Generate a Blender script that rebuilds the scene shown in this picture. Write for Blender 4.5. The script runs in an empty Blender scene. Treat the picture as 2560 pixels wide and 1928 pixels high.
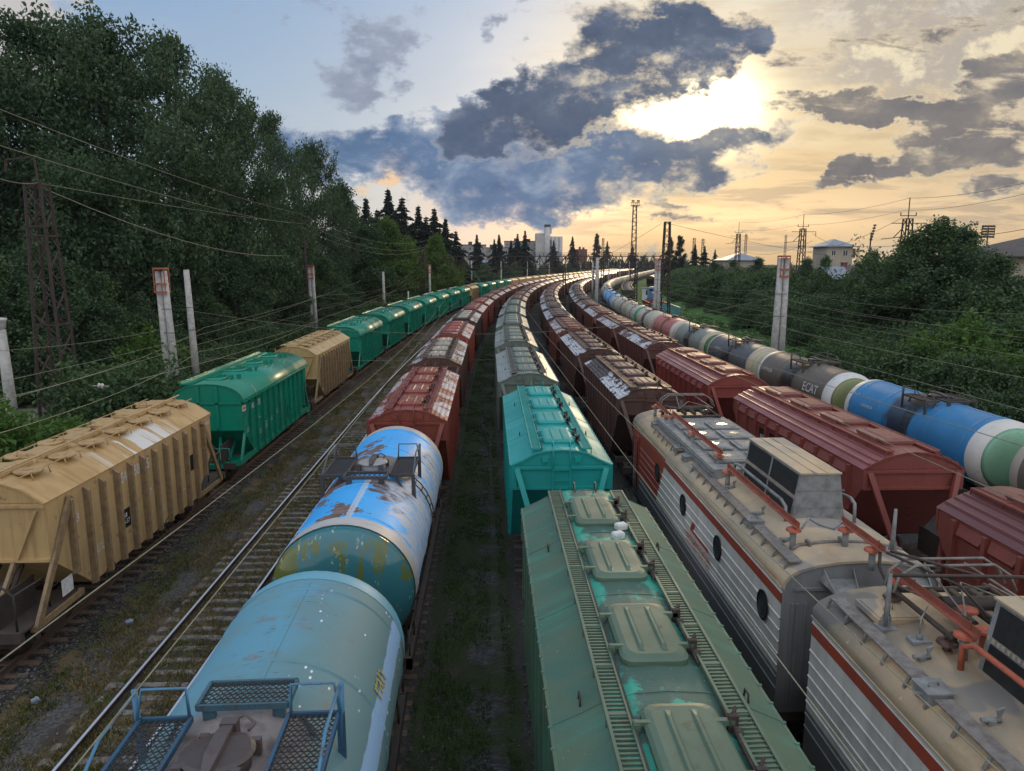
import bpy, math, random
import numpy as np
from mathutils import Vector, Matrix
rnd = random.Random(7)
sc = bpy.context.scene
COL = sc.collection
PI = math.pi

# ------------------------------------------------------------------ camera
F_, CX, CY, HC = 1782.0, 1280.0, 964.0, 10.2
TH = math.atan((CY - 655.0) / F_)
YAW = math.atan((CX - 1222.0) * math.cos(TH) / F_)
cam_d = bpy.data.cameras.new('camera')
cam = bpy.data.objects.new('camera', cam_d)
COL.objects.link(cam)
cam_d.sensor_width = 36.0
cam_d.lens = 36.0 * F_ / 2560.0
cam_d.clip_start = 0.1
cam_d.clip_end = 6000.0
cam.location = (0, 0, HC)
cam.rotation_euler = (PI / 2 - TH, 0, -YAW)
sc.camera = cam


def ray(xv, yv):
    """direction of a photograph pixel (2212 px wide view) in world axes"""
    u = xv * 1.1573 - CX
    v = yv * 1.1573 - CY
    dx, dy, dz = u, -v * math.sin(TH) + F_ * math.cos(TH), -v * math.cos(TH) - F_ * math.sin(TH)
    c, s = math.cos(YAW), math.sin(YAW)
    return Vector((dx * c + dy * s, -dx * s + dy * c, dz))


def at(xv, yv, Y):
    d = ray(xv, yv)
    t = Y / d.y
    return Vector((d.x * t, Y, HC + d.z * t))


def atz(xv, yv, z):
    d = ray(xv, yv)
    t = (z - HC) / d.z
    return Vector((d.x * t, d.y * t, z))


# ------------------------------------------------------------------ curved yard
R0, L0, PHI = 980.0, 45.0, 0.272


def path(l, off):
    if off > 0:
        off = off + 0.011 * max(0.0, 45.0 - l)
    r = R0 - off
    if l < L0:
        return Vector((off, l, 0)), 0.0
    a = (l - L0) / r
    if a <= PHI:
        return Vector((R0 - r * math.cos(a), L0 + r * math.sin(a), 0)), a
    e = l - L0 - PHI * r
    return Vector((R0 - r * math.cos(PHI) + e * math.sin(PHI), L0 + r * math.sin(PHI) + e * math.cos(PHI), 0)), PHI


# ------------------------------------------------------------------ mesh builder
class MB:
    def __init__(self):
        self.v = []
        self.f = []
        self.m = []
        self.s = []

    def add(self, vs, fs, mat=0, smooth=False):
        o = len(self.v)
        self.v.extend([tuple(p) for p in vs])
        for f in fs:
            self.f.append(tuple(i + o for i in f))
            self.m.append(mat)
            self.s.append(smooth)

    def box(self, x0, x1, y0, y1, z0, z1, mat=0):
        vs = [(x0, y0, z0), (x1, y0, z0), (x1, y1, z0), (x0, y1, z0), (x0, y0, z1), (x1, y0, z1), (x1, y1, z1), (x0, y1, z1)]
        self.add(vs, [(0, 3, 2, 1), (4, 5, 6, 7), (0, 1, 5, 4), (1, 2, 6, 5), (2, 3, 7, 6), (3, 0, 4, 7)], mat)

    def beam(self, a, b, w, h, mat=0, up=(0, 0, 1)):
        a, b = Vector(a), Vector(b)
        d = (b - a).normalized()
        u = Vector(up)
        s = d.cross(u)
        if s.length < 1e-4:
            s = d.cross(Vector((0, 1, 0)))
        s.normalize()
        u = s.cross(d)
        s, u = s * w / 2, u * h / 2
        vs = [a - s - u, a + s - u, a + s + u, a - s + u, b - s - u, b + s - u, b + s + u, b - s + u]
        self.add(vs, [(3, 2, 1, 0), (4, 5, 6, 7), (0, 1, 5, 4), (1, 2, 6, 5), (2, 3, 7, 6), (3, 0, 4, 7)], mat)

    def tube(self, pts, r, n=6, mat=0, cap=True, smooth=True):
        pts = [Vector(p) for p in pts]
        k = len(pts)
        rs = r if isinstance(r, (list, tuple)) else [r] * k
        vs = []
        ref = None
        for i, p in enumerate(pts):
            d = (pts[min(i + 1, k - 1)] - pts[max(i - 1, 0)])
            if d.length < 1e-9:
                d = Vector((0, 0, 1))
            d.normalize()
            if ref is None:
                ref = Vector((0, 0, 1)) if abs(d.z) < 0.9 else Vector((1, 0, 0))
            s = d.cross(ref).normalized()
            u = s.cross(d)
            ref = u
            for j in range(n):
                a = 2 * PI * j / n
                vs.append(p + s * (rs[i] * math.cos(a)) + u * (rs[i] * math.sin(a)))
        fs = []
        for i in range(k - 1):
            for j in range(n):
                j2 = (j + 1) % n
                fs.append((i * n + j, i * n + j2, (i + 1) * n + j2, (i + 1) * n + j))
        self.add(vs, fs, mat, smooth)
        if cap:
            o = len(self.v) - len(vs)
            self.f.append(tuple(o + j for j in range(n - 1, -1, -1)))
            self.f.append(tuple(o + (k - 1) * n + j for j in range(n)))
            self.m += [mat, mat]
            self.s += [False, False]

    def cyl(self, a, b, r, n=12, mat=0, r2=None, smooth=True):
        self.tube([a, b], [r, r if r2 is None else r2], n, mat, True, smooth)

    def loft(self, rings, mat=0, closed=True, caps=True, smooth=False):
        n = len(rings[0])
        vs = [p for r in rings for p in r]
        fs = []
        for i in range(len(rings) - 1):
            for j in range(n if closed else n - 1):
                j2 = (j + 1) % n
                fs.append((i * n + j, i * n + j2, (i + 1) * n + j2, (i + 1) * n + j))
        self.add(vs, fs, mat, smooth)
        if caps and closed:
            o = len(self.v) - len(vs)
            self.f.append(tuple(o + j for j in range(n - 1, -1, -1)))
            self.f.append(tuple(o + (len(rings) - 1) * n + j for j in range(n)))
            self.m += [mat, mat]
            self.s += [False, False]

    def poly(self, pts, mat=0):
        self.add(pts, [tuple(range(len(pts)))], mat)

    def plate(self, pts, th, mat=0):
        """polygon given as points, thickened by vector th"""
        n = len(pts)
        t = Vector(th)
        vs = [Vector(p) for p in pts] + [Vector(p) + t for p in pts]
        fs = [tuple(range(n - 1, -1, -1)), tuple(range(n, 2 * n))]
        for j in range(n):
            j2 = (j + 1) % n
            fs.append((j, j2, n + j2, n + j))
        self.add(vs, fs, mat)

    def mesh(self, name):
        me = bpy.data.meshes.new(name)
        me.from_pydata(self.v, [], self.f)
        me.polygons.foreach_set('material_index', self.m)
        me.polygons.foreach_set('use_smooth', self.s)
        me.update()
        return me

    def build(self, name, mats, parent=None, color=None, fix=True):
        me = self.mesh(name)
        if not isinstance(mats, (list, tuple)):
            mats = [mats]
        for m in mats:
            me.materials.append(m)
        if fix:
            import bmesh
            bm = bmesh.new()
            bm.from_mesh(me)
            bmesh.ops.recalc_face_normals(bm, faces=bm.faces[:])
            bm.to_mesh(me)
            bm.free()
        o = bpy.data.objects.new(name, me)
        COL.objects.link(o)
        if parent is not None:
            o.parent = parent
        if color is not None:
            o.color = color
        return o


def tag(o, label=None, cat=None, group=None, kind=None):
    if label:
        o['label'] = label
    if cat:
        o['category'] = cat
    if group:
        o['group'] = group
    if kind:
        o['kind'] = kind
    return o


def empty(name, loc=(0, 0, 0), rz=0.0):
    o = bpy.data.objects.new(name, None)
    o.empty_display_size = 0.3
    COL.objects.link(o)
    o.location = loc
    o.rotation_euler = (0, 0, rz)
    return o


KIDS = {}


def copy_tree(o, parent=None):
    c = o.copy()
    COL.objects.link(c)
    if parent is not None:
        c.parent = parent
    for ch in list(o.children):
        copy_tree(ch, c)
    return c


def recolor(o, fn):
    for ch in o.children:
        c = fn(ch.name.split('.')[0])
        if c is not None:
            ch.color = c
        recolor(ch, fn)


def text_part(body, size, M, mat, parent, name='lettering', sx=1.0, width=None):
    """flat lettering from a font curve, placed with matrix M in the parent's space"""
    cu = bpy.data.curves.new('txt', 'FONT')
    cu.body = body
    cu.size = size
    cu.align_x = 'CENTER'
    cu.align_y = 'CENTER'
    cu.extrude = 0.002
    cu.resolution_u = 3
    to = bpy.data.objects.new('txt', cu)
    COL.objects.link(to)
    bpy.context.view_layer.update()
    me = bpy.data.meshes.new_from_object(to.evaluated_get(bpy.context.evaluated_depsgraph_get()))
    bpy.data.objects.remove(to)
    bpy.data.curves.remove(cu)
    me.name = name
    if width:
        xs = [q.co.x for q in me.vertices]
        sx = width / (max(xs) - min(xs))
    me.transform(M @ Matrix.Diagonal((sx, 1, 1, 1)))
    me.materials.clear()
    me.materials.append(mat)
    o = bpy.data.objects.new(name, me)
    COL.objects.link(o)
    o.parent = parent
    return o


def frame(origin, xdir, ydir):
    x = Vector(xdir).normalized()
    y = Vector(ydir).normalized()
    z = x.cross(y).normalized()
    y = z.cross(x)
    m = Matrix((x, y, z)).transposed().to_4x4()
    m.translation = Vector(origin)
    return m


# ------------------------------------------------------------------ shader helpers
class NT:
    def __init__(self, tree):
        self.t = tree
        tree.nodes.clear()

    def n(self, typ, ins=None, **props):
        nd = self.t.nodes.new('ShaderNode' + typ)
        for k, v in props.items():
            setattr(nd, k, v)
        for k, v in (ins or {}).items():
            s = nd.inputs[k]
            if isinstance(v, bpy.types.NodeSocket):
                self.t.links.new(v, s)
            else:
                s.default_value = v
        return nd

    def math(self, op, a, b=0.0, c=0.0, clamp=False):
        return self.n('Math', {0: a, 1: b, 2: c}, operation=op, use_clamp=clamp).outputs[0]

    def mix(self, f, a, b, blend='MIX'):
        nd = self.n('Mix', {0: f, 6: a, 7: b}, data_type='RGBA', blend_type=blend)
        return nd.outputs[2]

    def fmix(self, f, a, b):
        return self.n('Mix', {0: f, 2: a, 3: b}, data_type='FLOAT').outputs[0]

    def noise(self, vec, scale, detail=4.0, rough=0.55, dist=0.0):
        return self.n('TexNoise', {'Vector': vec, 'Scale': scale, 'Detail': detail, 'Roughness': rough, 'Distortion': dist}).outputs[0]

    def vor(self, vec, scale, feature='F1', out=0):
        return self.n('TexVoronoi', {'Vector': vec, 'Scale': scale}, feature=feature).outputs[out]

    def sm(self, x, a, b, lo=0.0, hi=1.0):
        return self.n('MapRange', {0: x, 1: a, 2: b, 3: lo, 4: hi}, interpolation_type='SMOOTHSTEP').outputs[0]

    def lin(self, x, a, b, lo=0.0, hi=1.0):
        return self.n('MapRange', {0: x, 1: a, 2: b, 3: lo, 4: hi}).outputs[0]

    def vscale(self, vec, s):
        return self.n('VectorMath', {0: vec, 1: s}, operation='MULTIPLY').outputs[0]

    def vadd(self, a, b):
        return self.n('VectorMath', {0: a, 1: b}, operation='ADD').outputs[0]

    def xyz(self, v):
        return self.n('SeparateXYZ', {0: v}).outputs

    def comb(self, x, y, z):
        return self.n('CombineXYZ', {0: x, 1: y, 2: z}).outputs[0]

    def bump(self, h, strength=0.3, dist=0.02):
        return self.n('Bump', {'Height': h, 'Strength': strength, 'Distance': dist}).outputs[0]

    def rgb(self, c):
        return self.n('RGB').outputs[0] if c is None else self._rgb(c)

    def _rgb(self, c):
        nd = self.n('RGB')
        nd.outputs[0].default_value = (*c, 1)
        return nd.outputs[0]


def C(*c):
    return (c[0], c[1], c[2], 1.0)


def s2l(r, g, b):
    f = lambda x: (x / 12.92 if x <= 0.04045 else ((x + 0.055) / 1.055) ** 2.4)
    return (f(r / 255), f(g / 255), f(b / 255))


MATS = {}


def material(name, fn):
    m = bpy.data.materials.new(name)
    m.use_nodes = True
    t = NT(m.node_tree)
    out = t.n('OutputMaterial')
    res = fn(t)
    t.t.links.new(res, out.inputs[0])
    MATS[name] = m
    return m


def bsdf(t, col, rough=0.5, metal=0.0, normal=None, spec=0.5, **kw):
    ins = {'Base Color': col, 'Roughness': rough, 'Metallic': metal, 'Specular IOR Level': spec}
    if normal is not None:
        ins['Normal'] = normal
    ins.update(kw)
    return t.n('BsdfPrincipled', ins).outputs[0]


def obj_vec(t):
    tc = t.n('TexCoord').outputs['Object']
    oi = t.n('ObjectInfo')
    off = t.math('MULTIPLY', oi.outputs['Random'], 91.7)
    return tc, t.vadd(tc, t.comb(off, off, off)), oi


def paint_fn(wear=1.0, rough=0.45, rust=(0.10, 0.045, 0.025), patch=None):
    def fn(t):
        tc, v, oi = obj_vec(t)
        col = oi.outputs['Color']
        al = oi.outputs['Alpha']
        big = t.noise(v, 0.55, 3)
        col = t.mix(t.sm(big, 0.3, 0.7, 0.0, 0.35), col, t.mix(1.0, col, C(0.55, 0.52, 0.5), 'MULTIPLY'))
        st = t.noise(t.vscale(v, (5.0, 5.0, 0.35)), 1.0, 5, 0.6)
        dirt = t.math('MULTIPLY', t.sm(st, 0.48, 0.75), t.math('MULTIPLY', al, 0.75 * wear))
        col = t.mix(dirt, col, t.mix(0.6, t.mix(1.0, col, C(0.35, 0.3, 0.27), 'MULTIPLY'), C(*rust)))
        ru = t.noise(v, 2.3, 8, 0.65)
        rm = t.math('MULTIPLY', t.sm(ru, 0.60, 0.68), t.math('MULTIPLY', al, wear))
        col = t.mix(rm, col, C(*rust))
        fine = t.noise(v, 38.0, 3)
        col = t.mix(t.math('MULTIPLY', t.sm(fine, 0.55, 0.8), 0.25), col, C(0.12, 0.10, 0.085))
        if patch is not None:
            pn = t.noise(t.vscale(v, (0.8, 0.45, 0.8)), 1.0, 4, 0.6, 0.4)
            ax = t.math('ABSOLUTE', t.xyz(tc)[0])
            pn = t.math('ADD', pn, t.sm(ax, 0.6, 1.0, -0.07, 0.06))
            pn = t.math('ADD', pn, t.math('MULTIPLY', t.math('SUBTRACT', oi.outputs['Random'], .5), .12))
            pm = t.sm(pn, 0.525, 0.56)
            ov = t.vor(t.vscale(v, (1.9, 1.5, 1.0)), 1.15)
            pm = t.math('MULTIPLY', pm, t.sm(ov, 0.26, 0.33))
            fl = t.noise(v, 9.0, 5, 0.7)
            pm = t.math('MULTIPLY', pm, t.sm(fl, 0.36, 0.46))
            pm = t.math('MULTIPLY', pm, t.math('MULTIPLY', al, patch[1], clamp=True))
            col = t.mix(pm, col, C(*patch[0]))
            rg = t.fmix(pm, rough, 0.3)
        else:
            rg = t.math('ADD', t.math('MULTIPLY', rm, 0.35), t.sm(big, 0.2, 0.8, rough - 0.08, rough + 0.12))
        bm = t.bump(t.math('ADD', t.math('MULTIPLY', big, 1.5), t.math('MULTIPLY', ru, 0.4)), 0.25, 0.02)
        return bsdf(t, col, rg, 0.0, bm)
    return fn


PAINT = material('wagon_paint', paint_fn())
ROOF = material('weathered_roof', paint_fn(0.8, 0.46, (0.05, 0.03, 0.025), ((0.56, 0.57, 0.60), 1.0)))
CEMROOF = material('red_roof_sheet', paint_fn(0.5, 0.34))
GLOSS = material('gloss_paint', paint_fn(0.35, 0.27))
PIPE = material('fitting_paint', paint_fn(1.2, 0.5))


def plain(name, c, rough=0.6, metal=0.0, var=0.35, scale=6.0, c2=None, spec=0.5):
    def fn(t):
        tc, v, oi = obj_vec(t)
        a = t.noise(v, scale, 6, 0.65)
        d = c2 if c2 is not None else tuple(x * (1 - var) * 0.6 for x in c)
        col = t.mix(t.sm(a, 0.35, 0.7), C(*c), C(*d))
        return bsdf(t, col, rough, metal, t.bump(a, 0.2, 0.01), spec)
    return material(name, fn)


UNDER = plain('underframe_grime', (0.035, 0.028, 0.024), 0.75, c2=(0.06, 0.04, 0.03))
WHEEL = plain('wheel_steel', (0.05, 0.04, 0.035), 0.6, 0.3, c2=(0.09, 0.055, 0.035))
DARK = plain('dark_grating', (0.018, 0.017, 0.017), 0.6)
WHITE = plain('white_lettering', (0.62, 0.62, 0.60), 0.6, c2=(0.45, 0.45, 0.43))
BLACKP = plain('black_panel', (0.012, 0.012, 0.013), 0.5)
REDM = plain('red_lettering', (0.45, 0.06, 0.03), 0.5, c2=(0.36, 0.07, 0.04))
CONC = plain('pole_concrete', (0.42, 0.40, 0.37), 0.85, scale=3.0, c2=(0.26, 0.25, 0.235))
RUSTM = plain('rusty_lattice_steel', (0.07, 0.05, 0.043), 0.8, c2=(0.035, 0.028, 0.026), spec=.25)
ORANGE = plain('orange_red_primer', (0.42, 0.095, 0.045), 0.6, c2=(0.26, 0.07, 0.04))
CERAM = plain('insulator_ceramic', (0.55, 0.53, 0.52), 0.25, c2=(0.4, 0.38, 0.37))
BROWNC = plain('brown_insulator', (0.10, 0.05, 0.04), 0.3)
WIREM = plain('wire_copper_grey', (0.27, 0.26, 0.19), 0.85, 0.0, c2=(0.18, 0.17, 0.12), spec=.1)
GALV = plain('galvanised_grey', (0.25, 0.255, 0.25), 0.7, 0.0, scale=4.0, c2=(0.15, 0.15, 0.145), spec=.2)
RIBT = plain('darker_tan_rib', (0.25, 0.17, 0.085), 0.6, scale=5.0, c2=(0.15, 0.10, 0.06))  # ribs and struts a darker brown than the tan body
GLASS = plain('dark_glass', (0.02, 0.023, 0.025), 0.08)
# ------------------------------------------------------------------ wagons
def bogie_mesh(detail):
    b = MB()
    for sx in (-1, 1):
        x = sx * 1.02
        # side frame, bowed
        b.loft([[(x - .07, y, z0), (x + .07, y, z0), (x + .07, y, z1), (x - .07, y, z1)] for y, z0, z1 in
                ((-1.25, .62, .78), (-.75, .60, .86), (-.35, .38, .92), (.35, .38, .92), (.75, .60, .86), (1.25, .62, .78))], 0)
        for y in (-.93, .93):
            b.box(x - .1, x + .12, y - .16, y + .16, .48, .74, 0)
            b.cyl((x + sx * .1, y, .6), (x + sx * .17, y, .6), .1, 8, 0)
        for dy in (-.17, .17):
            if detail:
                pts = [(x + .02 + .07 * math.cos(k * 1.2), dy + .07 * math.sin(k * 1.2), .44 + k * .012) for k in range(28)]
                b.tube(pts, .016, 4, 0, False)
            else:
                b.cyl((x, dy, .42), (x, dy, .82), .08, 6, 0)
    b.box(-1.0, 1.0, -.22, .22, .62, .9, 0)
    b.box(-1.0, 1.0, -1.4, -1.32, .5, .62, 0)
    return b


def wheelset_mesh():
    b = MB()
    for sx in (-1, 1):
        rr = [(.70, .40), (.73, .515), (.76, .475), (.86, .475), (.86, .36)]
        n = 20
        b.loft([[(sx * x, r * math.cos(2 * PI * k / n), .655 + r * math.sin(2 * PI * k / n)) for k in range(n)] for x, r in rr], 0, True, True, True)
        b.cyl((sx * .86, 0, .655), (sx * .93, 0, .655), .13, 10, 0)
    b.cyl((-.9, 0, .655), (.9, 0, .655), .08, 8, 0)
    return b


def add_bogies(root, ys, detail):
    bog = None
    for y in ys:
        if bog is None:
            bog = bogie_mesh(detail).build('bogie', UNDER, root)
            b2 = bog
            w0 = None
            for dy in (-.93, .93):
                if w0 is None:
                    w0 = wheelset_mesh().build('wheelset', WHEEL, bog)
                    w0.location = (0, dy, 0)
                else:
                    w = w0.copy(); COL.objects.link(w); w.parent = bog; w.location = (0, dy, 0)
        else:
            b2 = copy_tree(bog, root)
        b2.location = (0, y, 0)


def coupler(b, Lf, mat=0):
    for s in (-1, 1):
        b.box(-.12, .12, min(s * Lf, s * (Lf + .35)), max(s * Lf, s * (Lf + .35)), .95, 1.18, mat)
        b.box(-.2, .2, min(s * (Lf + .35), s * (Lf + .6)), max(s * (Lf + .35), s * (Lf + .6)), .9, 1.22, mat)
        b.tube([(.45, s * Lf, 1.0), (.45, s * (Lf + .25), .8), (.4, s * (Lf + .5), .72)], .028, 5, mat)


def interp(prof, x):
    x = abs(x)
    for (x1, z1), (x0, z0) in zip(prof[:-1], prof[1:]):
        if x0 <= x <= x1:
            return z0 + (z1 - z0) * (x - x0) / (x1 - x0 + 1e-9)
    return prof[0][1]


SPEC = {
    # half roof profile from the eave inwards, half roof length, half width, end panel foot, hopper foot, foot half length
    'grain': dict(prof=[(1.55, 4.10), (1.16, 4.28), (.80, 4.47), (.46, 4.55), (0, 4.58)], L=5.65, W=1.49, zp=3.38, zb=1.15, Lb=3.8),
    'ribbed': dict(prof=[(1.55, 4.10), (1.16, 4.29), (.80, 4.47), (.46, 4.55), (0, 4.58)], L=5.65, W=1.49, zp=3.38, zb=1.15, Lb=3.8),
    'tan': dict(prof=[(1.55, 4.10), (1.0, 4.47), (.46, 4.66), (0, 4.68)], L=5.5, W=1.5, zp=2.55, zb=1.1, Lb=3.7),
    'round': dict(prof=[(1.66, 3.86), (1.64, 3.98), (1.56, 4.16), (1.42, 4.32), (1.2, 4.47), (.85, 4.60), (.45, 4.67), (0, 4.69)], L=5.8, W=1.52, zp=2.55, zb=1.05, Lb=4.2),
    'cement': dict(prof=[(1.58, 4.02), (1.3, 4.2), (.98, 4.35), (.62, 4.47), (.3, 4.54), (0, 4.56)], L=5.75, W=1.53, zp=3.42, zb=1.2, Lb=3.9),
}


def low_z(S, y):
    """lower edge of the side at |y|"""
    y = abs(y)
    if y <= S['Lb']:
        return S['zb']
    return S['zb'] + (S['zp'] - S['zb']) * (y - S['Lb']) / (S['L'] - S['Lb'])


def hatch_mesh(w, l, h, bevel, ridges=True):
    b = MB()
    def ring(ix, z):
        pts = []
        hw, hl = w / 2 - ix, l / 2 - ix
        r = .17
        for cx, cy, a0 in ((hw - r, hl - r, 0), (-hw + r, hl - r, 90), (-hw + r, -hl + r, 180), (hw - r, -hl + r, 270)):
            for k in range(4):
                a = math.radians(a0 + k * 30)
                pts.append((cx + r * math.cos(a), cy + r * math.sin(a), z))
        return pts
    b.loft([ring(.05, -.08), ring(.05, .0), ring(0, .0), ring(0, h * .55), ring(bevel * .35, h * .85), ring(bevel, h)], 0, True, True, False)
    if ridges:
        for x in (-w * .17, w * .17):
            b.loft([[(x - .05, y, h), (x - .02, y, h + k), (x + .02, y, h + k), (x + .05, y, h)] for y, k in ((-l * .38, .005), (-l * .3, .03), (l * .3, .03), (l * .38, .005))], 0, True, True)
        for y in (-l * .27, l * .27):
            b.beam((w / 2 - .12, y, h * .7), (w / 2 + .14, y, h * .7), .07, .07, 0)
            b.beam((-w / 2 + .12, y, h * .7), (-w / 2 - .12, y, h * .7), .06, .06, 0)
            b.box(-w / 2 - .13, -w / 2 - .05, y - .06, y + .06, -.05, h * .8, 0)
    return b


def lock_mesh(w, l, h):
    b = MB()
    for y in (-l * .27, l * .27):
        b.box(w / 2 + .06, w / 2 + .18, y - .035, y + .035, -.06, h + .06, 0)
        b.tube([(w / 2 + .12, y + .05, h), (w / 2 + .2, y + .16, h + .05), (w / 2 + .22, y + .26, -.02)], .022, 5, 0)
        b.cyl((w / 2 + .1, y - .12, .02), (w / 2 + .2, y - .12, .02), .06, 8, 0)
    b.tube([(w / 2 + .1, -l * .5, .03), (w / 2 + .12, l * .5, .03)], .022, 5, 0)
    return b


def walkway_mesh(x0, x1, L, prof, slats):
    b = MB()
    z = max(interp(prof, x0), interp(prof, x1)) + .07
    for x in (x0, x1):
        b.box(x - .02, x + .02, -L, L, z - .03, z + .03, 0)
    n = 10
    for k in range(n + 1):
        y = -L + 2 * L * k / n
        b.box(x0, x1, y - .02, y + .02, z - .025, z + .022, 0)
        xo = x0 if abs(x0) > abs(x1) else x1
        b.box(xo - .015, xo + .015, y - .015, y + .015, interp(prof, xo) - .02, z, 0)
    if slats == 2:
        k = int(2 * L / .085)
        for i in range(k):
            y = -L + (i + .5) * 2 * L / k
            b.box(x0 + .02, x1 - .02, y - .016, y + .016, z - .012, z + .012, 0)
    elif slats == 1:
        for i in range(4):
            x = x0 + (x1 - x0) * (i + .5) / 4
            b.box(x - .018, x + .018, -L, L, z - .012, z + .012, 0)
    else:
        b.box(x0 + .02, x1 - .02, -L, L, z - .01, z + .005, 1)
    return b


def hopper(kind, level, name='hopper_wagon'):
    S = SPEC[kind]
    prof, L, W, zp, zb, Lb = (S[k] for k in ('prof', 'L', 'W', 'zp', 'zb', 'Lb'))
    ze = prof[0][1]
    paint = GLOSS if kind == 'round' else PAINT
    root = empty(name)
    # ---- body shell
    b = MB()
    for s in (-1, 1):
        x = s * W
        b.poly([(x, -L, ze), (x, -L, zp), (x, -Lb, zb), (x, Lb, zb), (x, L, zp), (x, L, ze)])
    arch = [(-x, z) for x, z in prof] + [(x, z) for x, z in reversed(prof[:-1])]
    for s in (-1, 1):
        y = s * L
        b.poly([(-W, y, ze), (-W, y, zp), (W, y, zp), (W, y, ze)])
        b.poly([(x * .985, y, z - .01) for x, z in arch])
        b.poly([(-W, y, zp), (-W, s * Lb, zb), (W, s * Lb, zb), (W, y, zp)])
        y0, y1 = sorted((y, y + s * .07))
        b.box(-W - .02, W + .02, y0, y1, ze - .12, ze - .05)
        b.box(-W, W, y0, y1 - .02 if s > 0 else y1, zp - .04, zp + .04)
        if kind in ('grain', 'ribbed', 'cement'):
            for x in (-1, 1):
                b.box(*sorted((x * (W - .12), x * (W + .02))), *sorted((s * (L - .02), s * (L + .06))), zp, ze - .12)
        if kind in ('grain', 'ribbed'):
            for xx in (-.5, .5):
                b.box(xx - .1, xx + .1, y0, y1 + .01, ze + .1, ze + .26)
        if kind in ('round',):
            for xx in (-.42, .42):
                b.box(xx - .07, xx + .07, y0, y1, zp, prof[-1][1] - .1)
        if kind == 'tan':
            b.box(-.5, -.36, y0, y1, zp, 4.5)
            b.beam((1.3, y + s * .05, ze - .2), (.7, y + s * .05, zp + .05), .12, .08)
            b.beam((-1.3, y + s * .05, ze - .2), (-.7, y + s * .05, zp + .05), .12, .08)
    b.poly([(-W, -Lb, zb), (-W, Lb, zb), (W, Lb, zb), (W, -Lb, zb)])
    nrib = {'grain': 13, 'ribbed': 13, 'tan': 12, 'round': 11, 'cement': 10}[kind]
    rw, rd = {'grain': (.10, .09), 'ribbed': (.10, .09), 'tan': (.11, .17), 'round': (.11, .12), 'cement': (.13, .14)}[kind]
    span = {'grain': L - .06, 'ribbed': L - .06, 'tan': L - .95, 'round': L - 1.0, 'cement': L - .75}[kind]
    ys = [-span + 2 * span * k / (nrib - 1) for k in range(nrib)]
    zt = ze - {'grain': .02, 'ribbed': .02, 'tan': .12, 'round': .12, 'cement': .06}[kind]
    if level < 3:
        for s in (-1, 1):
            for y in ys:
                z0 = low_z(S, y)
                xa, xb = sorted((s * W, s * (W + rd)))
                if kind == 'tan':
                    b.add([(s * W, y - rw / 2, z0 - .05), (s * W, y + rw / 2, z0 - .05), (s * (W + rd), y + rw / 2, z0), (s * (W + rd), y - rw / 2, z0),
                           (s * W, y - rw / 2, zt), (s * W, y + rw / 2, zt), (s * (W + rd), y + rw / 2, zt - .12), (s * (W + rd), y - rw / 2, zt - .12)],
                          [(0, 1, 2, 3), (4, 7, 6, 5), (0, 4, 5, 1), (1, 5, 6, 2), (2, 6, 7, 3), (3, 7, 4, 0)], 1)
                else:
                    b.box(xa, xb, y - rw / 2, y + rw / 2, z0, zt)
            if kind == 'cement' and level < 2:
                for ya, yb in zip(ys[:-1], ys[1:]):
                    zl = max(low_z(S, ya), low_z(S, yb))
                    # pressed pockets: slanted hood above a sunk panel
                    b.add([(s * (W + .012), ya + .1, zt - .05), (s * (W + .012), yb - .1, zt - .05), (s * (W + .13), yb - .16, zt - .3), (s * (W + .13), ya + .16, zt - .3),
                           (s * (W + .012), ya + .16, zt - .42), (s * (W + .012), yb - .16, zt - .42)],
                          [(0, 1, 2, 3), (3, 2, 5, 4), (0, 3, 4), (1, 5, 2)])
                    b.box(*sorted((s * W, s * (W + .05))), ya + .2, yb - .2, zl + .25, zl + .33)
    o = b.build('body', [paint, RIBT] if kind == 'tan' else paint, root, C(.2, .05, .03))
    if kind == 'grain' and level < 3:
        pass
    # ---- roof sheet
    r = MB()
    prof_full = [(-x, z) for x, z in prof] + [(x, z) for x, z in reversed(prof[:-1])]
    th = .035
    loop = [(x, z) for x, z in prof_full] + [(x * .97, z - th) for x, z in reversed(prof_full)]
    Lr = L + .05
    smooth = False
    r.loft([[(x, -Lr, z) for x, z in loop], [(x, Lr, z) for x, z in loop]], 0, True, True, kind == 'round')
    if level < 3:
        if kind == 'grain':
            for k in range(5):
                y = -L + 2 * L * k / 4
                for (xa, za), (xb, zb_) in zip(prof[:-1], prof[1:]):
                    for s in (-1, 1):
                        r.beam((s * xa, y, za + .002), (s * xb, y, zb_ + .002), .025, .014)
            for s in (-1, 1):
                r.box(*sorted((s * 1.53, s * 1.58)), -L, L, prof[0][1] - .05, prof[0][1] + .012)
                for k in range(26):
                    y = -L + .2 + k * .43
                    r.box(*sorted((s * 1.545, s * 1.60)), y - .02, y + .02, prof[0][1] - .02, prof[0][1] + .02)
        if kind == 'ribbed':
            for s in (-1, 1):
                for xx in (1.42, 1.24, 1.06, .9):
                    z = interp(prof, xx)
                    r.loft([[(s * (xx - .035), y, z - .005), (s * (xx - .012), y, z + .035), (s * (xx + .012), y, z + .03), (s * (xx + .035), y, z - .015)] for y in (-L, L)], 0)
            for k in range(7):
                y = -L + 2 * L * k / 6
                for (xa, za), (xb, zb_) in zip(prof[:-2], prof[1:-1]):
                    for s in (-1, 1):
                        r.beam((s * xa, y, za + .004), (s * xb, y, zb_ + .004), .05, .03)
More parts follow.
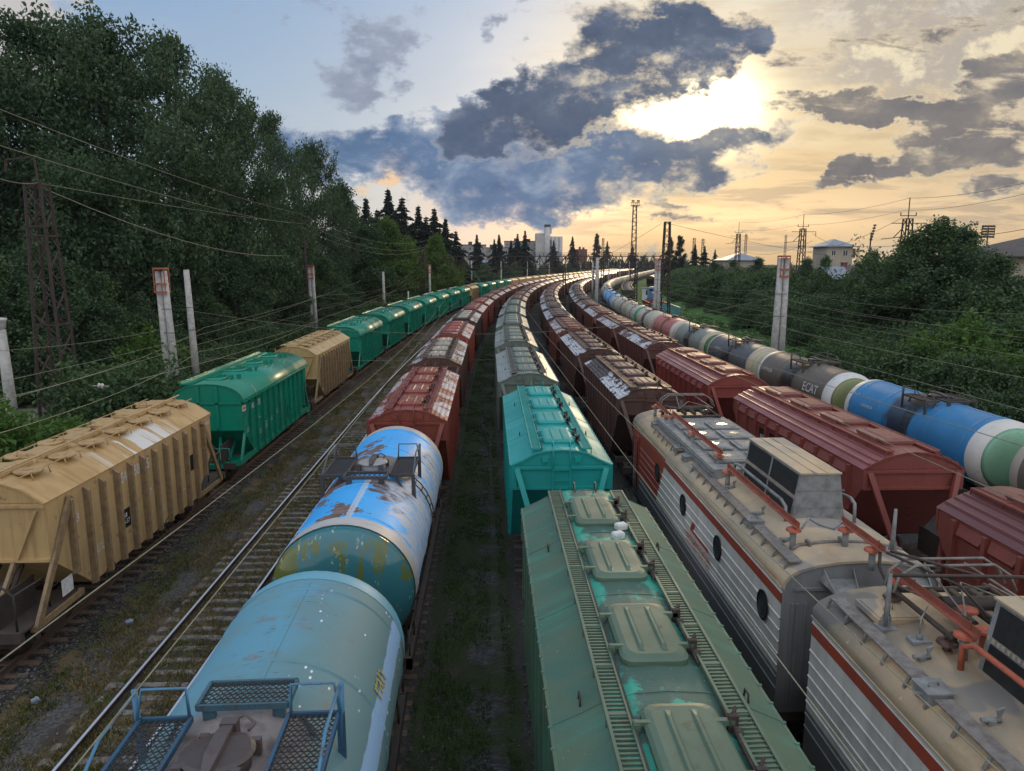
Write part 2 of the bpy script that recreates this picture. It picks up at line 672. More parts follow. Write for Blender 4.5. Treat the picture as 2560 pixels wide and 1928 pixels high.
        if kind == 'cement':
            for s in (-1, 1):
                for xx in (1.36, 1.14, .92, .72):
                    z = interp(prof, xx)
                    r.loft([[(s * (xx - .05), y, z - .01), (s * (xx - .02), y, z + .05), (s * (xx + .02), y, z + .04), (s * (xx + .05), y, z - .02)] for y in (-L, L)], 0)
        if kind == 'round':
            for y in (-4.0, -1.3, 1.3, 4.0):
                pts = [(x, y, z + .004) for x, z in prof_full]
                for p, q in zip(pts[:-1], pts[1:]):
                    r.beam(p, q, .05, .012)
            for s in (-1, 1):
                r.box(*sorted((s * 1.64, s * 1.7)), -L - .05, L + .05, prof[0][1] - .04, prof[0][1] + .01)
        if kind == 'tan':
            for s in (-1, 1):
                for k in range(8):
                    y = -L + 2 * L * k / 7
                    r.beam((s * prof[0][0], y, prof[0][1] + .005), (s * prof[1][0], y, prof[1][1] + .005), .04, .015)
    rmat = {'grain': ROOF, 'ribbed': ROOF, 'cement': CEMROOF, 'tan': PAINT, 'round': GLOSS}[kind]
    r.build('roof', rmat, root, C(.2, .05, .03))
    # ---- roof fittings
    zr = prof[-1][1]
    if level < 3:
        if kind in ('grain', 'ribbed'):
            hl, hw = 1.72, .98
            yss = [-4.05, -1.35, 1.35, 4.05]
            h0 = None
            for y in yss:
                if h0 is None:
                    h0 = hatch_mesh(hw, hl, .13, .12, level < 2).build('hatch', PIPE, root, C(.2, .05, .03))
                    h0.location = (0, y, zr - .02)
                    if level < 2:
                        k0 = lock_mesh(hw, hl, .12).build('hatch_lock', RUSTM, h0)
                    hh = h0
                else:
                    hh = copy_tree(h0, root)
                    hh.location = (0, y, zr - .02)
            walkway_mesh(-.9, -.62, L - .12, prof, 2 if level == 0 else (1 if level == 1 and kind == 'ribbed' else 0)).build('walkway', [PIPE, DARK], root, C(.2, .05, .03))
            walkway_mesh(.64, .92, L - .12, prof, 2 if level == 0 else (1 if level == 1 and kind == 'ribbed' else 0)).build('walkway', [PIPE, DARK], root, C(.2, .05, .03))
            if level < 2:
                for s in (-1, 1):
                    g = MB()
                    y = s * L
                    for x in (-.26, .26):
                        g.tube([(x, y - s * .25, zr + .02), (x, y - s * .2, zr + .22), (x, y + s * .03, zr + .2), (x, y + s * .1, ze - .3)], .02, 5)
                    for k in range(9):
                        g.box(-.26, .26, y + s * .1 - .012, y + s * .1 + .012, ze - .15 - k * .33, ze - .12 - k * .33)
                    for x in (-.26, .26):
                        g.box(x - .02, x + .02, y + s * .1 - .015, y + s * .1 + .015, 1.2, ze - .1)
                    g.build('ladder', PIPE, root, C(.2, .05, .03))
                    for y in (-2.6, 2.6):
                        g = MB()
                        g.tube([(s * 1.15, y - .09, 4.28), (s * 1.15, y - .07, 4.4), (s * 1.15, y + .07, 4.4), (s * 1.15, y + .09, 4.28)], .016, 5)
                        g.build('lifting_eye', UNDER, root)
                g = MB()
                g.tube([(-.6, -L, zr + .02), (-.6, L, zr + .02)], .02, 5)
                g.build('lock_rod', UNDER, root)
        elif kind == 'tan':
            h0 = None
            for k in range(6):
                y = -4.5 + k * 1.8
                if h0 is None:
                    m = MB()
                    m.box(-.42, .42, -.62, .62, 0, .05)
                    m.box(-.34, .34, -.5, .5, .05, .085)
                    m.tube([(-.28, -.62, .06), (-.26, -.6, .2), (.0, -.6, .2), (.03, -.62, .06)], .018, 5)
                    m.box(.34, .5, -.66, .66, .0, .09)
                    h0 = m.build('hatch', PIPE, root, C(.4, .25, .08))
                    hh = h0
                else:
                    hh = h0.copy(); COL.objects.link(hh); hh.parent = root
                hh.location = (-.22, y, zr + .0)
            h1 = None
            for s in (1, -1):
                for k in range(7):
                    y = -4.6 + k * 1.53
                    if h1 is None:
                        m = MB()
                        m.cyl((0, 0, -.03), (0, 0, .035), .36, 14)
                        m.cyl((0, 0, .035), (0, 0, .06), .12, 8)
                        h1 = m.build('loading_cover', PIPE, root, C(.4, .25, .08))
                        hh = h1
                    else:
                        hh = h1.copy(); COL.objects.link(hh); hh.parent = root
                    hh.location = (s * .62, y, 4.7)
            if level < 2:
                g = MB()
                for s in (1, -1):
                    g.box(*sorted((s * .86, s * .89)), -L + .1, L - .1, 4.72, 4.745)
                    for k in range(14):
                        y = -4.9 + k * .75
                        g.tube([(s * .87, y, 4.72), (s * .92, y, 4.52)], .018, 5)
                g.tube([(.32, -L, 4.86), (.32, L, 4.86)], .032, 6)
                for k in range(8):
                    y = -5.2 + 1.48 * k
                    g.tube([(.32, y, 4.66), (.32, y, 4.86)], .02, 5)
                g.build('handrail', PIPE, root, C(.4, .25, .08))
                for s in (-1, 1):
                    g = MB()
                    y = s * L
                    for x in (-1.15, -.75):
                        g.box(x - .02, x + .02, *sorted((y + s * .06, y + s * .1)), 1.2, 4.55)
                    for k in range(9):
                        g.box(-1.15, -.75, *sorted((y + s * .06, y + s * .09)), 1.3 + k * .36, 1.33 + k * .36)
                    g.tube([(-.3, y + s * .1, 4.55), (-.45, y + s * .12, 4.3), (-.42, y + s * .12, 3.4)], .03, 5)
                    g.build('ladder', PIPE, root, C(.4, .25, .08))
                    g = MB()
                    for x in (-1.3, 1.3):
                        g.tube([(x, s * 6.75, 1.2), (x, s * 6.75, 2.15), (x * .75, s * 6.75, 2.45), (-x * .3, s * 6.75, 2.45)], .03, 5)
                        g.tube([(x, s * 5.4, 1.2), (x, s * 5.6, 2.1), (x, s * 6.75, 2.15)], .03, 5)
                    g.box(-1.45, 1.45, *sorted((s * 4.4, s * 6.7)), 1.15, 1.2)
                    for x in (-.7, 0, .7):
                        g.beam((x, s * 6.6, 1.2), (x * .8, s * 5.0, 2.5), .1, .08)
                    g.build('end_platform', UNDER, root)
        elif kind == 'round':
            h0 = None
            for k in range(4):
                y = -4.05 + k * 2.7
                if h0 is None:
                    m = hatch_mesh(.85, 1.5, .1, .1, False)
                    for a, bb in (((-.3, -.6), (.3, .0)), ((.3, .0), (-.3, .6))):
                        m.beam((a[0], a[1], .14), (bb[0], bb[1], .14), .1, .05)
                    m.box(.5, .68, -.3, .0, -.02, .16)
                    m.box(.75, .9, .2, .38, -.06, .14)
                    h0 = m.build('hatch', GLOSS, root, C(.01, .2, .12))
                    hh = h0
                else:
                    hh = h0.copy(); COL.objects.link(hh); hh.parent = root
                hh.location = (-.05, y, zr - .01)
            wk = MB()
            wk.box(-1.18, -.72, -L, L, 4.64, 4.72)
            wk.box(-1.2, -1.17, -L, L, 4.55, 4.8)
            wk.build('walkway', GLOSS, root, C(.01, .2, .12))
        elif kind == 'cement':
            h0 = None
            for k in range(4):
                y = -4.05 + k * 2.7
                if h0 is None:
                    m = MB()
                    m.loft([[(-.5 + i, -.85 + i, z), (.5 - i, -.85 + i, z), (.5 - i, .85 - i, z), (-.5 + i, .85 - i, z)] for i, z in ((.03, -.08), (.03, .02), (0, .02), (0, .1), (.1, .13), (.16, .13), (.2, .16))], 0)
                    m.box(-.58, -.46, -.5, .5, .0, .12)
                    h0 = m.build('hatch', PIPE, root, C(.25, .05, .03))
                    hh = h0
                else:
                    hh = h0.copy(); COL.objects.link(hh); hh.parent = root
                hh.location = (0, y, zr)
            for x0, x1 in ((-.82, -.6), (.6, .82)):
                walkway_mesh(x0, x1, L - .1, prof, 1 if level < 2 else 0).build('walkway', [PIPE, DARK], root, C(.2, .05, .03))
    # ---- frame, struts
    g = MB()
    Lf = 6.75
    g.box(-.22, .22, -Lf, Lf, .92, 1.2)
    for s in (-1, 1):
        y0, y1 = sorted((s * (Lf - .02), s * (Lf + .12)))
        g.box(-1.45, 1.45, y0, y1, .95, 1.22)
        g.box(-1.4, 1.4, *sorted((s * 4.6, s * 4.9)), .9, 1.12)
    coupler(g, Lf + .1)
    if level < 3:
        for s in (-1, 1):
            for yy in (-2.4, 0, 2.4):
                g.loft([[(s * .05, yy - .9, 1.15), (s * 1.35, yy - .9, 1.15), (s * 1.35, yy + .9, 1.15), (s * .05, yy + .9, 1.15)],
                        [(s * .3, yy - .3, .55), (s * .9, yy - .3, .55), (s * .9, yy + .3, .55), (s * .3, yy + .3, .55)]])
        g.cyl((.5, Lf - 1.6, 1.35), (-.5, Lf - 1.6, 1.35), .2, 10)
        g.box(.75, .8, -Lf + .1, -Lf + 1.6, 1.2, 2.0)
    fmat = GLOSS if kind == 'round' else UNDER
    g.build('underframe', UNDER, root)
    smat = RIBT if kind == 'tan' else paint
    for s in (-1, 1):
        if level > 2:
            break
        if kind == 'round':
            k = MB()
            for x in (-1, 1):
                k.beam((x * 1.5, s * 6.4, 1.11), (x * .6, s * 7.0, 1.11), .14, .22)
                k.box(*sorted((x * 1.42, x * 1.56)), *sorted((s * 0.01, s * 6.45)), 1.0, 1.22)
            k.box(-.7, .7, *sorted((s * 6.92, s * 7.05)), 1.0, 1.22)
            k.poly([(-1.45, s * Lb, 1.06), (1.45, s * Lb, 1.06), (1.45, s * 6.4, 1.06), (-1.45, s * 6.4, 1.06)])
            k.build('end_frame', paint, root, C(.2, .05, .03))
        for x in (-1, 1):
            k = MB()
            if kind in ('grain', 'ribbed', 'cement'):
                k.beam((x * 1.36, s * (L + .05), ze - .1), (x * .55, s * 6.55, 1.2), .16, .12, 0, (0, s, 0))
            elif kind == 'tan':
                k.beam((x * (W + .09), s * (L - 1.0), ze - .15), (x * 1.5, s * 6.3, 1.05), .2, .09, 0, (x, 0, 0))
                k.box(*sorted((x * 1.38, x * 1.52)), *sorted((s * 4.2, s * 6.4)), 1.0, 1.16)
            else:
                k.beam((x * (W + .03), s * (L - .9), ze - .2), (x * 1.5, s * 6.1, 1.2), .15, .1, 0, (x, 0, 0))
            k.build('end_strut', smat, root, C(.2, .05, .03))
            if kind in ('round', 'tan') and level < 2:
                k = MB()
                if kind == 'round':
                    k.beam((x * .25, s * (L - .6), zp - .5), (x * .6, s * 6.4, 1.2), .13, .1)
                else:
                    k.beam((x * .6, s * L, zp), (x * .5, s * 6.5, 1.2), .1, .1)
                k.build('end_brace', smat, root, C(.2, .05, .03))
            if kind == 'round' and level < 2:
                k = MB()
                k.beam((x * .75, s * (L - 1.3), 1.9), (x * .95, s * 6.2, 1.2), .1, .08)
                k.build('end_brace', smat, root, C(.2, .05, .03))
    if kind == 'round' and level < 2:
        for x in (-1, 1):
            k = MB()
            for yy in (5.6, 6.1):
                k.beam((x * 1.55, yy, 1.2), (x * 1.6, yy + .15, .45), .03, .05)
            for zz in (.5, .72, .95):
                k.box(*sorted((x * 1.53, x * 1.6)), 5.65, 6.2, zz, zz + .03)
            k.build('ladder', GLOSS, root, C(.2, .05, .03))
            for yy in (-6.8, 6.8):
                k = MB()
                k.tube([(x * 1.2, yy, 1.2), (x * 1.2, yy, 1.9), (x * .5, yy, 1.9), (x * .5, yy, 1.2)], .025, 5)
                k.build('handrail', GLOSS, root, C(.2, .05, .03))
    if kind == 'tan' and level < 2:
        for yy in (-2.75, .6, 1.15):
            w = MB()
            n = 20
            c = Vector((W + .02, yy, .95))
            w.tube([c + Vector((0, .3 * math.cos(2 * PI * q / n), .3 * math.sin(2 * PI * q / n))) for q in range(n + 1)], .016, 5)
            for q in range(3):
                a = q * 2.1 + .4
                w.tube([c, c + Vector((0, .3 * math.cos(a), .3 * math.sin(a)))], .012, 4)
            w.build('brake_wheel', UNDER, root)
    if level < 3:
        add_bogies(root, (-4.9, 4.9), level == 0 or kind in ('tan', 'round'))
    else:
        q = MB()
        for y in (-4.9, 4.9):
            q.box(-1.1, 1.1, y - 1.3, y + 1.3, .3, .85)
        q.build('bogie', UNDER, root)
    return root


# tank wagon ---------------------------------------------------------
def tank_fn(t):
    tc, v, oi = obj_vec(t)
    col, al = oi.outputs['Color'], oi.outputs['Alpha']
    x, y, z = t.xyz(tc)
    big = t.noise(v, .7, 4)
    col = t.mix(t.sm(big, .35, .7, 0, .3), col, t.mix(1.0, col, C(.6, .55, .5), 'MULTIPLY'))
    scr = t.noise(t.vscale(v, (1.2, 8.0, 1.2)), 1.6, 6, .7)
    w = t.math('MULTIPLY', al, t.sm(scr, .56, .66))
    col = t.mix(t.math('MULTIPLY', w, .55), col, C(.10, .07, .055))
    # black spill running down from the dome
    n1 = t.noise(t.vscale(v, (.6, 2.5, .5)), 1.0, 5, .6)
    edge = t.math('ADD', t.math('ABSOLUTE', t.math('SUBTRACT', y, .15)), t.math('MULTIPLY', t.math('SUBTRACT', n1, .5), 2.2))
    sp = t.math('MULTIPLY', t.sm(edge, 1.25, .75), t.sm(al, .45, .62))
    col = t.mix(t.math('MULTIPLY', sp, .9), col, C(.022, .019, .018))
    ru = t.noise(v, 1.6, 8, .65)
    rm = t.math('MULTIPLY', t.sm(ru, .62, .70), al)
    col = t.mix(rm, col, C(.12, .06, .035))
    fine = t.noise(v, 30.0, 3)
    col = t.mix(t.math('MULTIPLY', t.sm(fine, .58, .8), .22), col, C(.1, .085, .07))
    return bsdf(t, col, t.fmix(sp, .5, .35), 0, t.bump(t.math('ADD', big, t.math('MULTIPLY', ru, .4)), .25, .02))


TANK = material('tank_paint', tank_fn)


def chipped_fn(t):
    """bright blue coat flaking to brown primer and off-white"""
    tc, v, oi = obj_vec(t)
    x, y, z = t.xyz(tc)
    col = C(.05, .36, .78)
    big = t.noise(tc, .8, 4)
    col = t.mix(t.sm(big, .4, .7, 0, .4), col, C(.10, .45, .82))
    a = t.noise(t.vadd(t.vscale(tc, (.75, .55, .75)), t.comb(4.2, 1.3, 0.)), 1.0, 6, .62, .6)
    b = t.noise(t.vscale(tc, (2.5, 6.0, 2.5)), 1.0, 6, .65)
    m = t.sm(t.math('ADD', a, t.math('MULTIPLY', t.math('SUBTRACT', b, .5), .38)), .545, .565)
    rust = t.mix(t.sm(b, .4, .6), C(.20, .135, .125), C(.12, .075, .06))
    col = t.mix(m, col, rust)
    wh = t.sm(t.math('ADD', x, t.math('MULTIPLY', t.math('SUBTRACT', a, .5), 2.6)), .75, .95)
    wh = t.math('MULTIPLY', wh, t.sm(b, .38, .5))
    col = t.mix(wh, col, C(.42, .45, .50))
    seam = t.math('MULTIPLY', t.sm(t.math('ADD', t.math('ABSOLUTE', t.math('SUBTRACT', x, .05)), t.math('MULTIPLY', t.math('SUBTRACT', b, .5), .12)), .09, .05), t.sm(y, -1.0, -1.6))
    col = t.mix(t.math('MULTIPLY', seam, .8), col, C(.45, .52, .60))
    patch = t.math('MULTIPLY', t.sm(t.math('ABSOLUTE', t.math('SUBTRACT', y, .1)), .95, .8), t.sm(t.math('ABSOLUTE', x), 1.1, .9))
    col = t.mix(t.math('MULTIPLY', patch, t.sm(b, .3, .45)), col, C(.15, .125, .115))
    return bsdf(t, col, t.fmix(m, .5, .7), 0, t.bump(m, .25, -.01), .3)


CHIP = material('chipped_blue_paint', chipped_fn)


def pale_fn(t):
    """faded light blue tank with bird droppings and rust blotches"""
    tc, v, oi = obj_vec(t)
    x, y, z = t.xyz(tc)
    a = t.noise(tc, .9, 5, .6)
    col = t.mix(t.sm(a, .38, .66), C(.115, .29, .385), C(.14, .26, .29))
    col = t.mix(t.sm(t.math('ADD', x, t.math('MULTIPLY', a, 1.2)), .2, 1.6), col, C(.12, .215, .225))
    r = t.noise(t.vscale(tc, (1.6, 1.6, 1.6)), 1.0, 7, .65)
    col = t.mix(t.math('MULTIPLY', t.sm(r, .56, .72), .7), col, C(.21, .125, .075))
    sc1 = t.noise(t.vscale(tc, (2.2, 13.0, 2.0)), 1.0, 5, .75)
    col = t.mix(t.math('MULTIPLY', t.sm(sc1, .62, .66), t.sm(t.math('ABSOLUTE', x), .9, .2)), col, C(.035, .05, .06))
    dv = t.vor(t.vscale(tc, (7.5, 3.6, 7.5)), 1.0)
    dm = t.math('MULTIPLY', t.sm(dv, .16, .11), t.sm(t.noise(tc, 1.1, 2), .50, .58))
    dm = t.math('MULTIPLY', dm, t.sm(x, .1, .35))
    col = t.mix(dm, col, C(.72, .74, .74))
    # grey worn crown round the manhole
    pt = t.math('MULTIPLY', t.sm(t.math('ADD', t.math('ABSOLUTE', t.math('ADD', y, .6)), t.math('MULTIPLY', t.math('SUBTRACT', a, .5), .8)), 1.6, 1.2), t.sm(t.math('ADD', t.math('ABSOLUTE', x), t.math('MULTIPLY', t.math('SUBTRACT', r, .5), .6)), .95, .6))
    g = t.mix(t.sm(r, .4, .62), C(.24, .21, .20), C(.11, .085, .075))
    col = t.mix(pt, col, g)
    # brush-painted pale blue band on the right flank
    ang = t.math('ARCTAN2', x, t.math('SUBTRACT', z, 2.55))
    n2 = t.noise(t.vscale(tc, (3., 1.4, 3.)), 1.0, 4)
    bm = t.math('MULTIPLY', t.sm(t.math('ADD', ang, t.math('MULTIPLY', n2, .12)), 1.16, 1.18), t.sm(t.math('ADD', ang, t.math('MULTIPLY', n2, .1)), 1.42, 1.40))
    col = t.mix(t.math('MULTIPLY', bm, .85), col, C(.30, .46, .68))
    return bsdf(t, col, .6, 0, t.bump(t.math('ADD', a, t.math('MULTIPLY', r, .5)), .25, .02), .25)


PALE = material('faded_light_blue_paint', pale_fn)


def greenhead_fn(t):
    tc, v, oi = obj_vec(t)
    a = t.noise(t.vscale(tc, (3.0, 1.0, .8)), 1.0, 6, .7, .5)
    b = t.noise(t.vscale(tc, (2.0, 1.0, 2.0)), 1.0, 3)
    x, y, z = t.xyz(tc)
    band = t.math('MULTIPLY', t.sm(z, 2.75, 2.95), t.sm(z, 3.9, 3.7))
    m = t.math('MULTIPLY', t.sm(a, .5, .56), band)
    col = t.mix(m, C(.035, .14, .16), C(.10, .12, .03))
    m2 = t.sm(t.noise(t.vscale(tc, (5., 1., 2.0)), 1.0, 6, .75), .60, .66)
    col = t.mix(t.math('MULTIPLY', m2, .8), col, C(.42, .46, .36))
    return bsdf(t, col, .1, 0, t.bump(m, .15, .01))


GHEAD = material('glossy_green_end_paint', greenhead_fn)


def ring_pts(y, r, n, zc=2.55):
    return [(r * math.sin(2 * PI * k / n), y, zc + r * math.cos(2 * PI * k / n)) for k in range(n)]


def mesh_sheet(b, x0, x1, y0, y1, z, dx=.05, dy=.085, w=.013, mat=0, zslope=0.0):
    """expanded-metal sheet: crossing strands"""
    ny = max(2, int((y1 - y0) / dy))
    nx = max(2, int((x1 - x0) / dx))
    for i in range(ny + 1):
        y = y0 + (y1 - y0) * i / ny
        pts = [(x0 + (x1 - x0) * j / nx, y + (.42 * dy if (j + i) % 2 else -.42 * dy), z + (.012 if j % 2 else 0)) for j in range(nx + 1)]
        vs = []
        for p in pts:
            vs += [(p[0], p[1] - w, p[2]), (p[0], p[1] + w, p[2] + .012)]
        b.add(vs, [(2 * j, 2 * j + 1, 2 * j + 3, 2 * j + 2) for j in range(nx)], mat)


def tank(level, name='tank_wagon', shell_mat=None, head_mat=None, top='full'):
    root = empty(name)
    n = 48 if level < 2 else (28 if level < 3 else 18)
    Rr, yc, yh = 1.5, 4.75, 5.45
    sm = shell_mat or TANK
    b = MB()
    b.loft([ring_pts(-yc, Rr, n), ring_pts(yc, Rr, n)], 0, True, False, True)
    if level < 3:
        for y in (-yc + .45, -1.9, 1.9, yc - .45):
            b.loft([ring_pts(y - .03, Rr, n), ring_pts(y - .02, Rr + .018, n), ring_pts(y + .02, Rr + .018, n), ring_pts(y + .03, Rr, n)], 0, True, False, True)
        b.box(-.03, .03, -yc + .2, -1.2, 2.55 + Rr - .01, 2.55 + Rr + .008)
        b.box(-.03, .03, 1.2, yc - .2, 2.55 + Rr - .01, 2.55 + Rr + .008)
    b.build('shell', sm, root, C(.1, .3, .5))
    for s in (-1, 1):
        rings = []
        for k in range(8):
            a = k / 7 * PI / 2
            rings.append(ring_pts(s * (yc + .25 + (yh - yc - .25 + .15) * math.sin(a)), max(.02, Rr * math.cos(a) ** .62), n))
        c0 = 0 if head_mat else 3
        h = MB()
        h.loft(rings[c0:], 0, True, True, True)
        h.build('end_cap', head_mat or TANK, root, C(.1, .3, .5))
        e = MB()
        if head_mat:
            e.loft([ring_pts(s * (yc - .25), Rr + .006, n), ring_pts(s * (yc + .25), Rr + .006, n)], 0, True, False, True)
        else:
            e.loft([ring_pts(s * (yc - .04), Rr + .006, n), ring_pts(s * (yc + .22), Rr + .006, n)] + rings[:4], 0, True, False, True)
        e.build('end_ring', TANK, root, C(.5, .5, .5))
    zt = 2.55 + Rr
    if level < 3:
        m = MB()
        y0 = -.4
        m.cyl((0, y0, zt - .1), (0, y0, zt + .14), .33, 24)
        m.loft([[(r * math.cos(2 * PI * k / 24), y0 + r * math.sin(2 * PI * k / 24), z) for k in range(24)] for r, z in ((.37, zt + .13), (.385, zt + .17), (.34, zt + .20), (.2, zt + .225), (.02, zt + .235))], 0, True, True)
        m.build('manhole', PIPE, root, C(.065, .05, .046, 1))
        l = MB()
        l.loft([[(-w, y0 + y, z), (w, y0 + y, z), (w, y0 + y, z + .06), (-w, y0 + y, z + .06)] for y, w, z in ((-.44, .04, zt + .17), (-.2, .075, zt + .235), (.2, .075, zt + .235), (.46, .05, zt + .18))], 0)
        l.box(-.09, .09, y0 + .38, y0 + .52, zt + .02, zt + .27)
        l.tube([(.0, y0 + .48, zt + .24), (.14, y0 + .56, zt + .27), (.27, y0 + .46, zt + .22), (.23, y0 + .34, zt + .2)], .02, 5)
        for a in (.6, 2.2, 3.7, 5.4):
            l.box(.41 * math.cos(a) - .05, .41 * math.cos(a) + .05, y0 + .41 * math.sin(a) - .04, y0 + .41 * math.sin(a) + .04, zt - .02, zt + .17)
        l.build('manhole_clamp', PIPE, root, C(.09, .07, .07, 1))
        if top == 'full':
            for s in (-1, 1):
                w = MB()
                xa, xb = sorted((s * .55, s * 1.12))
                ya, yb = y0 - .95, y0 + .85
                zz = zt + .05
                for x in (xa, xb):
                    w.box(x - .02, x + .02, ya, yb, zz - .04, zz + .04)
                for y in (ya, yb):
                    w.box(xa, xb, y - .02, y + .02, zz - .04, zz + .04)
                if level == 0:
                    mesh_sheet(w, xa, xb, ya, yb, zz, .034, .05, .0095, 1)
                else:
                    for k in range(14):
                        x = xa + (xb - xa) * (k + .5) / 14
                        w.box(x - .017, x + .017, ya, yb, zz - .01, zz + .01, 1)
                xo = s * 1.14
                for y in (ya, yb):
                    w.beam((xo, y, zz - .75), (xo, y, zz + .02), .09, .05)
                    w.beam((xo - s * .1, y, zz - .7), (s * .7, y, zz - .05), .05, .05)
                w.build('platform', [PIPE, DARK], root, C(.08, .10, .13))
                r = MB()
                r.tube([(xa + .02 if s > 0 else xb - .02, yb, zz), (xa + .04 if s > 0 else xb - .04, yb, zz + .42), (xo - s * .06, yb, zz + .42), (xo, yb - .05, zz + .05)], .02, 6)
                r.tube([(xo, yb - .05, zz + .40), (xo, y0 - .1, zz + .4), (xo, ya, zz + .02)], .02, 6)
                r.tube([(xo, yb, zz - .5), (xo + s * .02, yb, zz + .42)], .035, 6)
                r.tube([(xo, ya + .2, zz), (xo + s * .08, ya - .1, zz - 1.0), (xo + s * .1, ya - .6, 2.3)], .022, 6)
                r.build('handrail', PIPE, root, C(.08, .12, .17))
            w = MB()
            ya, yb = y0 - 1.45, y0 - .95
            if level == 0:
                ya, yb = y0 + .95, y0 + 1.5
            zz = zt + .14
            for x in (-.52, .52):
                w.box(x - .02, x + .02, ya, yb, zz - .05, zz + .03)
            for y in (ya, yb):
                w.box(-.52, .52, y - .02, y + .02, zz - .05, zz + .03)
            mesh_sheet(w, -.52, .52, ya, yb, zz, .036 if level == 0 else .06, .05 if level == 0 else .11, .0095 if level == 0 else .014, 1)
            for x in (-.4, .4):
                w.box(x - .07, x + .07, ya + .02, ya + .1, zz - .2, zz - .05)
            w.build('step_grating', [PIPE, DARK], root, C(.07, .10, .12))
        else:
            w = MB()
            for s in (-1, 1):
                w.box(*sorted((s * .55, s * 1.2)), y0 - .5, y0 + .6, zt - .02, zt + .03)
                w.tube([(s * 1.2, y0 - .5, zt), (s * 1.2, y0 - .5, zt + .5), (s * 1.2, y0 + .6, zt + .5), (s * 1.2, y0 + .6, zt)], .022, 5)
            w.build('platform', UNDER, root)
        d = MB()
        for s in (-1, 1):
            for y in (y0 - .25, y0 + .2):
                pts = [(s * 1.56 * math.sin(a), y, 2.55 + 1.56 * math.cos(a)) for a in np.linspace(.75, 2.2, 10)]
                d.tube(pts, .018, 5)
            for a in np.linspace(.8, 2.1, 9):
                d.tube([(s * 1.56 * math.sin(a), y0 - .25, 2.55 + 1.56 * math.cos(a)), (s * 1.56 * math.sin(a), y0 + .2, 2.55 + 1.56 * math.cos(a))], .015, 4)
        d.build('ladder', UNDER, root)
    g = MB()
    Lf = 5.65
    g.box(-.25, .25, -Lf, Lf, .9, 1.15)
    for x in (-1, 1):
        g.box(*sorted((x * 1.33, x * 1.45)), -Lf, Lf, .95, 1.2)
    for s in (-1, 1):
        g.box(-1.45, 1.45, *sorted((s * Lf, s * (Lf - .15))), .93, 1.22)
        g.box(-1.35, 1.35, *sorted((s * 3.3, s * 3.8)), 1.05, 1.45)
        if level < 3:
            for y in (s * (Lf - .1), s * (Lf - 1.1)):
                g.tube([(1.4, y, 1.2), (1.4, y, 1.75)], .02, 4)
                g.tube([(-1.4, y, 1.2), (-1.4, y, 1.75)], .02, 4)
            g.tube([(1.4, s * (Lf - .1), 1.72), (1.4, s * (Lf - 1.1), 1.72)], .02, 4)
            g.tube([(-1.4, s * (Lf - .1), 1.72), (-1.4, s * (Lf - 1.1), 1.72)], .02, 4)
    coupler(g, Lf)
    g.build('underframe', UNDER, root)
    if level < 3:
        add_bogies(root, (-3.7, 3.7), level == 0)
    else:
        q = MB()
        for y in (-3.7, 3.7):
            q.box(-1.1, 1.1, y - 1.3, y + 1.3, .3, .85)
        q.build('bogie', UNDER, root)
    return root
# ------------------------------------------------------------------ trains
def olive_fn(t):
    tc, v, oi = obj_vec(t)
    x, y, z = t.xyz(tc)
    a = t.noise(t.vscale(tc, (.8, 1.6, 1.)), 1.0, 5, .6, .4)
    col = t.mix(t.sm(a, .35, .65), C(.085, .135, .085), C(.06, .125, .09))
    st = t.noise(t.vadd(t.vscale(tc, (.55, 2.2, .5)), t.comb(0., 0., 0.)), 1.0, 5, .6)
    col = t.mix(t.math('MULTIPLY', t.sm(st, .48, .68), .55), col, C(.06, .21, .15))
    b = t.noise(t.vscale(tc, (5., 5., 5.)), 1.0, 7, .72)
    c = t.noise(t.vadd(t.vscale(tc, (1.6, 1.1, 1.0)), t.comb(3.1, 2.2, 0)), 1.0, 3, .5)
    m = t.sm(t.math('ADD', c, t.math('MULTIPLY', t.math('SUBTRACT', b, .5), .55)), .485, .56)
    m = t.math('MULTIPLY', m, t.sm(t.math('ABSOLUTE', x), .85, .72))
    crown = t.sm(t.math('ABSOLUTE', x), .75, .6)
    col = t.mix(t.math('MULTIPLY', crown, .6), col, C(.055, .105, .09))
    col = t.mix(t.math('MULTIPLY', m, .9), col, C(.045, .33, .235))
    d = t.noise(tc, 26.0, 2)
    col = t.mix(t.sm(d, .72, .76), col, C(.4, .45, .4))
    return bsdf(t, col, .55, 0, t.bump(t.math('ADD', a, t.math('MULTIPLY', m, -.3)), .3, .02), .35)


OLIVE = material('flaking_olive_roof_paint', olive_fn)
T_OFF = {1: -12.96, 2: -8.0, 3: -3.2, 4: 1.98, 5: 7.25, 6: 12.62, 8: 20.3, 9: 25.4}
ORD = ['first', 'second', 'third', 'fourth', 'fifth', 'sixth', 'seventh', 'eighth', 'ninth', 'tenth', 'eleventh', 'twelfth', 'thirteenth', 'fourteenth', 'fifteenth', 'sixteenth', 'seventeenth', 'eighteenth', 'nineteenth']
TENS = ['', '', 'twenty', 'thirty', 'forty', 'fifty', 'sixty']


def ordinal(n):
    if n < 20:
        return ORD[n - 1]
    a, b = divmod(n, 10)
    if b == 0:
        return TENS[a][:-1] + 'ieth'
    return TENS[a] + '-' + ORD[b - 1]


USED = {}


def get(kind, level):
    key = (kind, level)
    if key not in USED:
        r = tank(level, 'tank_wagon', top='full' if level < 2 else 'lite') if kind == 'tank' else hopper(kind, level)
        USED[key] = r
        return r
    return copy_tree(USED[key])


def place(root, l, off):
    p, a = path(l, off)
    root.location = p
    root.rotation_euler = (0, 0, -a)


def jit(c, k=.12):
    f = 1 + rnd.uniform(-k, k)
    return tuple(min(.9, x * f * (1 + rnd.uniform(-.05, .05))) for x in c)


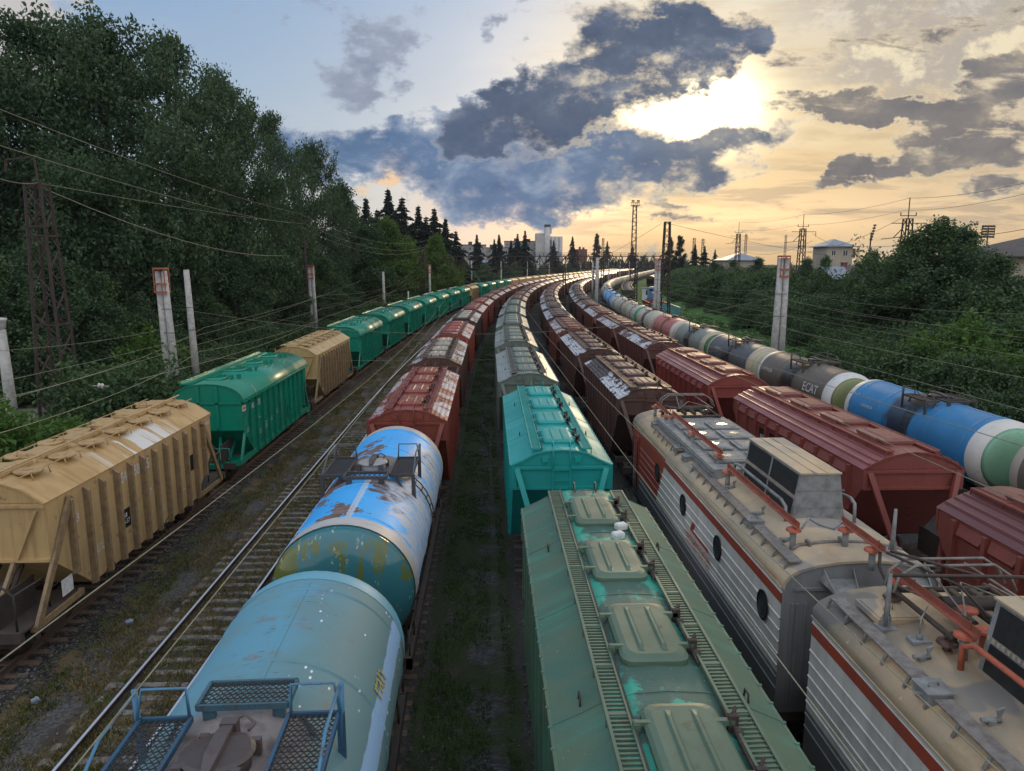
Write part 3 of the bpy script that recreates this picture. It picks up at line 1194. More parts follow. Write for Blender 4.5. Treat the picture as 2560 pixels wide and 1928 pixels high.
def lvl(l):
    return 1 if l < 62 else (2 if l < 190 else 3)


TAN, GREEN, TEAL, OLV = (.48, .32, .145), (.004, .21, .13), (.006, .29, .27), (.085, .14, .095)
RED, BROWN, DKBR = (.25, .05, .032), (.105, .05, .036), (.07, .04, .033)


def hop(kind, l, off, col, wear, label, group, level=None, sub=None):
    lv = lvl(l) if level is None else level
    r = get(kind, lv)
    place(r, l, off)
    c4 = (*col, wear)

    def fn(n):
        if n in ('body', 'roof', 'hatch', 'walkway', 'end_strut', 'end_brace', 'end_frame', 'ladder', 'loading_cover', 'handrail'):
            if sub and n in sub:
                return (*sub[n], wear)
            return c4
        return None
    recolor(r, fn)
    tag(r, label, 'hopper wagon', group)
    return r


G1 = 'hopper wagons of the tan and green train by the tall trees'
# --- track 1
near_tan = hop('tan', 23.4, T_OFF[1], TAN, .55, 'tan hopper wagon with white stained roof nearest the bridge by the tall trees', G1, 1)
near_green = hop('round', 38.4, T_OFF[1], GREEN, .25, 'glossy green round-roofed hopper wagon between the two nearest tan wagons', G1, 1)
hop('tan', 52.8, T_OFF[1], jit(TAN), .5, 'tan hopper wagon coupled between two green wagons behind the concrete pole', G1, 1)
l, i = 67.9, 4
seq1 = 'G' * 7 + 'T' + 'G' * 4 + 'T' * 60
for ch in seq1:
    if l > 700:
        break
    if ch == 'G':
        hop('round', l, T_OFF[1], jit(GREEN, .06), .2, 'green round-roofed hopper wagon, %s wagon of the train beside the tall trees' % ordinal(i), G1)
    else:
        hop('tan', l, T_OFF[1], jit(TAN, .1), .5, 'tan hopper wagon, %s wagon of the train beside the tall trees' % ordinal(i), G1)
    l += 15.0
    i += 1
# --- track 3: two tanks, then brown and red hoppers
G3 = 'hopper wagons of the train led by the two blue tank wagons'
cols3 = [RED, BROWN, RED, DKBR, (.22, .05, .035), RED]
l, i = 32.8, 3
while l < 690:
    c = jit(cols3[i - 3] if i - 3 < len(cols3) else rnd.choice([RED, BROWN, (.17, .06, .045), (.2, .06, .04)]))
    if i == 3:
        lab = 'brick red hopper wagon with four yellow marked hatches behind the blue tank wagons'
    elif i == 4:
        lab = 'brown hopper wagon with pale grey hatches behind the brick red hopper wagon'
    else:
        lab = 'weathered brown hopper wagon, %s wagon of the train led by blue tank wagons' % ordinal(i)
    sub = {'hatch': (.33, .30, .24)} if i in (4, 6) else None
    w = hop('ribbed', l, T_OFF[3], c, .75 + .2 * rnd.random(), lab, G3, 1 if i < 5 else None, sub)
    if i == 3:
        red_lead = w
    l += 15.15
    i += 1
# --- track 4
G4 = 'hopper wagons of the train led by the olive and teal wagons'
cols4 = [OLV, TEAL, (.13, .165, .135), (.15, .18, .145), (.14, .175, .14), (.12, .165, .13), (.11, .16, .13)]
l, i = 11.4, 1
while l < 640:
    if i == 1:
        lab = 'olive green hopper wagon with flaking turquoise roof nearest the bridge'
    elif i == 2:
        lab = 'bright teal hopper wagon behind the flaking olive green wagon'
    elif i <= 7:
        lab = 'grey green hopper wagon, %s wagon of the train with the teal wagon' % ordinal(i)
    else:
        lab = 'rusty brown hopper wagon, %s wagon of the train with the teal wagon' % ordinal(i)
    c = cols4[i - 1] if i <= 7 else jit(rnd.choice([BROWN, (.15, .06, .045), DKBR, (.12, .10, .07)]))
    w = hop('grain' if i <= 7 else 'ribbed', l, T_OFF[4], c, (.35, .10, .25, .2, .25, .3, .35)[i - 1] if i <= 7 else .9, lab, G4, 0 if i <= 2 else None)
    if i == 1:
        olive_w = w
    if i == 2:
        teal_w = w
        for chd in olive_w.children:
            if chd.name.split('.')[0] in ('roof', 'body'):
                chd.data = chd.data.copy()
                chd.data.materials[0] = OLIVE
        for chd in teal_w.children:
            if chd.name.split('.')[0] == 'roof':
                chd.data = chd.data.copy()
                chd.data.materials[0] = PAINT
    l += 15.2
    i += 1
# --- track 5 (ahead of the locomotive)
G5 = 'brown hopper wagons ahead of the electric locomotive'
l, i = 37.2, 1
while l < 420:
    c = jit(rnd.choice([BROWN, DKBR, BROWN, (.16, .05, .035)]) if i > 2 else (.10, .05, .04))
    if i == 3:
        c = (.17, .05, .035)
    if i == 1:
        lab = 'dark brown hopper wagon with white flaked roof just ahead of the electric locomotive'
    else:
        lab = 'dark brown hopper wagon, %s ahead of the electric locomotive' % ordinal(i)
    hop('ribbed', l, T_OFF[5], c, .95, lab, G5, None, {'roof': tuple(x * .5 for x in c)} if i == 1 else None)
    l += 14.9
    i += 1
# --- track 6
G6 = 'hopper wagons of the train between the locomotive and the tank wagons'
l, i = 11.3, 1
while l < 300:
    if i <= 3:
        c = [(.215, .055, .042), (.235, .06, .047), (.24, .05, .038)][i - 1]
        lab = ['maroon hopper wagon nearest the bridge beside the locomotive pantograph', 'red hopper wagon numbered 950 beside the locomotive roof',
               'red hopper wagon with arched end behind the wagon numbered 950'][i - 1]
        w = hop('cement', l, T_OFF[6], c, .55, lab, G6, 1, {'roof': (.15, .05, .045) if i == 1 else (.23, .06, .052), 'hatch': (.2, .07, .055)})
        if i == 2:
            red950 = w
    else:
        c = jit(rnd.choice([DKBR, BROWN, (.14, .05, .04)]))
        hop('ribbed', l, T_OFF[6], c, .95, 'sooty brown hopper wagon, %s wagon of the train beside the tank wagons' % ordinal(i), G6)
    l += 14.9
    i += 1

# --- tank wagons
GT3 = 'blue tank wagons in front of the brick red hopper wagon'
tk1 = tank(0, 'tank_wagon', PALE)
place(tk1, 8.15, -3.28)
tk1.rotation_euler.z += .03
tk1.scale = (1.14, 1, 1.05)
recolor(tk1, lambda n: {'end_cap': (.13, .32, .42, .3), 'end_ring': (.13, .35, .45, .3), 'platform': (.03, .09, .16, .9), 'handrail': (.06, .19, .32, .6), 'step_grating': (.05, .12, .16, .7)}.get(n))
tag(tk1, 'faded light blue tank wagon with mesh platforms round its manhole, nearest the bridge', 'tank wagon', GT3)
tk2 = tank(1, 'tank_wagon', CHIP, GHEAD)
place(tk2, 20.7, -3.42)
tk2.scale = (1.11, 1, 1.05)
recolor(tk2, lambda n: {'end_ring': (.44, .42, .40, .9), 'platform': (.05, .05, .055, .9), 'handrail': (.09, .11, .14, .7), 'step_grating': (.06, .06, .065, .8), 'manhole': (.3, .29, .28, .5)}.get(n))
tag(tk2, 'bright blue tank wagon with flaking paint and a glossy green end', 'tank wagon', GT3)

G8 = 'tank wagons of the train beside the bushes'
# colour of shell, caps, rings, spill
TK = [((.14, .125, .10), (.3, .22, .12), (.4, .35, .28), .35), ((.03, .19, .40), (.20, .40, .26), (.60, .58, .54), .60),
      ((.13, .105, .08), (.20, .22, .095), (.60, .60, .58), .62), ((.085, .088, .09), (.44, .40, .28), (.42, .36, .26), .85),
      ((.20, .22, .19), (.05, .15, .07), (.42, .37, .27), .7), ((.42, .13, .10), (.45, .40, .34), (.55, .5, .44), .1),
      ((.46, .42, .33), (.46, .42, .33), (.46, .42, .33), .62), ((.45, .42, .34), (.44, .40, .32), (.04, .26, .13), .35),
      ((.40, .36, .27), (.38, .34, .25), (.35, .3, .2), .5), ((.46, .44, .39), (.45, .43, .38), (.4, .38, .3), .3),
      ((.13, .32, .62), (.3, .4, .6), (.45, .45, .5), .2), ((.16, .36, .64), (.3, .4, .6), (.2, .4, .6), .2), ((.15, .33, .6), (.3, .45, .6), (.4, .4, .5), .3)]
TKL = ['brown tank wagon end in the lower right corner beside the maroon hopper', 'blue tank wagon with pale green end and black spill, nearest of the tank train',
       'brown tank wagon with olive end and large white letters', 'dark grey tank wagon with cream end behind the concrete pole', 'grey green tank wagon with a dark green end',
       'pink red tank wagon behind the lattice mast', 'cream tank wagon with a brown band', 'cream tank wagon with a broad green band']
l, i = 31.7 - 12.15, 0
while l < 700:
    lv = 1 if l < 75 else (2 if l < 190 else 3)
    r = get('tank', lv)
    place(r, l, T_OFF[8])
    if i < len(TK):
        sh, cp, rg, sp = TK[i]
    else:
        sh = jit(rnd.choice([(.46, .42, .33), (.5, .46, .38), (.35, .31, .25), (.48, .42, .36), (.3, .25, .2), (.4, .4, .38)]))
        cp, rg, sp = jit(sh), jit(sh), rnd.uniform(.1, .75)
    fit = (.06, .055, .05, .7)
    recolor(r, lambda n: {'shell': (*sh, sp), 'end_cap': (*cp, .3), 'end_ring': (*rg, .4), 'platform': fit, 'handrail': fit, 'step_grating': fit, 'manhole': fit}.get(n))
    lab = TKL[i] if i < len(TKL) else ('light blue' if i in (10, 11, 12) else 'pale dusty') + ' tank wagon, %s wagon of the tank train beside the bushes' % ordinal(i)
    tag(r, lab, 'tank wagon', G8)
    if i == 1:
        blue_tk = r
    if i == 2:
        brown_tk = r
    if i == 3:
        grey_tk = r
    l += 12.15
    i += 1

def stain_fn(t):
    tc, v, oi = obj_vec(t)
    x, y, z = t.xyz(tc)
    a = t.noise(t.vscale(tc, (.35, 3.2, .35)), 1.0, 5, .62)
    b = t.noise(tc, 1.3, 5, .6)
    col = t.mix(t.sm(b, .35, .7), C(.48, .32, .145), C(.40, .25, .10))
    col = t.mix(t.math('MULTIPLY', t.sm(a, .5, .66), .6), col, C(.30, .165, .06))
    m = t.math('MULTIPLY', t.sm(t.noise(t.vadd(t.vscale(tc, (.3, 2.3, .3)), t.comb(5., 2., 1.)), 1.0, 4, .6), .44, .50), t.math('MULTIPLY', t.sm(y, -2.6, -1.6), t.sm(y, 3.2, 1.2)))
    m = t.math('MULTIPLY', m, t.sm(x, .75, .95))
    col = t.mix(m, col, C(.60, .58, .55))
    r = t.noise(tc, 3.0, 7, .7)
    col = t.mix(t.math('MULTIPLY', t.sm(r, .58, .68), t.sm(x, .9, .5)), col, C(.16, .10, .055))
    return bsdf(t, col, .55, 0, t.bump(b, .2, .02), .35)


STAIN = material('stained_tan_roof_paint', stain_fn)
for chd in near_tan.children:
    if chd.name.split('.')[0] == 'roof':
        chd.data = chd.data.copy()
        chd.data.materials[0] = STAIN
# --- lettering on the wagons
W_ = SPEC['tan']['W']
fx = W_ + .012


def side_text(root, W, y, z, s, size, mat=WHITE, name='lettering', sx=1.0):
    """on the right-hand (+x) flank, reading from its own side"""
    return text_part(s, size, frame((W + .006, y, z), (0, 1, 0), (0, 0, 1)), mat, root, name, sx)


def left_text(root, W, y, z, s, size, mat=WHITE, name='lettering', sx=1.0):
    return text_part(s, size, frame((-W - .006, y, z), (0, -1, 0), (0, 0, 1)), mat, root, name, sx)


span = SPEC['tan']['L'] - .95
ys = [-span + 2 * span * k / 11 for k in range(12)]
mid = lambda k: (ys[k] + ys[k + 1]) / 2
side_text(near_tan, W_, mid(3) + .12, 3.55, '54', .48, sx=.8)
side_text(near_tan, W_, mid(4) + .12, 3.55, '58', .48, sx=.8)
side_text(near_tan, W_, mid(5) + .06, 3.55, '5', .48)
side_text(near_tan, W_, mid(0), 3.2, '3', .38)
side_text(near_tan, W_, mid(5), 2.55, '57', .34)
b = MB(); b.box(W_, W_ + .012, mid(3) - .3, mid(3) + .3, 1.95, 2.55); b.build('black_panel', BLACKP, near_tan)
text_part('58\n54-57', .2, frame((W_ + .014, mid(3), 2.25), (0, 1, 0), (0, 0, 1)), WHITE, near_tan)
b = MB(); b.box(W_, W_ + .012, ys[10] - .42, ys[10] - .1, 2.3, 2.9); b.build('black_panel', BLACKP, near_tan)
b = MB(); b.box(W_, W_ + .012, ys[0] - .62, ys[0] - .12, 1.35, 1.8); b.build('white_placard', WHITE, near_tan)
side_text(near_tan, W_, ys[11] + .5, 3.75, '0578767', .2)
side_text(near_tan, W_, mid(1), 1.95, 'TARE 24.5\nLOAD 70', .16)
side_text(near_tan, W_, mid(6), 1.7, '12.14\nREM 04', .14)
side_text(near_tan, W_, mid(8), 1.8, '540.5 M', .14)
Wg = SPEC['round']['W']
spg = SPEC['round']['L'] - 1.0
yg = [-spg + 2 * spg * k / 10 for k in range(11)]
mg = lambda k: (yg[k] + yg[k + 1]) / 2
side_text(near_green, Wg, mg(0), 3.35, '940', .42, sx=.8)
side_text(near_green, Wg, mg(1), 3.35, '705', .42, sx=.8)
side_text(near_green, Wg, yg[0] - .3, 3.1, '3', .34)
side_text(near_green, Wg, yg[0] - .3, 2.35, '57', .3)
b = MB(); b.box(Wg, Wg + .01, -5.7, -5.25, 3.35, 3.62); b.build('white_placard', WHITE, near_green)
b = MB(); b.box(Wg + .01, Wg + .016, -5.6, -5.35, 3.42, 3.55); b.build('red_mark', REDM, near_green)
for k, zz, s in ((1, 2.6, '70.5'), (1, 1.9, '26 T\n0.25'), (2, 2.0, '12.17\n07.28\nTO 5'), (3, 2.15, '120\nM3'), (4, 2.3, '6.5-T\n10-14'), (5, 2.6, '1\n9\n4\n0\n7\n0\n5')):
    side_text(near_green, Wg, mg(k), zz, s, .15)
b = MB(); b.box(Wg, Wg + .01, mg(6) - .12, mg(6) + .16, 1.5, 2.2); b.build('black_panel', BLACKP, near_green)
# red hopper numbers on black panels: its left flank faces the locomotive
Wc = SPEC['cement']['W']
spc = SPEC['cement']['L'] - .75
yc_ = [-spc + 2 * spc * k / 9 for k in range(10)]
mc = lambda k: (yc_[k] + yc_[k + 1]) / 2
for k, s in ((6, '950'), (5, '034'), (4, '19')):
    b = MB(); b.box(-Wc - .012, -Wc - .002, mc(k) - .36, mc(k) + .36, 2.65, 3.42); b.build('black_panel', BLACKP, red950)
    left_text(red950, Wc + .014, mc(k), 3.0, s, .4, sx=.75)


def tank_text(root, ang, y, s, size, mat=WHITE, sx=1.0):
    """on the left flank of a tank, ang degrees from the crown"""
    a = math.radians(ang)
    r = 1.512
    for q, ch in enumerate(s):
        yy = y - (q - (len(s) - 1) / 2) * size * .68
        if ch == ' ':
            continue
        text_part(ch, size, frame((-r * math.sin(a), yy, 2.55 + r * math.cos(a)), (0, -1, 0), (math.sin(a) * 0 + math.cos(a), 0, math.sin(a))), mat, root, 'lettering', sx)


tank_text(brown_tk, 78, -3.1, 'ECAT', .75, sx=1.1)
tank_text(brown_tk, 72, 3.6, '53099028', .34)
tank_text(blue_tk, 55, 4.55, 'PN02-10', .2)
tank_text(blue_tk, 83, 4.75, '62', .3)
tank_text(blue_tk, 72, 3.0, '57629024', .2)
tank_text(grey_tk, 66, 2.4, '5084529', .3)
for s, zz, sz in (('CT. CTEPH', 2.75, .2), ('TEX OCMOTP', 2.4, .16), ('PROP 2024', 1.9, .15)):
    text_part(s, sz, frame((.55, -5.62, zz), (1, 0, 0), (0, 0, 1)), WHITE, blue_tk)
YEL = plain('yellow_lettering', (.45, .36, .12), .6)
a = math.radians(62)
text_part('ran', .5, frame((1.513 * math.sin(a), 2.55, 2.55 + 1.513 * math.cos(a)), (0, 1, 0), (-math.cos(a), 0, math.sin(a))), YEL, tk1)
# yellow crosses chalked on the red wagon's hatches
for hh in [c for c in red_lead.children if c.name.split('.')[0] == 'hatch']:
    b = MB()
    b.beam((-.32, -.5, .135), (.32, .5, .135), .045, .004)
    b.beam((.32, -.5, .136), (-.32, .5, .136), .045, .004)
    b.build('chalk_cross', YEL, hh)
# two white boxes lying on the olive roof
for (x, y) in ((.45, 3.05), (.30, 2.55)):
    b = MB()
    b.loft([[(-.11, -.08, 0), (.11, -.08, 0), (.11, .08, 0), (-.11, .08, 0)], [(-.12, -.085, .09), (.12, -.085, .09), (.12, .085, .09), (-.12, .085, .09)], [(-.10, -.07, .13), (.10, -.07, .13), (.10, .07, .13), (-.10, .07, .13)]], 0)
    o = b.build('foam_box', WHITE)
    o.location = Vector(olive_w.location) + Vector((x, y, 4.56))
    o.rotation_euler = (0, 0, .4)
    tag(o, 'small white foam box on the olive roof, the %s the far hatch' % ('one farther along near' if y > 2.8 else 'one just short of'), 'box', 'foam boxes on the olive wagon roof')

# ------------------------------------------------------------------ ground
def yard_fn(t):
    uv = t.n('UVMap').outputs[0]
    u, v, _ = t.xyz(uv)
    vec = t.comb(u, v, 0.0)
    wob = t.noise(vec, .45, 3)
    uw = t.math('ADD', u, t.math('MULTIPLY', t.math('SUBTRACT', wob, .5), 1.1))
    st = t.n('TexVoronoi', {'Vector': vec, 'Scale': 17.0})
    stone = t.xyz(st.outputs['Color'])[0]
    fine = t.noise(vec, 30.0, 5, .7)
    big = t.noise(vec, .8, 5, .6)
    grav = t.mix(stone, C(.02, .019, .019), C(.085, .08, .078))
    grav = t.mix(t.sm(big, .35, .65), grav, C(.055, .05, .045))
    ball = t.mix(t.math('POWER', stone, 2.0), C(.012, .011, .011), C(.09, .085, .08))
    col = grav

    def zone(c, w, f=.35):
        return t.sm(t.math('ABSOLUTE', t.math('SUBTRACT', uw, c)), w + f, w)
    col = t.mix(zone(-12.96, 2.0, .5), col, ball)
    dirt = t.mix(t.sm(fine, .3, .7), C(.055, .042, .03), C(.10, .08, .055))
    col = t.mix(zone(-8.0, 1.5, .5), col, t.mix(t.sm(big, .35, .6), dirt, C(.05, .042, .036)))
    dry = t.mix(t.sm(fine, .35, .65), C(.085, .06, .032), C(.18, .125, .065))
    grn = t.mix(t.sm(fine, .35, .65), C(.03, .045, .012), C(.07, .09, .024))
    gm = t.noise(vec, 1.5, 5, .65)
    grass = t.mix(t.sm(t.noise(vec, .5, 3), .42, .6), dry, grn)
    for c, w in ((-10.75, .35), (-9.35, .35), (-8.0, .5)):
        col = t.mix(t.math('MULTIPLY', zone(c, w, .4), t.sm(gm, .44, .56)), col, grass)
    path_c = t.mix(stone, C(.06, .058, .06), C(.17, .165, .17))
    col = t.mix(t.math('MULTIPLY', zone(-10.05, .16, .3), .5), col, path_c)
    moss = t.mix(t.sm(fine, .35, .7), C(.02, .034, .012), C(.055, .07, .028))
    col = t.mix(t.math('MULTIPLY', zone(-.65, .95, .3), t.sm(gm, .34, .5)), col, moss)
    pg = t.math('MULTIPLY', zone(-.25, .22, .3), t.sm(t.noise(vec, .7, 4), .46, .56))
    col = t.mix(pg, col, t.mix(stone, C(.03, .03, .033), C(.10, .098, .10)))
    lush = t.mix(t.sm(fine, .3, .7), C(.03, .085, .014), C(.08, .17, .035))
    col = t.mix(t.sm(uw, 22.4, 23.0), col, lush)
    col = t.mix(t.sm(uw, -15.6, -16.6), col, t.mix(.5, moss, grn))
    h = t.math('ADD', t.math('MULTIPLY', st.outputs['Distance'], -1.2), t.math('MULTIPLY', fine, .8))
    return bsdf(t, col, .9, 0, t.bump(h, .9, .05), .25)


YARD = material('yard_ballast_and_grass', yard_fn)


def strip(name, u0, u1, du, l0, l1, dl, zf, mat):
    us = list(np.arange(u0, u1 + 1e-6, du))
    ls = list(np.arange(l0, l1 + 1e-6, dl))
    vs, uvs = [], []
    for l in ls:
        for u in us:
            p, a = path(l, u)
            vs.append((p.x, p.y, zf(u, l)))
            uvs.append((u, l))
    n = len(us)
    fs = []
    for i in range(len(ls) - 1):
        for j in range(n - 1):
            fs.append((i * n + j, i * n + j + 1, (i + 1) * n + j + 1, (i + 1) * n + j))
    me = bpy.data.meshes.new(name)
    me.from_pydata(vs, [], fs)
    uvl = me.uv_layers.new(name='UVMap')
    idx = np.empty(len(me.loops), dtype=np.int32)
    me.loops.foreach_get('vertex_index', idx)
    uvl.data.foreach_set('uv', np.array(uvs, dtype=np.float32)[idx].ravel())
    me.polygons.foreach_set('use_smooth', [True] * len(fs))
    me.materials.append(mat)
    o = bpy.data.objects.new(name, me)
    COL.objects.link(o)
    tag(o, kind='structure')
    return o


def hash2(x, y):
    return math.sin(x * 12.9898 + y * 78.233) * 43758.5453 % 1.0


def bank_shift(l):
    f = min(1, max(0, (l - 45) / 35))
    g = min(1, max(0, (l - 92) / 35))
    return 8.0 * f * f * (3 - 2 * f) + 4.0 * g * g * (3 - 2 * g)


def yard_z(u, l):
    z = .02 * math.sin(u * 3.1 + l * .7) * math.sin(l * .9)
    for c in (-12.96, -8, -3.2, 1.98, 7.25, 12.62, 20.3):
        d = abs(u - c)
        z += -.0 if d < 1.5 else 0
    if -11.2 < u < -9.2:
        z += -.12
    if -1.7 < u < .5:
        z += -.18
    e = 22.5 + bank_shift(l)
    if u > e:
        z += (u - e) * .13
    return z


strip('ground', -19.0, 42.0, .35, -8.0, 130.0, 1.2, yard_z, YARD)
strip('ground', -19.0, 42.0, 3.5, 130.0, 760.0, 6.0, lambda u, l: max(0.0, u - 34.5) * .13, YARD)


def land_fn(t):
    tc = t.n('TexCoord').outputs['Object']
    a = t.noise(tc, .08, 6, .6)
    b = t.noise(tc, 1.2, 5, .7)
    col = t.mix(t.sm(a, .4, .6), C(.028, .045, .018), C(.06, .06, .035))
    col = t.mix(t.sm(b, .4, .65), col, C(.02, .028, .014))
    return bsdf(t, col, .95, 0, t.bump(b, .5, .1), .2)


LAND = material('scrubby_ground', land_fn)
b = MB()
b.add([(-1500, -200, -.25), (1500, -200, -.25), (1500, 2600, -.25), (-1500, 2600, -.25)], [(0, 1, 2, 3)])
tag(b.build('ground', LAND), kind='structure')
# bank on the right where the houses stand
vs, fs = [], []
prof = [(26.5, .2), (31, 1.3), (36, 2.6), (44, 3.8), (60, 4.2), (160, 4.5)]
ls = list(range(-10, 520, 10))
for l in ls:
    for k, (u, z) in enumerate(prof):
        p, a = path(l, u + bank_shift(l))
        vs.append((p.x, p.y, z * (1 if l < 400 else max(0.0, 1 - (l - 400) / 100)) + .25 * math.sin(l * .31 + u) - (.3 if l > 400 else 0)))
n = len(prof)
for i in range(len(ls) - 1):
    for j in range(n - 1):
        fs.append((i * n + j, i * n + j + 1, (i + 1) * n + j + 1, (i + 1) * n + j))
b = MB(); b.add(vs, fs, 0, True)
tag(b.build('hill', LAND, fix=False), kind='structure')

# ------------------------------------------------------------------ tracks
def rail_fn(bright):
    def fn(t):
        tc = t.n('TexCoord').outputs['Object']
        g = t.n('NewGeometry')
        nz = t.xyz(g.outputs['Normal'])[2]
        pz = t.xyz(tc)[2]
        a = t.noise(tc, 3.0, 5, .6)
        rust = t.mix(a, C(.035, .022, .017), C(.085, .05, .034))
        top = t.math('MULTIPLY', t.sm(nz, .6, .9), t.math('GREATER_THAN', pz, .14))
        if bright:
            s1 = t.n('BsdfPrincipled', {'Base Color': C(.85, .85, .88), 'Metallic': 1.0, 'Roughness': .5}).outputs[0]
        else:
            s1 = t.n('BsdfPrincipled', {'Base Color': C(.13, .085, .06), 'Metallic': .3, 'Roughness': .5}).outputs[0]
        s0 = bsdf(t, rust, .75)
        return t.n('MixShader', {0: top, 1: s0, 2: s1}).outputs[0]
    return fn


RAILB = material('worn_bright_rail', rail_fn(True))
RAILR = material('rusty_rail', rail_fn(False))
SLEEP = plain('sleeper_grey', (.19, .17, .15), .9, scale=5.0, c2=(.07, .058, .05))
SLEEPW = plain('sleeper_brown', (.12, .075, .05), .9, scale=5.0, c2=(.055, .04, .032))


def rail_mesh(off, l0, l1, step):
    P = [(-.075, .0), (-.075, .012), (-.01, .03), (-.01, .135), (-.037, .145), (-.037, .172), (-.028, .18), (.028, .18), (.037, .172), (.037, .145), (.01, .135), (.01, .03), (.075, .012), (.075, .0)]
    b = MB()
    rings = []
    l = l0
    while l <= l1:
        p, a = path(l, off)
        rings.append([(p.x + x * math.cos(a), p.y - x * math.sin(a), z) for x, z in P])
        l += step
    b.loft(rings, 0)
    return b


def sleeper_shape(b, cx, cy, a, conc, k=0):
    ca, sa = math.cos(a), math.sin(a)
    secs = [(-1.36, .11, .0), (-1.3, .13, .04), (-.98, .13, .02), (-.76, .14, -.015), (-.5, .12, .03), (0, .11, .045), (.5, .12, .03), (.76, .14, -.015), (.98, .13, .02), (1.3, .13, .04), (1.36, .11, .0)] if conc else [(-1.35, .12, .0), (1.35, .12, .01)]
    rings = []
    for x, w, z in secs:
        rr = []
        for dy, dz in ((-w, -.15), (-w * .8, z), (w * .8, z), (w, -.15)):
            rr.append((cx + x * ca + dy * sa, cy - x * sa + dy * ca, dz))
        rings.append(rr)
    b.loft(rings, 0)


TLAB = {1: 'rusty railway track under the tan and green hopper train', 2: 'empty railway track with a bright worn rail beside the blue tank wagons', 3: 'railway track under the two blue tank wagons',
        4: 'railway track under the olive and teal hopper wagons', 5: 'railway track under the electric locomotive', 6: 'railway track under the red hopper wagons', 8: 'railway track under the tank train beside the bushes'}
for k in (1, 2, 3, 4, 5, 6, 8):
    tr = empty('railway_track')
    tag(tr, TLAB[k], 'railway track', 'parallel yard tracks')
    for s in (-1, 1):
        rail_mesh(T_OFF[k] + s * .76, -6, 60, 3).build('rail', RAILB if k == 2 else RAILR, tr)
    bb = MB()
    for s in (-1, 1):
        rm = rail_mesh(T_OFF[k] + s * .76, 60, 560, 10)
        bb.add(rm.v, rm.f)
    tag(bb.build('distant_rail', RAILB if k == 2 else RAILR, tr), kind='stuff')
    proto = None
    n_ind = 95 if k in (1, 2) else 0
    for q in range(n_ind):
        l = 10.2 + q * .545
        p, a = path(l, T_OFF[k])
        if proto is None:
            bb = MB(); sleeper_shape(bb, 0, 0, 0, k == 2)
            proto = bb.build('sleeper', SLEEP if k == 2 else SLEEPW, tr)
            o = proto
        else:
            o = proto.copy(); COL.objects.link(o); o.parent = tr
        o.location = (p.x + rnd.uniform(-.05, .05), p.y + rnd.uniform(-.02, .02), rnd.uniform(-.03, .005) + (.006 if k == 2 else .03))
        o.rotation_euler = (0, 0, -a + rnd.uniform(-.03, .03))
    bb = MB()
    l = 10.2 + n_ind * .545 if n_ind else 6.0
    l1 = 130 if k in (1, 2) else 75
    while l < l1:
        p, a = path(l, T_OFF[k])
        sleeper_shape(bb, p.x, p.y, a, False)
        l += .545
    tag(bb.build('sleeper_run', SLEEPW, tr), kind='stuff')
# ------------------------------------------------------------------ electric locomotive, two sections
def sand_fn(t):
    tc, v, oi = obj_vec(t)
    a = t.noise(tc, .8, 5, .6)
    b = t.noise(t.vscale(tc, (1.5, .4, 1.5)), 1.0, 5, .65)
    col = t.mix(t.sm(a, .35, .66), C(.46, .345, .22), C(.33, .275, .205))
    col = t.mix(t.math('MULTIPLY', t.sm(b, .52, .68), .7), col, C(.31, .21, .125))
    wv = t.sm(t.noise(t.vadd(t.vscale(tc, (.9, .55, 1.)), t.comb(7.7, 1.2, 0)), 1.0, 2, .4, .3), .60, .625)
    col = t.mix(t.math('MULTIPLY', wv, .75), col, C(.21, .20, .19))
    f = t.noise(tc, 24., 4, .7)
    col = t.mix(t.math('MULTIPLY', t.sm(f, .55, .75), .35), col, C(.12, .10, .085))
    return bsdf(t, col, .6, 0, t.bump(t.math('ADD', a, t.math('MULTIPLY', f, .12)), .25, .02), .35)


LROOF = material('dusty_cream_roof_paint', sand_fn)


def lpaint(name, c, dirt, d0=.45):
    def fn(t):
        tc, v, oi = obj_vec(t)
        x, y, z = t.xyz(tc)
        st = t.noise(t.vscale(tc, (3., 3.5, .35)), 1.0, 5, .6)
        a = t.noise(tc, 1.2, 5, .6)
        col = t.mix(t.math('MULTIPLY', t.sm(st, .40, .72), d0), C(*c), C(*dirt))
        col = t.mix(t.math('MULTIPLY', t.sm(a, .45, .7), d0 * .7), col, C(*dirt))
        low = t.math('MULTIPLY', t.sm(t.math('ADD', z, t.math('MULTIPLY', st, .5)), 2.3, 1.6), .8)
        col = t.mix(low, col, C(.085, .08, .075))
        return bsdf(t, col, .42, 0, t.bump(a, .15, .01))
    return material(name, fn)


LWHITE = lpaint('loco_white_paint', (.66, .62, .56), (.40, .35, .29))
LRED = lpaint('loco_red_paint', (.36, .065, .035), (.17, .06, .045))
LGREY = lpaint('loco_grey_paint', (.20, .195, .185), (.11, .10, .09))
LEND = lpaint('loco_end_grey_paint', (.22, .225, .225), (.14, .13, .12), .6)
BUS = plain('red_busbar_paint', (.29, .075, .045), .65, scale=3., c2=(.19, .06, .04))
PUDDLE = plain('rain_puddle', (.20, .19, .17), .10, c2=(.15, .14, .13))


PORTG = plain('greenish_porthole_glass', (.05, .062, .068), .12)


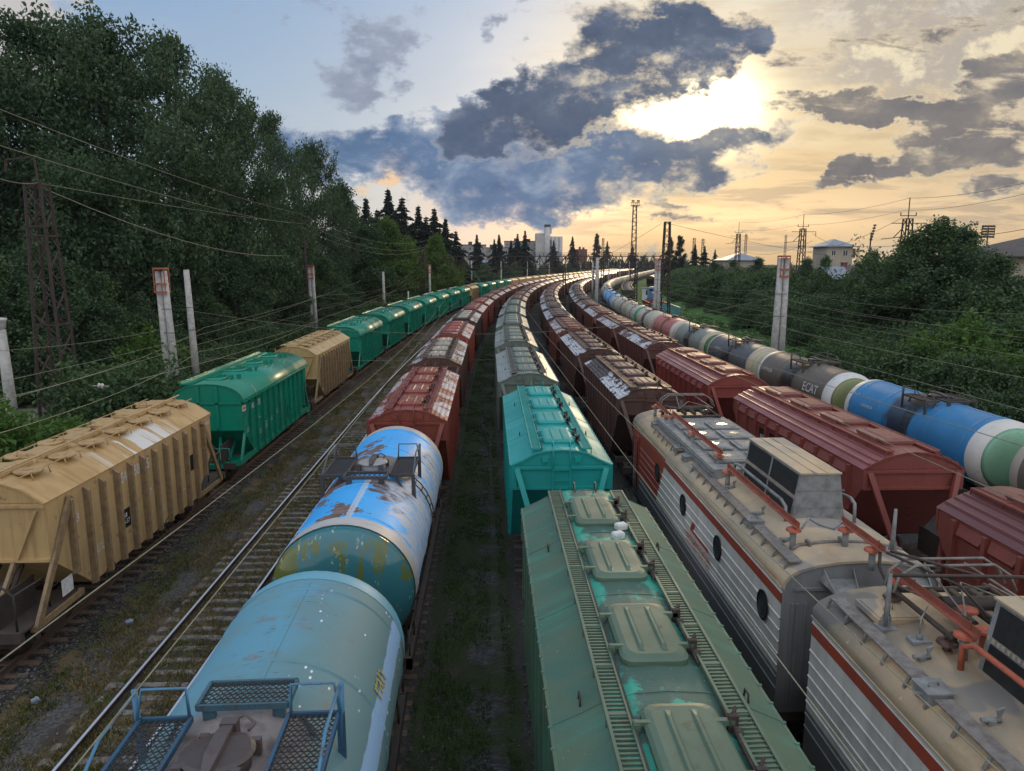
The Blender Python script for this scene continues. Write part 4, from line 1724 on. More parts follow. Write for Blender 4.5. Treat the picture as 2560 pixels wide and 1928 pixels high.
def loco_section(cab):
    """cab = +1: driving cab at the far end"""
    root = empty('locomotive')
    W, La, Lb = 1.58, -7.45, 7.3
    rows = [(1.12, 0, 2), (1.5, 0, 2)]
    z = 1.5
    zz = []
    while z < 3.15:
        m = 2 if z < 1.98 else 0
        zz += [(z + .12, 0, m), (z + .135, .02, m), (z + .155, .02, m), (z + .17, 0, m), (z + .25, 0, m)]
        z += .255
    rows += zz + [(3.50, 0, 0), (3.501, .012, 1), (3.72, .012, 1), (3.74, 0, 0), (3.85, .0, 0)]
    rows = [r for r in rows if True]
    rows.sort(key=lambda r: r[0])
    yb = lambda q: 2.35 + (3.23 - q) * .63
    b = MB()
    for s in (-1, 1):
        for (z0, o0, m0), (z1, o1, m1) in zip(rows[:-1], rows[1:]):
            m = m1
            x0, x1 = s * (W + o0), s * (W + o1)
            if cab > 0:
                seg = [(La, yb(z0), La, yb(z1), m), (yb(z0), Lb, yb(z1), Lb, 1 if m == 0 else m)]
            else:
                seg = [(-yb(z0) - .0, -La - .0, -yb(z1), -La, m), (-Lb, -yb(z0), -Lb, -yb(z1), 1 if m == 0 else m)]
            for a0, b0, a1, b1, mm in seg:
                b.add([(x0, a0, z0), (x0, b0, z0), (x1, b1, z1), (x1, a1, z1)], [(0, 1, 2, 3)], mm)
    # end walls
    ya, yb_ = (La, Lb) if cab > 0 else (-Lb, -La)
    prof = [(1.58, 3.85), (1.55, 3.99), (1.44, 4.12), (1.25, 4.22), (.9, 4.32), (.45, 4.38), (0, 4.4)]
    arch = [(-x, z) for x, z in prof] + [(x, z) for x, z in reversed(prof[:-1])]
    yi = ya if cab > 0 else yb_       # intermediate end (gangway)
    yc = yb_ if cab > 0 else ya       # cab end
    si, scb = (-1, 1) if cab > 0 else (1, -1)
    for y in (yi, yc):
        b.add([(-W, y, 1.12), (W, y, 1.12)] + [(x, y, z) for x, z in reversed(arch)], [tuple(range(2 + len(arch)))], 3 if y == yi else 1)
    for x in (-1.36, -1.26, -1.1, 1.1, 1.26, 1.36, -.74, .74, -.82, .82):
        b.box(x - .025, x + .025, *sorted((yi, yi + si * .03)), 1.3, 3.5, 3)
    b.box(-1.35, 1.35, *sorted((yi, yi + si * .04)), 3.78, 3.84, 3)
    b.poly([(-W, ya, 1.12), (W, ya, 1.12), (W, yb_, 1.12), (-W, yb_, 1.12)], 2)
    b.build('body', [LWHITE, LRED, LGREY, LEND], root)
    r = MB()
    ext = [(y, k) for y, k in ((ya, 0), (yb_, 0))]
    loop = arch + [(x * .97, z - .05) for x, z in reversed(arch)]
    rings = [[(x * 1.012, y, z + .003) for x, z in loop] for y in (ya - (.04 if ya == yi else .0), yb_ + (.04 if yb_ == yi else .0))]
    r.loft(rings, 0, True, True, True)
    cr = []
    for k in range(5):
        a = k / 4 * PI / 2
        f = .35 * math.sin(a)
        sc_ = 1 - (1 - math.cos(a)) * .28
        cr.append([(x * (1 - (1 - math.cos(a)) * .12), yc + scb * f, 3.85 + (z - 3.85) * sc_) for x, z in arch])
    r.loft(cr, 0, False, False, True)
    r.poly(cr[-1])
    for s in (-1, 1):
        r.box(*sorted((s * 1.585, s * 1.62)), ya, yb_, 3.83, 3.86)
    for y in np.linspace(ya + 1.2, yb_ - 1.2, 9):
        for s in (-1, 1):
            r.beam((s * 1.57, y, 3.98), (s * 1.42, y, 4.14), .03, .02)
    r.build('roof', LROOF, root)
    # cab front
    c = MB()
    c.box(-1.4, 1.4, *sorted((yc, yc + scb * .33)), 1.12, 2.6, 1)
    c.loft([[(-1.45, yc + scb * d, z), (1.45, yc + scb * d, z), (1.45, yc, z), (-1.45, yc, z)] for d, z in ((.34, 2.6), (.12, 3.7))], 1)
    c.build('cab_front', [LGREY, LRED], root)
    for x in (-.75, .75):
        g = MB()
        g.plate([(x - .55, yc + scb * .33, 2.75), (x + .55, yc + scb * .33, 2.75), (x + .5, yc + scb * .19, 3.45), (x - .5, yc + scb * .19, 3.45)], (0, scb * .02, .004))
        g.build('windscreen', GLASS, root)
    # portholes on both flanks
    py = [3.0, -.3, -3.56, -6.6] if cab > 0 else [-2.95, .2, 3.4, 5.2]
    ph = None
    for s in (-1, 1):
        for y in py if (cab > 0 or s > 0) else []:
            if ph is None:
                g = MB()
                n = 24
                g.loft([[(xx, rr * math.cos(2 * PI * k / n), rr * math.sin(2 * PI * k / n) * 1.12) for k in range(n)] for xx, rr in ((-.01, .29), (-.035, .29), (-.035, .24), (-.02, .235))], 0, True, False)
                ph = g.build('porthole', BLACKP, root)
                g = MB()
                g.add([(-.022, .24 * math.cos(2 * PI * k / n), .27 * math.sin(2 * PI * k / n)) for k in range(n)], [tuple(range(n))])
                g.build('pane', PORTG, ph)
                o = ph
            else:
                o = copy_tree(ph, root)
            o.location = (s * (W + .012), y, 3.05)
            o.rotation_euler = (0, 0, 0 if s < 0 else PI)
    # doors
    for s in (-1, 1):
        yd = yc - scb * .95
        g = MB()
        g.box(*sorted((s * (W - .02), s * (W + .035))), yd - .33, yd + .33, 1.4, 3.55)
        d = g.build('door', LRED, root)
        g = MB()
        for q in (-.42, .42):
            g.tube([(s * (W + .02), yd + q, 1.3), (s * (W + .1), yd + q, 1.4), (s * (W + .1), yd + q, 3.35), (s * (W + .02), yd + q, 3.45)], .022, 6)
        g.build('handrail', BLACKP, root)
    # gangway and brackets on the inner end
    g = MB()
    g.box(-.6, .6, *sorted((yi, yi + si * .45)), 1.2, 3.4)
    for k in range(5):
        y = yi + si * (.05 + k * .09)
        g.box(-.66, .66, y - .02, y + .02, 1.15, 3.46)
    g.build('gangway_bellows', UNDER, root)
    for x in (-.5, .95):
        g = MB()
        g.plate([(x - .35, yi, 3.98), (x + .35, yi, 3.98), (x + .22, yi + si * .5, 3.86), (x - .22, yi + si * .5, 3.86)], (0, 0, .03))
        for q in (-1, 1):
            g.plate([(x + q * .35, yi, 3.98), (x + q * .22, yi + si * .5, 3.86), (x + q * .3, yi, 4.25)], (.02, 0, 0))
        g.build('roof_bracket', GALV, root)
    # underframe
    u = MB()
    u.box(-1.5, 1.5, ya + .1, yb_ - .1, .85, 1.12)
    for y in np.linspace(ya + 1, yb_ - 1, 7):
        u.box(-1.45, 1.45, y - .5, y + .5, .5, .86)
    for y in (ya, yb_):
        s = -1 if y == ya else 1
        u.box(-.2, .2, *sorted((y, y + s * .4)), .9, 1.2)
    u.build('underframe', UNDER, root)
    bg = None
    for y in (-4.2, 4.2):
        if bg is None:
            bg = bogie_mesh(False).build('bogie', UNDER, root); o = bg
            w0 = wheelset_mesh().build('wheelset', WHEEL, bg); w0.location = (0, -1.3, 0)
            w1 = w0.copy(); COL.objects.link(w1); w1.parent = bg; w1.location = (0, 1.3, 0)
        else:
            o = copy_tree(bg, root)
        o.location = (0, y, 0)
    return root


def rz(x):
    return interp([(1.58, 3.85), (1.55, 3.99), (1.44, 4.12), (1.25, 4.22), (.9, 4.32), (.45, 4.38), (0, 4.4)], x)


def insulator(b, x, y, z0, z1, m0=0, m1=1):
    b.cyl((x, y, z0 - .05), (x, y, z1 - .12), .065, 8, m1)
    n = 12
    b.loft([[(x + r * math.cos(2 * PI * k / n), y + r * math.sin(2 * PI * k / n), z) for k in range(n)] for r, z in ((.07, z1 - .14), (.16, z1 - .12), (.15, z1 - .08), (.05, z1 - .05))], m0, True, True)


def busbar(root, x, y0, y1, z=4.78, posts=(0.03, .97)):
    b = MB()
    b.box(x - .055, x + .045, y0, y1, z - .012, z + .0)
    b.box(x + .033, x + .045, y0, y1, z, z + .10)
    for k in range(int((y1 - y0) / 1.4) + 1):
        b.box(x + .0, x + .03, y0 + .2 + k * 1.4 - .01, y0 + .2 + k * 1.4 + .01, z, z + .14)
    o = b.build('busbar', BUS, root)
    for f in posts:
        b = MB()
        insulator(b, x - .02, y0 + (y1 - y0) * f, rz(x), z)
        b.build('roof_insulator', [ORANGE, GALV], root)
    return o


def plank(root, x, y0, y1, w=.26):
    b = MB()
    z = rz(x) + .09
    b.box(x - w / 2, x + w / 2, y0, y1, z, z + .03)
    n = int((y1 - y0) / .6)
    for k in range(n + 1):
        y = y0 + .1 + k * .6
        b.beam((x - w / 2 + .02, y, z), (x - w / 2 - .06, y, rz(x - w / 2) - .02), .05, .03)
    b.build('walkway_plank', PLANK, root)


PLANK = plain('roof_walkway_plank', (.21, .19, .17), .7, scale=7., c2=(.12, .10, .09))


def roof_box(root, x, y, w=.34, l=.3, h=.16):
    b = MB()
    z = rz(x) - .03
    b.box(x - w / 2, x + w / 2, y - l / 2, y + l / 2, z, z + h)
    b.box(x - w / 2 - .02, x + w / 2 + .02, y - l / 2 - .02, y + l / 2 + .02, z + h, z + h + .025)
    b.tube([(x - .08, y - .02, z + h + .03), (x - .07, y, z + h + .08), (x + .07, y, z + h + .08), (x + .08, y + .02, z + h + .03)], .012, 5)
    b.box(x - w / 2 - .06, x - w / 2, y - .06, y + .02, z + .03, z + .1)
    b.build('roof_box', GALV, root)


def clip(root, x, y):
    b = MB()
    z = rz(x)
    b.cyl((x - .13, y, z + .06), (x + .13, y, z + .06), .035, 7)
    b.box(x - .05, x + .05, y - .05, y + .05, z - .02, z + .07)
    b.plate([(x + .1, y - .02, z + .05), (x + .16, y - .02, z + .24), (x + .06, y - .02, z + .2)], (0, .03, 0))
    b.build('roof_clamp', GALV, root)


def grill_box(root, x0, x1, y0, y1, z0=4.34, z1=5.44):
    b = MB()
    t_ = .17
    P = [(x0 - t_, z0), (x1 + t_, z0), (x1, z1), (x0, z1)]
    ring = lambda y, e=0: [(P[0][0], y - e * 0, P[0][1]), (P[1][0], y, P[1][1]), (P[2][0], y, P[2][1]), (P[3][0], y, P[3][1])]
    b.loft([ring(y0), ring(y1)], 0)
    b.loft([[(x0 - .03, y, z1), (x1 + .03, y, z1), (x1 + .03, y, z1 + .035), (x0 - .03, y, z1 + .035)] for y in (y0 - .03, y1 + .03)], 1)
    for q in (.33, .66):
        b.box(x0 + (x1 - x0) * q - .015, x0 + (x1 - x0) * q + .015, y0, y1, z1 + .035, z1 + .05, 1)
    for zq in (4.66, 5.06):
        b.box(x0 - .12, x1 + .12, y0 - .012, y0, zq - .01, zq + .01, 0)
    o = b.build('ventilation_housing', [GALV, LROOF], root)
    for s, xx in ((-1, x0), (1, x1)):
        for (ya, yb2) in ((y0 + .1, (y0 + y1) / 2 - .05), ((y0 + y1) / 2 + .05, y1 - .1)):
            for (za, zb) in ((z0 + .06, z0 + .48), (z0 + .58, z1 - .05)):
                xa = xx + s * t_ * (1 - (za - z0) / (z1 - z0)) + s * .008
                xb = xx + s * t_ * (1 - (zb - z0) / (z1 - z0)) + s * .008
                g = MB()
                g.add([(xa, ya, za), (xa, yb2, za), (xb, yb2, zb), (xb, ya, zb)], [(0, 1, 2, 3)])
                g.build('grille', DARK, o)
        g = MB()
        zc = z0 + .53
        xc = xx + s * t_ * .5 + s * .012
        for k in range(int((y1 - y0) / .1)):
            g.box(xc - .006, xc + .006, y0 + .07 + k * .1, y0 + .12 + k * .1, zc - .03, zc + .03)
        g.build('rivet_strip', LROOF, o)
    return o


def pantograph(root, x, y, folded=True, heading=1):
    b = MB()
    z = 4.62
    for sx in (-.85, .85):
        b.tube([(x + sx, y - .9, z), (x + sx, y + .9, z)], .045, 6)
    for sy in (-.75, .75):
        b.tube([(x - .9, y + sy, z), (x + .9, y + sy, z)], .05, 6)
    for k in range(3):
        b.cyl((x - .35 + k * .35, y - .6, z + .07), (x - .35 + k * .35, y + .5, z + .07), .07, 8, 0)
    b.cyl((x - .5, y, z + .12), (x + .4, y, z + .12), .12, 10, 0)
    p = b.build('pantograph', UNDER, root)
    b = MB()
    for sx in (-1, 1):
        b.tube([(x + sx * .8, y + .7, z + .1), (x + sx * .62, y - .75, z + .3), (x + sx * .35, y + .75, z + .48)], .022, 6)
        b.tube([(x + sx * .62, y - .75, z + .3), (x - sx * .0, y + .3, z + .34)], .016, 5)
    b.build('pantograph_arm', PLANK, p)
    b = MB()
    for dy in (-.14, .14):
        b.tube([(x - 1.05, y + .55 + dy, z + .12), (x - .95, y + .6 + dy, z + .38), (x - .68, y + .62 + dy, z + .56), (x + .68, y + .62 + dy, z + .56), (x + .95, y + .6 + dy, z + .38), (x + 1.05, y + .55 + dy, z + .12)], .025, 6)
    b.build('pantograph_head', PLANK, p)
    for sx in (-.85, .85):
        for sy in (-.75, .75):
            b = MB()
            insulator(b, x + sx, y + sy, rz(min(1.5, abs(x + sx))), z - .02, 0, 0)
            b.build('roof_insulator', BROWNC, p)
    return p


def pylon(root, x, y):
    b = MB()
    z = rz(x)
    b.box(x - .14, x + .14, y - .12, y + .12, z - .02, z + .05)
    for a in (0, PI / 2):
        dx, dy = .1 * math.cos(a), .1 * math.sin(a)
        b.plate([(x - dx, y - dy, z + .05), (x + dx, y + dy, z + .05), (x + dx * .7, y + dy * .7, z + .25), (x - dx * .7, y - dy * .7, z + .25)], (.008, .008, 0))
    b.tube([(x, y, z + .05), (x, y, z + .95)], [.05, .03], 6)
    b.build('aerial_mast', GALV, root)


LA = loco_section(1)
place(LA, 20.5, 7.09)
tag(LA, 'red and white electric locomotive section with ribbed sides and dusty roof, farther one', 'locomotive', 'sections of the electric locomotive')
b = MB()
b.box(-1.2, 1.28, -1.72, 5.0, 4.25, 4.56)
for s in (-1.2, 1.28):
    for k in range(2):
        b.box(s - .03, s + .03, -1.74, 5.02, 4.36 + k * .12, 4.40 + k * .12)
b.build('roof_deck', [GALV], LA)
h0 = None
for ix, x in enumerate((-.42, .68)):
    for y in (3.4, 2.1, .75, -.65):
        if h0 is None:
            m = MB()
            m.loft([[(-.46 + i, -.52 + i, z), (.46 - i, -.52 + i, z), (.46 - i, .52 - i, z), (-.46 + i, .52 - i, z)] for i, z in ((.04, 0), (.04, .03), (0, .03), (0, .07), (.08, .08), (.12, .105), (.14, .105))], 0)
            h0 = m.build('roof_hatch', GALV, LA); hh = h0
            m = MB()
            pr = random.Random(3)
            n = 14
            m.add([((.17 + .13 * math.sin(2.3 * k) * pr.random()) * math.cos(2 * PI * k / n), (.10 + .10 * pr.random()) * math.sin(2 * PI * k / n), .1085) for k in range(n)], [tuple(range(n))])
            m.build('rain_puddle', PUDDLE, h0)
        else:
            hh = copy_tree(h0, LA)
        hh.location = (x, y, 4.56)
        hh.rotation_euler = (0, 0, 0 if ix == 0 else PI)
busbar(LA, -.93, 4.55, 6.4)
busbar(LA, -.84, -1.25, 4.35, 4.86, (.03, .5, .97))
busbar(LA, -1.02, -6.7, -2.3, 4.8)
busbar(LA, .0, -8.1, -6.5, 4.85, (.2, .85))
plank(LA, -1.28, 1.2, 4.6)
plank(LA, -1.28, -4.8, -.3)
plank(LA, -1.28, -7.3, -5.3)
for y in (1.5, .5, -5.0):
    roof_box(LA, -1.27, y, .32, .34)
roof_box(LA, -1.22, 4.95, .3, .4)
for y in (-.6, -2.6, -4.6, -6.2):
    clip(LA, -1.02, y)
grill_box(LA, -.28, .62, -5.1, -1.85)
pantograph(LA, .2, 5.6)
pylon(LA, .83, -7.0)
b = MB()
b.tube([(-.62, -1.7, 4.4), (-.62, -1.75, 4.72), (-.62, -2.0, 4.78), (-.62, -4.9, 4.78), (-.62, -5.15, 4.7), (-.62, -5.2, 4.38)], .04, 8)
b.tube([(.98, -5.2, 4.3), (.98, -5.15, 4.75), (.98, -4.95, 4.82), (.9, -4.6, 4.82)], .04, 8)
b.build('roof_pipe', GALV, LA)
b = MB()
b.tube([(-.95, -6.75, 4.8), (-.7, -6.5, 4.92), (-.5, -6.55, 4.8), (-.2, -6.6, 4.72), (0, -6.55, 4.86)], .03, 6)
b.build('flexible_strap', GALV, LA)
b = MB()
b.tube([(-1.1, -6.7, 4.34)] + [(x, -6.55, rz(x) + .03) for x in (-.9, -.4, .1, .6, 1.1, 1.3)], .035, 6)
for x in (-.7, .0, .7):
    b.box(x - .03, x + .03, -6.65, -6.45, rz(x), rz(x) + .1)
b.build('roof_conduit', PLANK, LA)
b = MB()
for y in (-1.0, 4.2):
    b.tube([(1.38, y, 4.1), (1.38, y, 4.5)], .02, 5)
b.tube([(1.38, -1.6, 4.5), (1.38, 4.8, 4.5)], .025, 6)
b.build('handrail', GALV, LA)
b = MB()
b.tube([(.35, -7.2, 4.4), (.38, -7.22, 4.5), (.7, -7.22, 4.48), (.73, -7.2, 4.37)], .022, 6)
b.build('grab_handle', GALV, LA)
b = MB()
b.tube([(0., -8.0, 4.85), (-.05, -8.1, 4.55), (.05, -8.2, 4.3), (.2, -8.35, 4.25), (.32, -8.45, 4.4)], .03, 6)
b.build('jumper_cable', UNDER, LA)
# emblem and name on the flank that faces the olive wagon
W = 1.58
b = MB()
xe = -W - .028
b.poly([(xe, -1.36, 2.93), (xe, -1.52, 2.88), (xe, -1.40, 2.68), (xe, -1.17, 2.60), (xe, -1.17, 2.68)])
b.poly([(xe, -1.40, 2.68), (xe, -2.86, 2.70), (xe, -2.82, 2.59), (xe, -1.17, 2.60)])
b.build('emblem', REDM, LA)
text_part('GEORGIAN RAILWAY', .19, frame((-W - .03, -1.9, 2.235), (0, -1, 0), (0, 0, 1)), REDM, LA, 'lettering', width=2.3)
text_part('საქართველოს რკინიგზა', .19, frame((-W - .03, -1.9, 2.43), (0, -1, 0), (0, 0, 1)), REDM, LA, 'lettering', width=2.3)

LB = loco_section(-1)
place(LB, 4.45, 7.0)
tag(LB, 'white ribbed electric locomotive section with red stripe and dark grille in the lower right corner', 'locomotive', 'sections of the electric locomotive')
busbar(LB, -.42, 4.85, 7.15, 4.86, (.1, .9))
plank(LB, -1.28, 4.7, 7.2)
plank(LB, -1.28, .6, 4.2)
roof_box(LB, -1.27, 4.45, .36, .36)
clip(LB, -.98, 5.2)
clip(LB, -.98, 3.7)
clip(LB, -.98, 2.2)
pylon(LB, -1.0, 6.15)
grill_box(LB, -.2, .8, 1.6, 4.85)
b = MB()
b.box(-1.1, -.35, 6.2, 6.95, 4.33, 4.42)
b.box(-1.05, -.4, 6.25, 6.9, 4.42, 4.44)
b.tube([(-.85, 6.5, 4.44), (-.85, 6.5, 4.54), (-.7, 6.5, 4.54), (-.7, 6.5, 4.44)], .012, 5)
b.build('roof_hatch', LROOF, LB)
b = MB()
b.tube([(-.62, 4.85, 4.35), (-.62, 4.85, 4.72), (-.55, 4.7, 4.8), (-.5, 1.5, 4.8)], .045, 8)
b.build('roof_pipe', ORANGE, LB)
pp = pantograph(LB, .35, 6.1)
b = MB()
b.tube([(-1.0, 6.2, 5.2), (1.3, 6.05, 5.2)], .03, 6)
b.tube([(-.6, 7.0, 5.25), (.2, 6.2, 5.0), (.3, 5.6, 4.75)], .025, 6)
b.tube([(-.5, 7.05, 5.25), (.5, 6.1, 5.19)], .025, 6)
b.build('pantograph_arm', UNDER, pp)
for (x, y) in ((-.05, 5.2), (.12, 5.85)):
    b = MB()
    insulator(b, x, y, rz(x), 4.86, 0, 0)
    b.build('roof_insulator', ORANGE, LB)
b = MB()
b.box(-.9, -.6, 5.55, 5.75, 4.32, 4.39)
b.cyl((-.75, 5.65, 4.38), (-.75, 5.65, 4.48), .05, 8)
b.tube([(-.75, 5.65, 4.46), (-.72, 5.7, 4.7), (-.5, 5.9, 4.8)], .012, 5)
b.build('roof_valve', GALV, LB)

# ------------------------------------------------------------------ poles, masts, wires
def tag_wire(o, lab, cat='overhead wire', grp=None):
    return tag(o, lab, cat, grp)


def cap_cage(b, x, y, z0, z1, w, mat):
    for sx in (-1, 1):
        for sy in (-1, 1):
            b.box(x + sx * w - .03, x + sx * w + .03, y + sy * w - .03, y + sy * w + .03, z0, z1, mat)
    for z in (z0, z0 + (z1 - z0) * .35, z1):
        for s in (-1, 1):
            b.box(x - w - .03, x + w + .03, y + s * w - .035, y + s * w + .035, z - .06, z + .06, mat)
            b.box(x + s * w - .035, x + s * w + .035, y - w - .03, y + w + .03, z - .06, z + .06, mat)


def concrete_pole(x, y, h, label, group, double=True, cap=True, lean=0.0, r=.22, sep=.42):
    root = empty('concrete_pole', (x, y, 0))
    for k in range(2 if double else 1):
        b = MB()
        dx = (k - .5) * sep if double else 0
        b.tube([(dx * 1.3, 0, -1), (dx + lean, 0, h - (.1 if cap else 0))], [r * 1.35, r * .9], 14)
        b.build('pole_shaft', CONC, root)
    if cap:
        b = MB()
        cap_cage(b, lean, 0, h - 1.55, h + .05, .36 if double else .26, 0)
        b.box(lean - .4, lean + .4, -.3, .3, h + .04, h + .1)
        b.build('cap_cage', ORANGE, root)
    b = MB()
    for z in (h * .55, h * .72):
        b.tube([((r + sep * .6) * math.cos(a), (r + .08) * math.sin(a), z) for a in np.linspace(0, 2 * PI, 13)], .02, 5)
    b.build('steel_band', RUSTM, root)
    return tag(root, label, 'pole', group)


def lattice_mast(x, y, h, w0, w1, label, group, arms=None, z0=-.5):
    root = empty('lattice_mast', (x, y, 0))
    wz = lambda z: w0 + (w1 - w0) * max(0, z) / h
    b = MB()
    for sx in (-1, 1):
        for sy in (-1, 1):
            b.beam((sx * w0, sy * w0, z0), (sx * w1, sy * w1, h), .15, .15)
    b.build('corner_post', RUSTM, root)
    b = MB()
    z, k = .6, 0
    while z < h - .3:
        st = 1.15 * (wz(z) / w0) ** .5 + .25
        z2 = min(h - .05, z + st)
        a, c = wz(z), wz(z2)
        s = 1 if k % 2 else -1
        for f in range(4):
            if f == 0: p, q = (-s * a, -a, z), (s * c, -c, z2)
            if f == 1: p, q = (s * a, a, z), (-s * c, c, z2)
            if f == 2: p, q = (-a, s * a, z), (-c, -s * c, z2)
            if f == 3: p, q = (a, -s * a, z), (c, s * c, z2)
            b.beam(p, q, .07, .07)
        z = z2
        k += 1
    for z in (h * .45, h * .8, h - .05):
        c = wz(z) + .04
        for s in (-1, 1):
            b.beam((-c, s * c, z), (c, s * c, z), .08, .08)
            b.beam((s * c, -c, z), (s * c, c, z), .08, .08)
    b.build('lattice_bracing', RUSTM, root)
    for (p, q) in (arms or []):
        b = MB()
        b.beam(p, q, .09, .09)
        b.build('bracket_arm', RUSTM, root)
    return tag(root, label, 'mast', group)


def insul_string(p, q, n=3, r=.13, mat=None, label=None, name='insulator'):
    """a string of discs along p-q"""
    p, q = Vector(p), Vector(q)
    d = (q - p)
    L = d.length
    d.normalize()
    u = d.orthogonal().normalized()
    w = d.cross(u)
    b = MB()
    b.tube([p - d * .25, q + d * .25], .02, 5)
    for k in range(n):
        c = p + d * (L * (k + .5) / n)
        m = 12
        b.loft([[c + d * a + (u * math.cos(2 * PI * j / m) + w * math.sin(2 * PI * j / m)) * rr for j in range(m)] for a, rr in ((-.05, .05), (-.03, r), (.01, r * .95), (.05, .06))], 0)
    o = b.build(name, mat or CERAM)
    return tag(o, label, 'insulator', 'insulators on the overhead wires')


def wire(pts, r, label, sag=0.0, name='overhead_wire', mat=None, n=10):
    """pts: 3D points; each span sags by sag metres"""
    P = []
    for a, c in zip(pts[:-1], pts[1:]):
        a, c = Vector(a), Vector(c)
        for k in range(n):
            f = k / n
            q = a.lerp(c, f)
            q.z -= sag * 4 * f * (1 - f)
            P.append(q)
    P.append(Vector(pts[-1]))
    b = MB()
    b.tube(P, r, 4, 0, False)
    return tag(b.build(name, mat or WIREM), label, 'overhead wire', 'overhead wires of the yard')


GP = 'concrete poles with red caps'
gp_top = 10.0
concrete_pole(-22.35, 50.5, 9.7, 'twin concrete pole with a red cage cap behind the green and tan wagons', GP, lean=-.25)
concrete_pole(-21.7, 53.0, 9.65, 'single grey concrete pole just right of the twin red-capped pole', GP, False, False, -.2)
concrete_pole(-23.6, 97, 9.6, 'twin concrete pole with red cap in front of a lattice mast by the trees', GP, lean=-.1)
concrete_pole(23.85, 58, 10.6, 'twin concrete pole with large red cage cap between red hoppers and tank wagons', GP, lean=.1, r=.25, sep=.5)
concrete_pole(24.9, 106, 10.6, 'twin concrete pole with red cap beside the rusty lattice mast', GP, lean=.05)
p = at(828, 600, 128); concrete_pole(p.x, 128, 8.5, 'grey concrete pole under the left end of the steel portal', GP, False, False)
p = at(928, 590, 150); concrete_pole(p.x, 150, 9.6, 'concrete pole with red cap behind the green wagons', GP, False, True)
p = at(882, 640, 118); concrete_pole(p.x, 118, 5.5, 'short thin concrete post in front of the trees', GP, False, False, r=.13)
p = at(984, 590, 190); concrete_pole(p.x, 190, 8.0, 'pale concrete pole farther along behind the green train', GP, False, False, r=.2)
p = at(1290, 560, 135); concrete_pole(p.x, 135, 11, 'pale concrete pole beside a dark lattice mast among the trains', GP, False, False, r=.26)
for k, (l, u) in enumerate(((212, -19), (262, -19), (312, -19), (362, -19), (412, -19), (470, -19), (540, -19), (620, -19), (196, 16.4), (246, 16.4), (296, 16.4), (346, 16.4), (400, 16.4), (460, 16.4))):
    p, a = path(l, u)
    concrete_pole(p.x, p.y, 10.5, 'pale concrete pole far along the curve, %s %s' % (ordinal(k + 1 if k < 8 else k - 7), 'behind the tan and green train' if k < 8 else 'between the hopper trains and the tank train'), GP, False, False, r=.2)

GM = 'rusty lattice masts'
p = at(75, 395, 43)
m = lattice_mast(p.x + .1, 43, 14.6, .85, .42, 'tall dark lattice mast with a bracket top behind the nearest tan wagon', GM, [((.1, 0, 14.5), (.0, 0, 16.2)), ((.0, 0, 16.1), (-1.6, 0, 15.9)), ((-1.6, 0, 15.9), (-1.65, 0, 15.3)), ((-.75, -.5, 12.2), (.75, -.5, 12.2))])
for s in (0, 1):
    b = MB(); b.box(-.0, .12, -.06, .06, 0, .55)
p = at(650, 600, 97)
lattice_mast(-25.2, 99, 13.6, .55, .3, 'dark lattice mast against the big trees beside the second red-capped pole', GM, [((0, 0, 13.5), (0, 0, 16.2)), ((-.8, 0, 15.3), (1.3, 0, 15.3))])
p = at(921, 560, 152)
lattice_mast(p.x - .8, 152, 13.2, .6, .35, 'dark lattice mast behind the green wagons at the left of the portal', GM)
p = at(1436, 600, 108)
lattice_mast(p.x + .1, 108, 16.1, .75, .36, 'bare rusty lattice mast beside the second right-hand concrete pole', GM)
mast_tops = {}


def yard_mast(xv, ytop, Y, nm, lab, h_box=2.6, base_z=2.0):
    p = at(xv, ytop, Y)
    h = p.z - h_box
    k = Y / 85.0
    m = lattice_mast(p.x, Y, h, .75, .4, lab, GM, [((0, 0, h - .1), (0, 0, p.z)), ((-1.05, 0, h + .35), (1.05, 0, h + .35)), ((-1.0, 0, h + .3), (-1.0, 0, h + .75)), ((1.0, 0, h + .3), (1.0, 0, h + .75)),
                                                          ((-2.1, 0, h - .6), (2.5, 0, h - .6)), ((-.5, 0, h - 1.1), (-1.7, 0, h - 2.4)), ((-.5, 0, h - 2.3), (-3.3, 0, h - 2.6))])
    mast_tops[nm] = (p.x, Y, p.z, h)
    insul_string((p.x + 2.45, Y, h - .75), (p.x + 2.45, Y, h - 1.35), 3, .16, BROWNC, 'insulator string hanging from the arm of the %s' % nm)
    return m


yard_mast(1966, 427, 92, 'mast above the dark bushes', 'dark lattice mast with cross arms rising out of the dark bushes')
yard_mast(1737, 463, 135, 'mast left of the house', 'rusty lattice mast with cross arms left of the pale house', 2.6)
yard_mast(1597, 480, 190, 'mast in front of the blue roof', 'small rusty lattice mast with cross arms in front of the blue roof', 3.0)
p = at(1287, 525, 210); lattice_mast(p.x, 210, p.z, .55, .3, 'slim dark lattice mast near the curve of the trains', GM)
p = at(1303, 515, 275); lattice_mast(p.x, 275, p.z, .5, .3, 'slim dark lattice mast beside the tank train curve', GM)
p = at(1190, 518, 430); lattice_mast(p.x, 430, p.z, .6, .4, 'slim lattice mast in front of the white block', GM)
for k, (px, py, Y) in enumerate(((1500, 514, 380), (1519, 516, 400), (1612, 506, 480), (1698, 508, 560), (1855, 532, 480))):
    p = at(px, py, Y)
    lattice_mast(p.x, Y, p.z, .8, .45, 'distant thin pylon on the horizon, %s from the left' % ordinal(k + 1), 'distant pylons on the horizon', [((-2.2, 0, p.z - 2), (2.2, 0, p.z - 2)), ((-1.6, 0, p.z - .8), (1.6, 0, p.z - .8))])

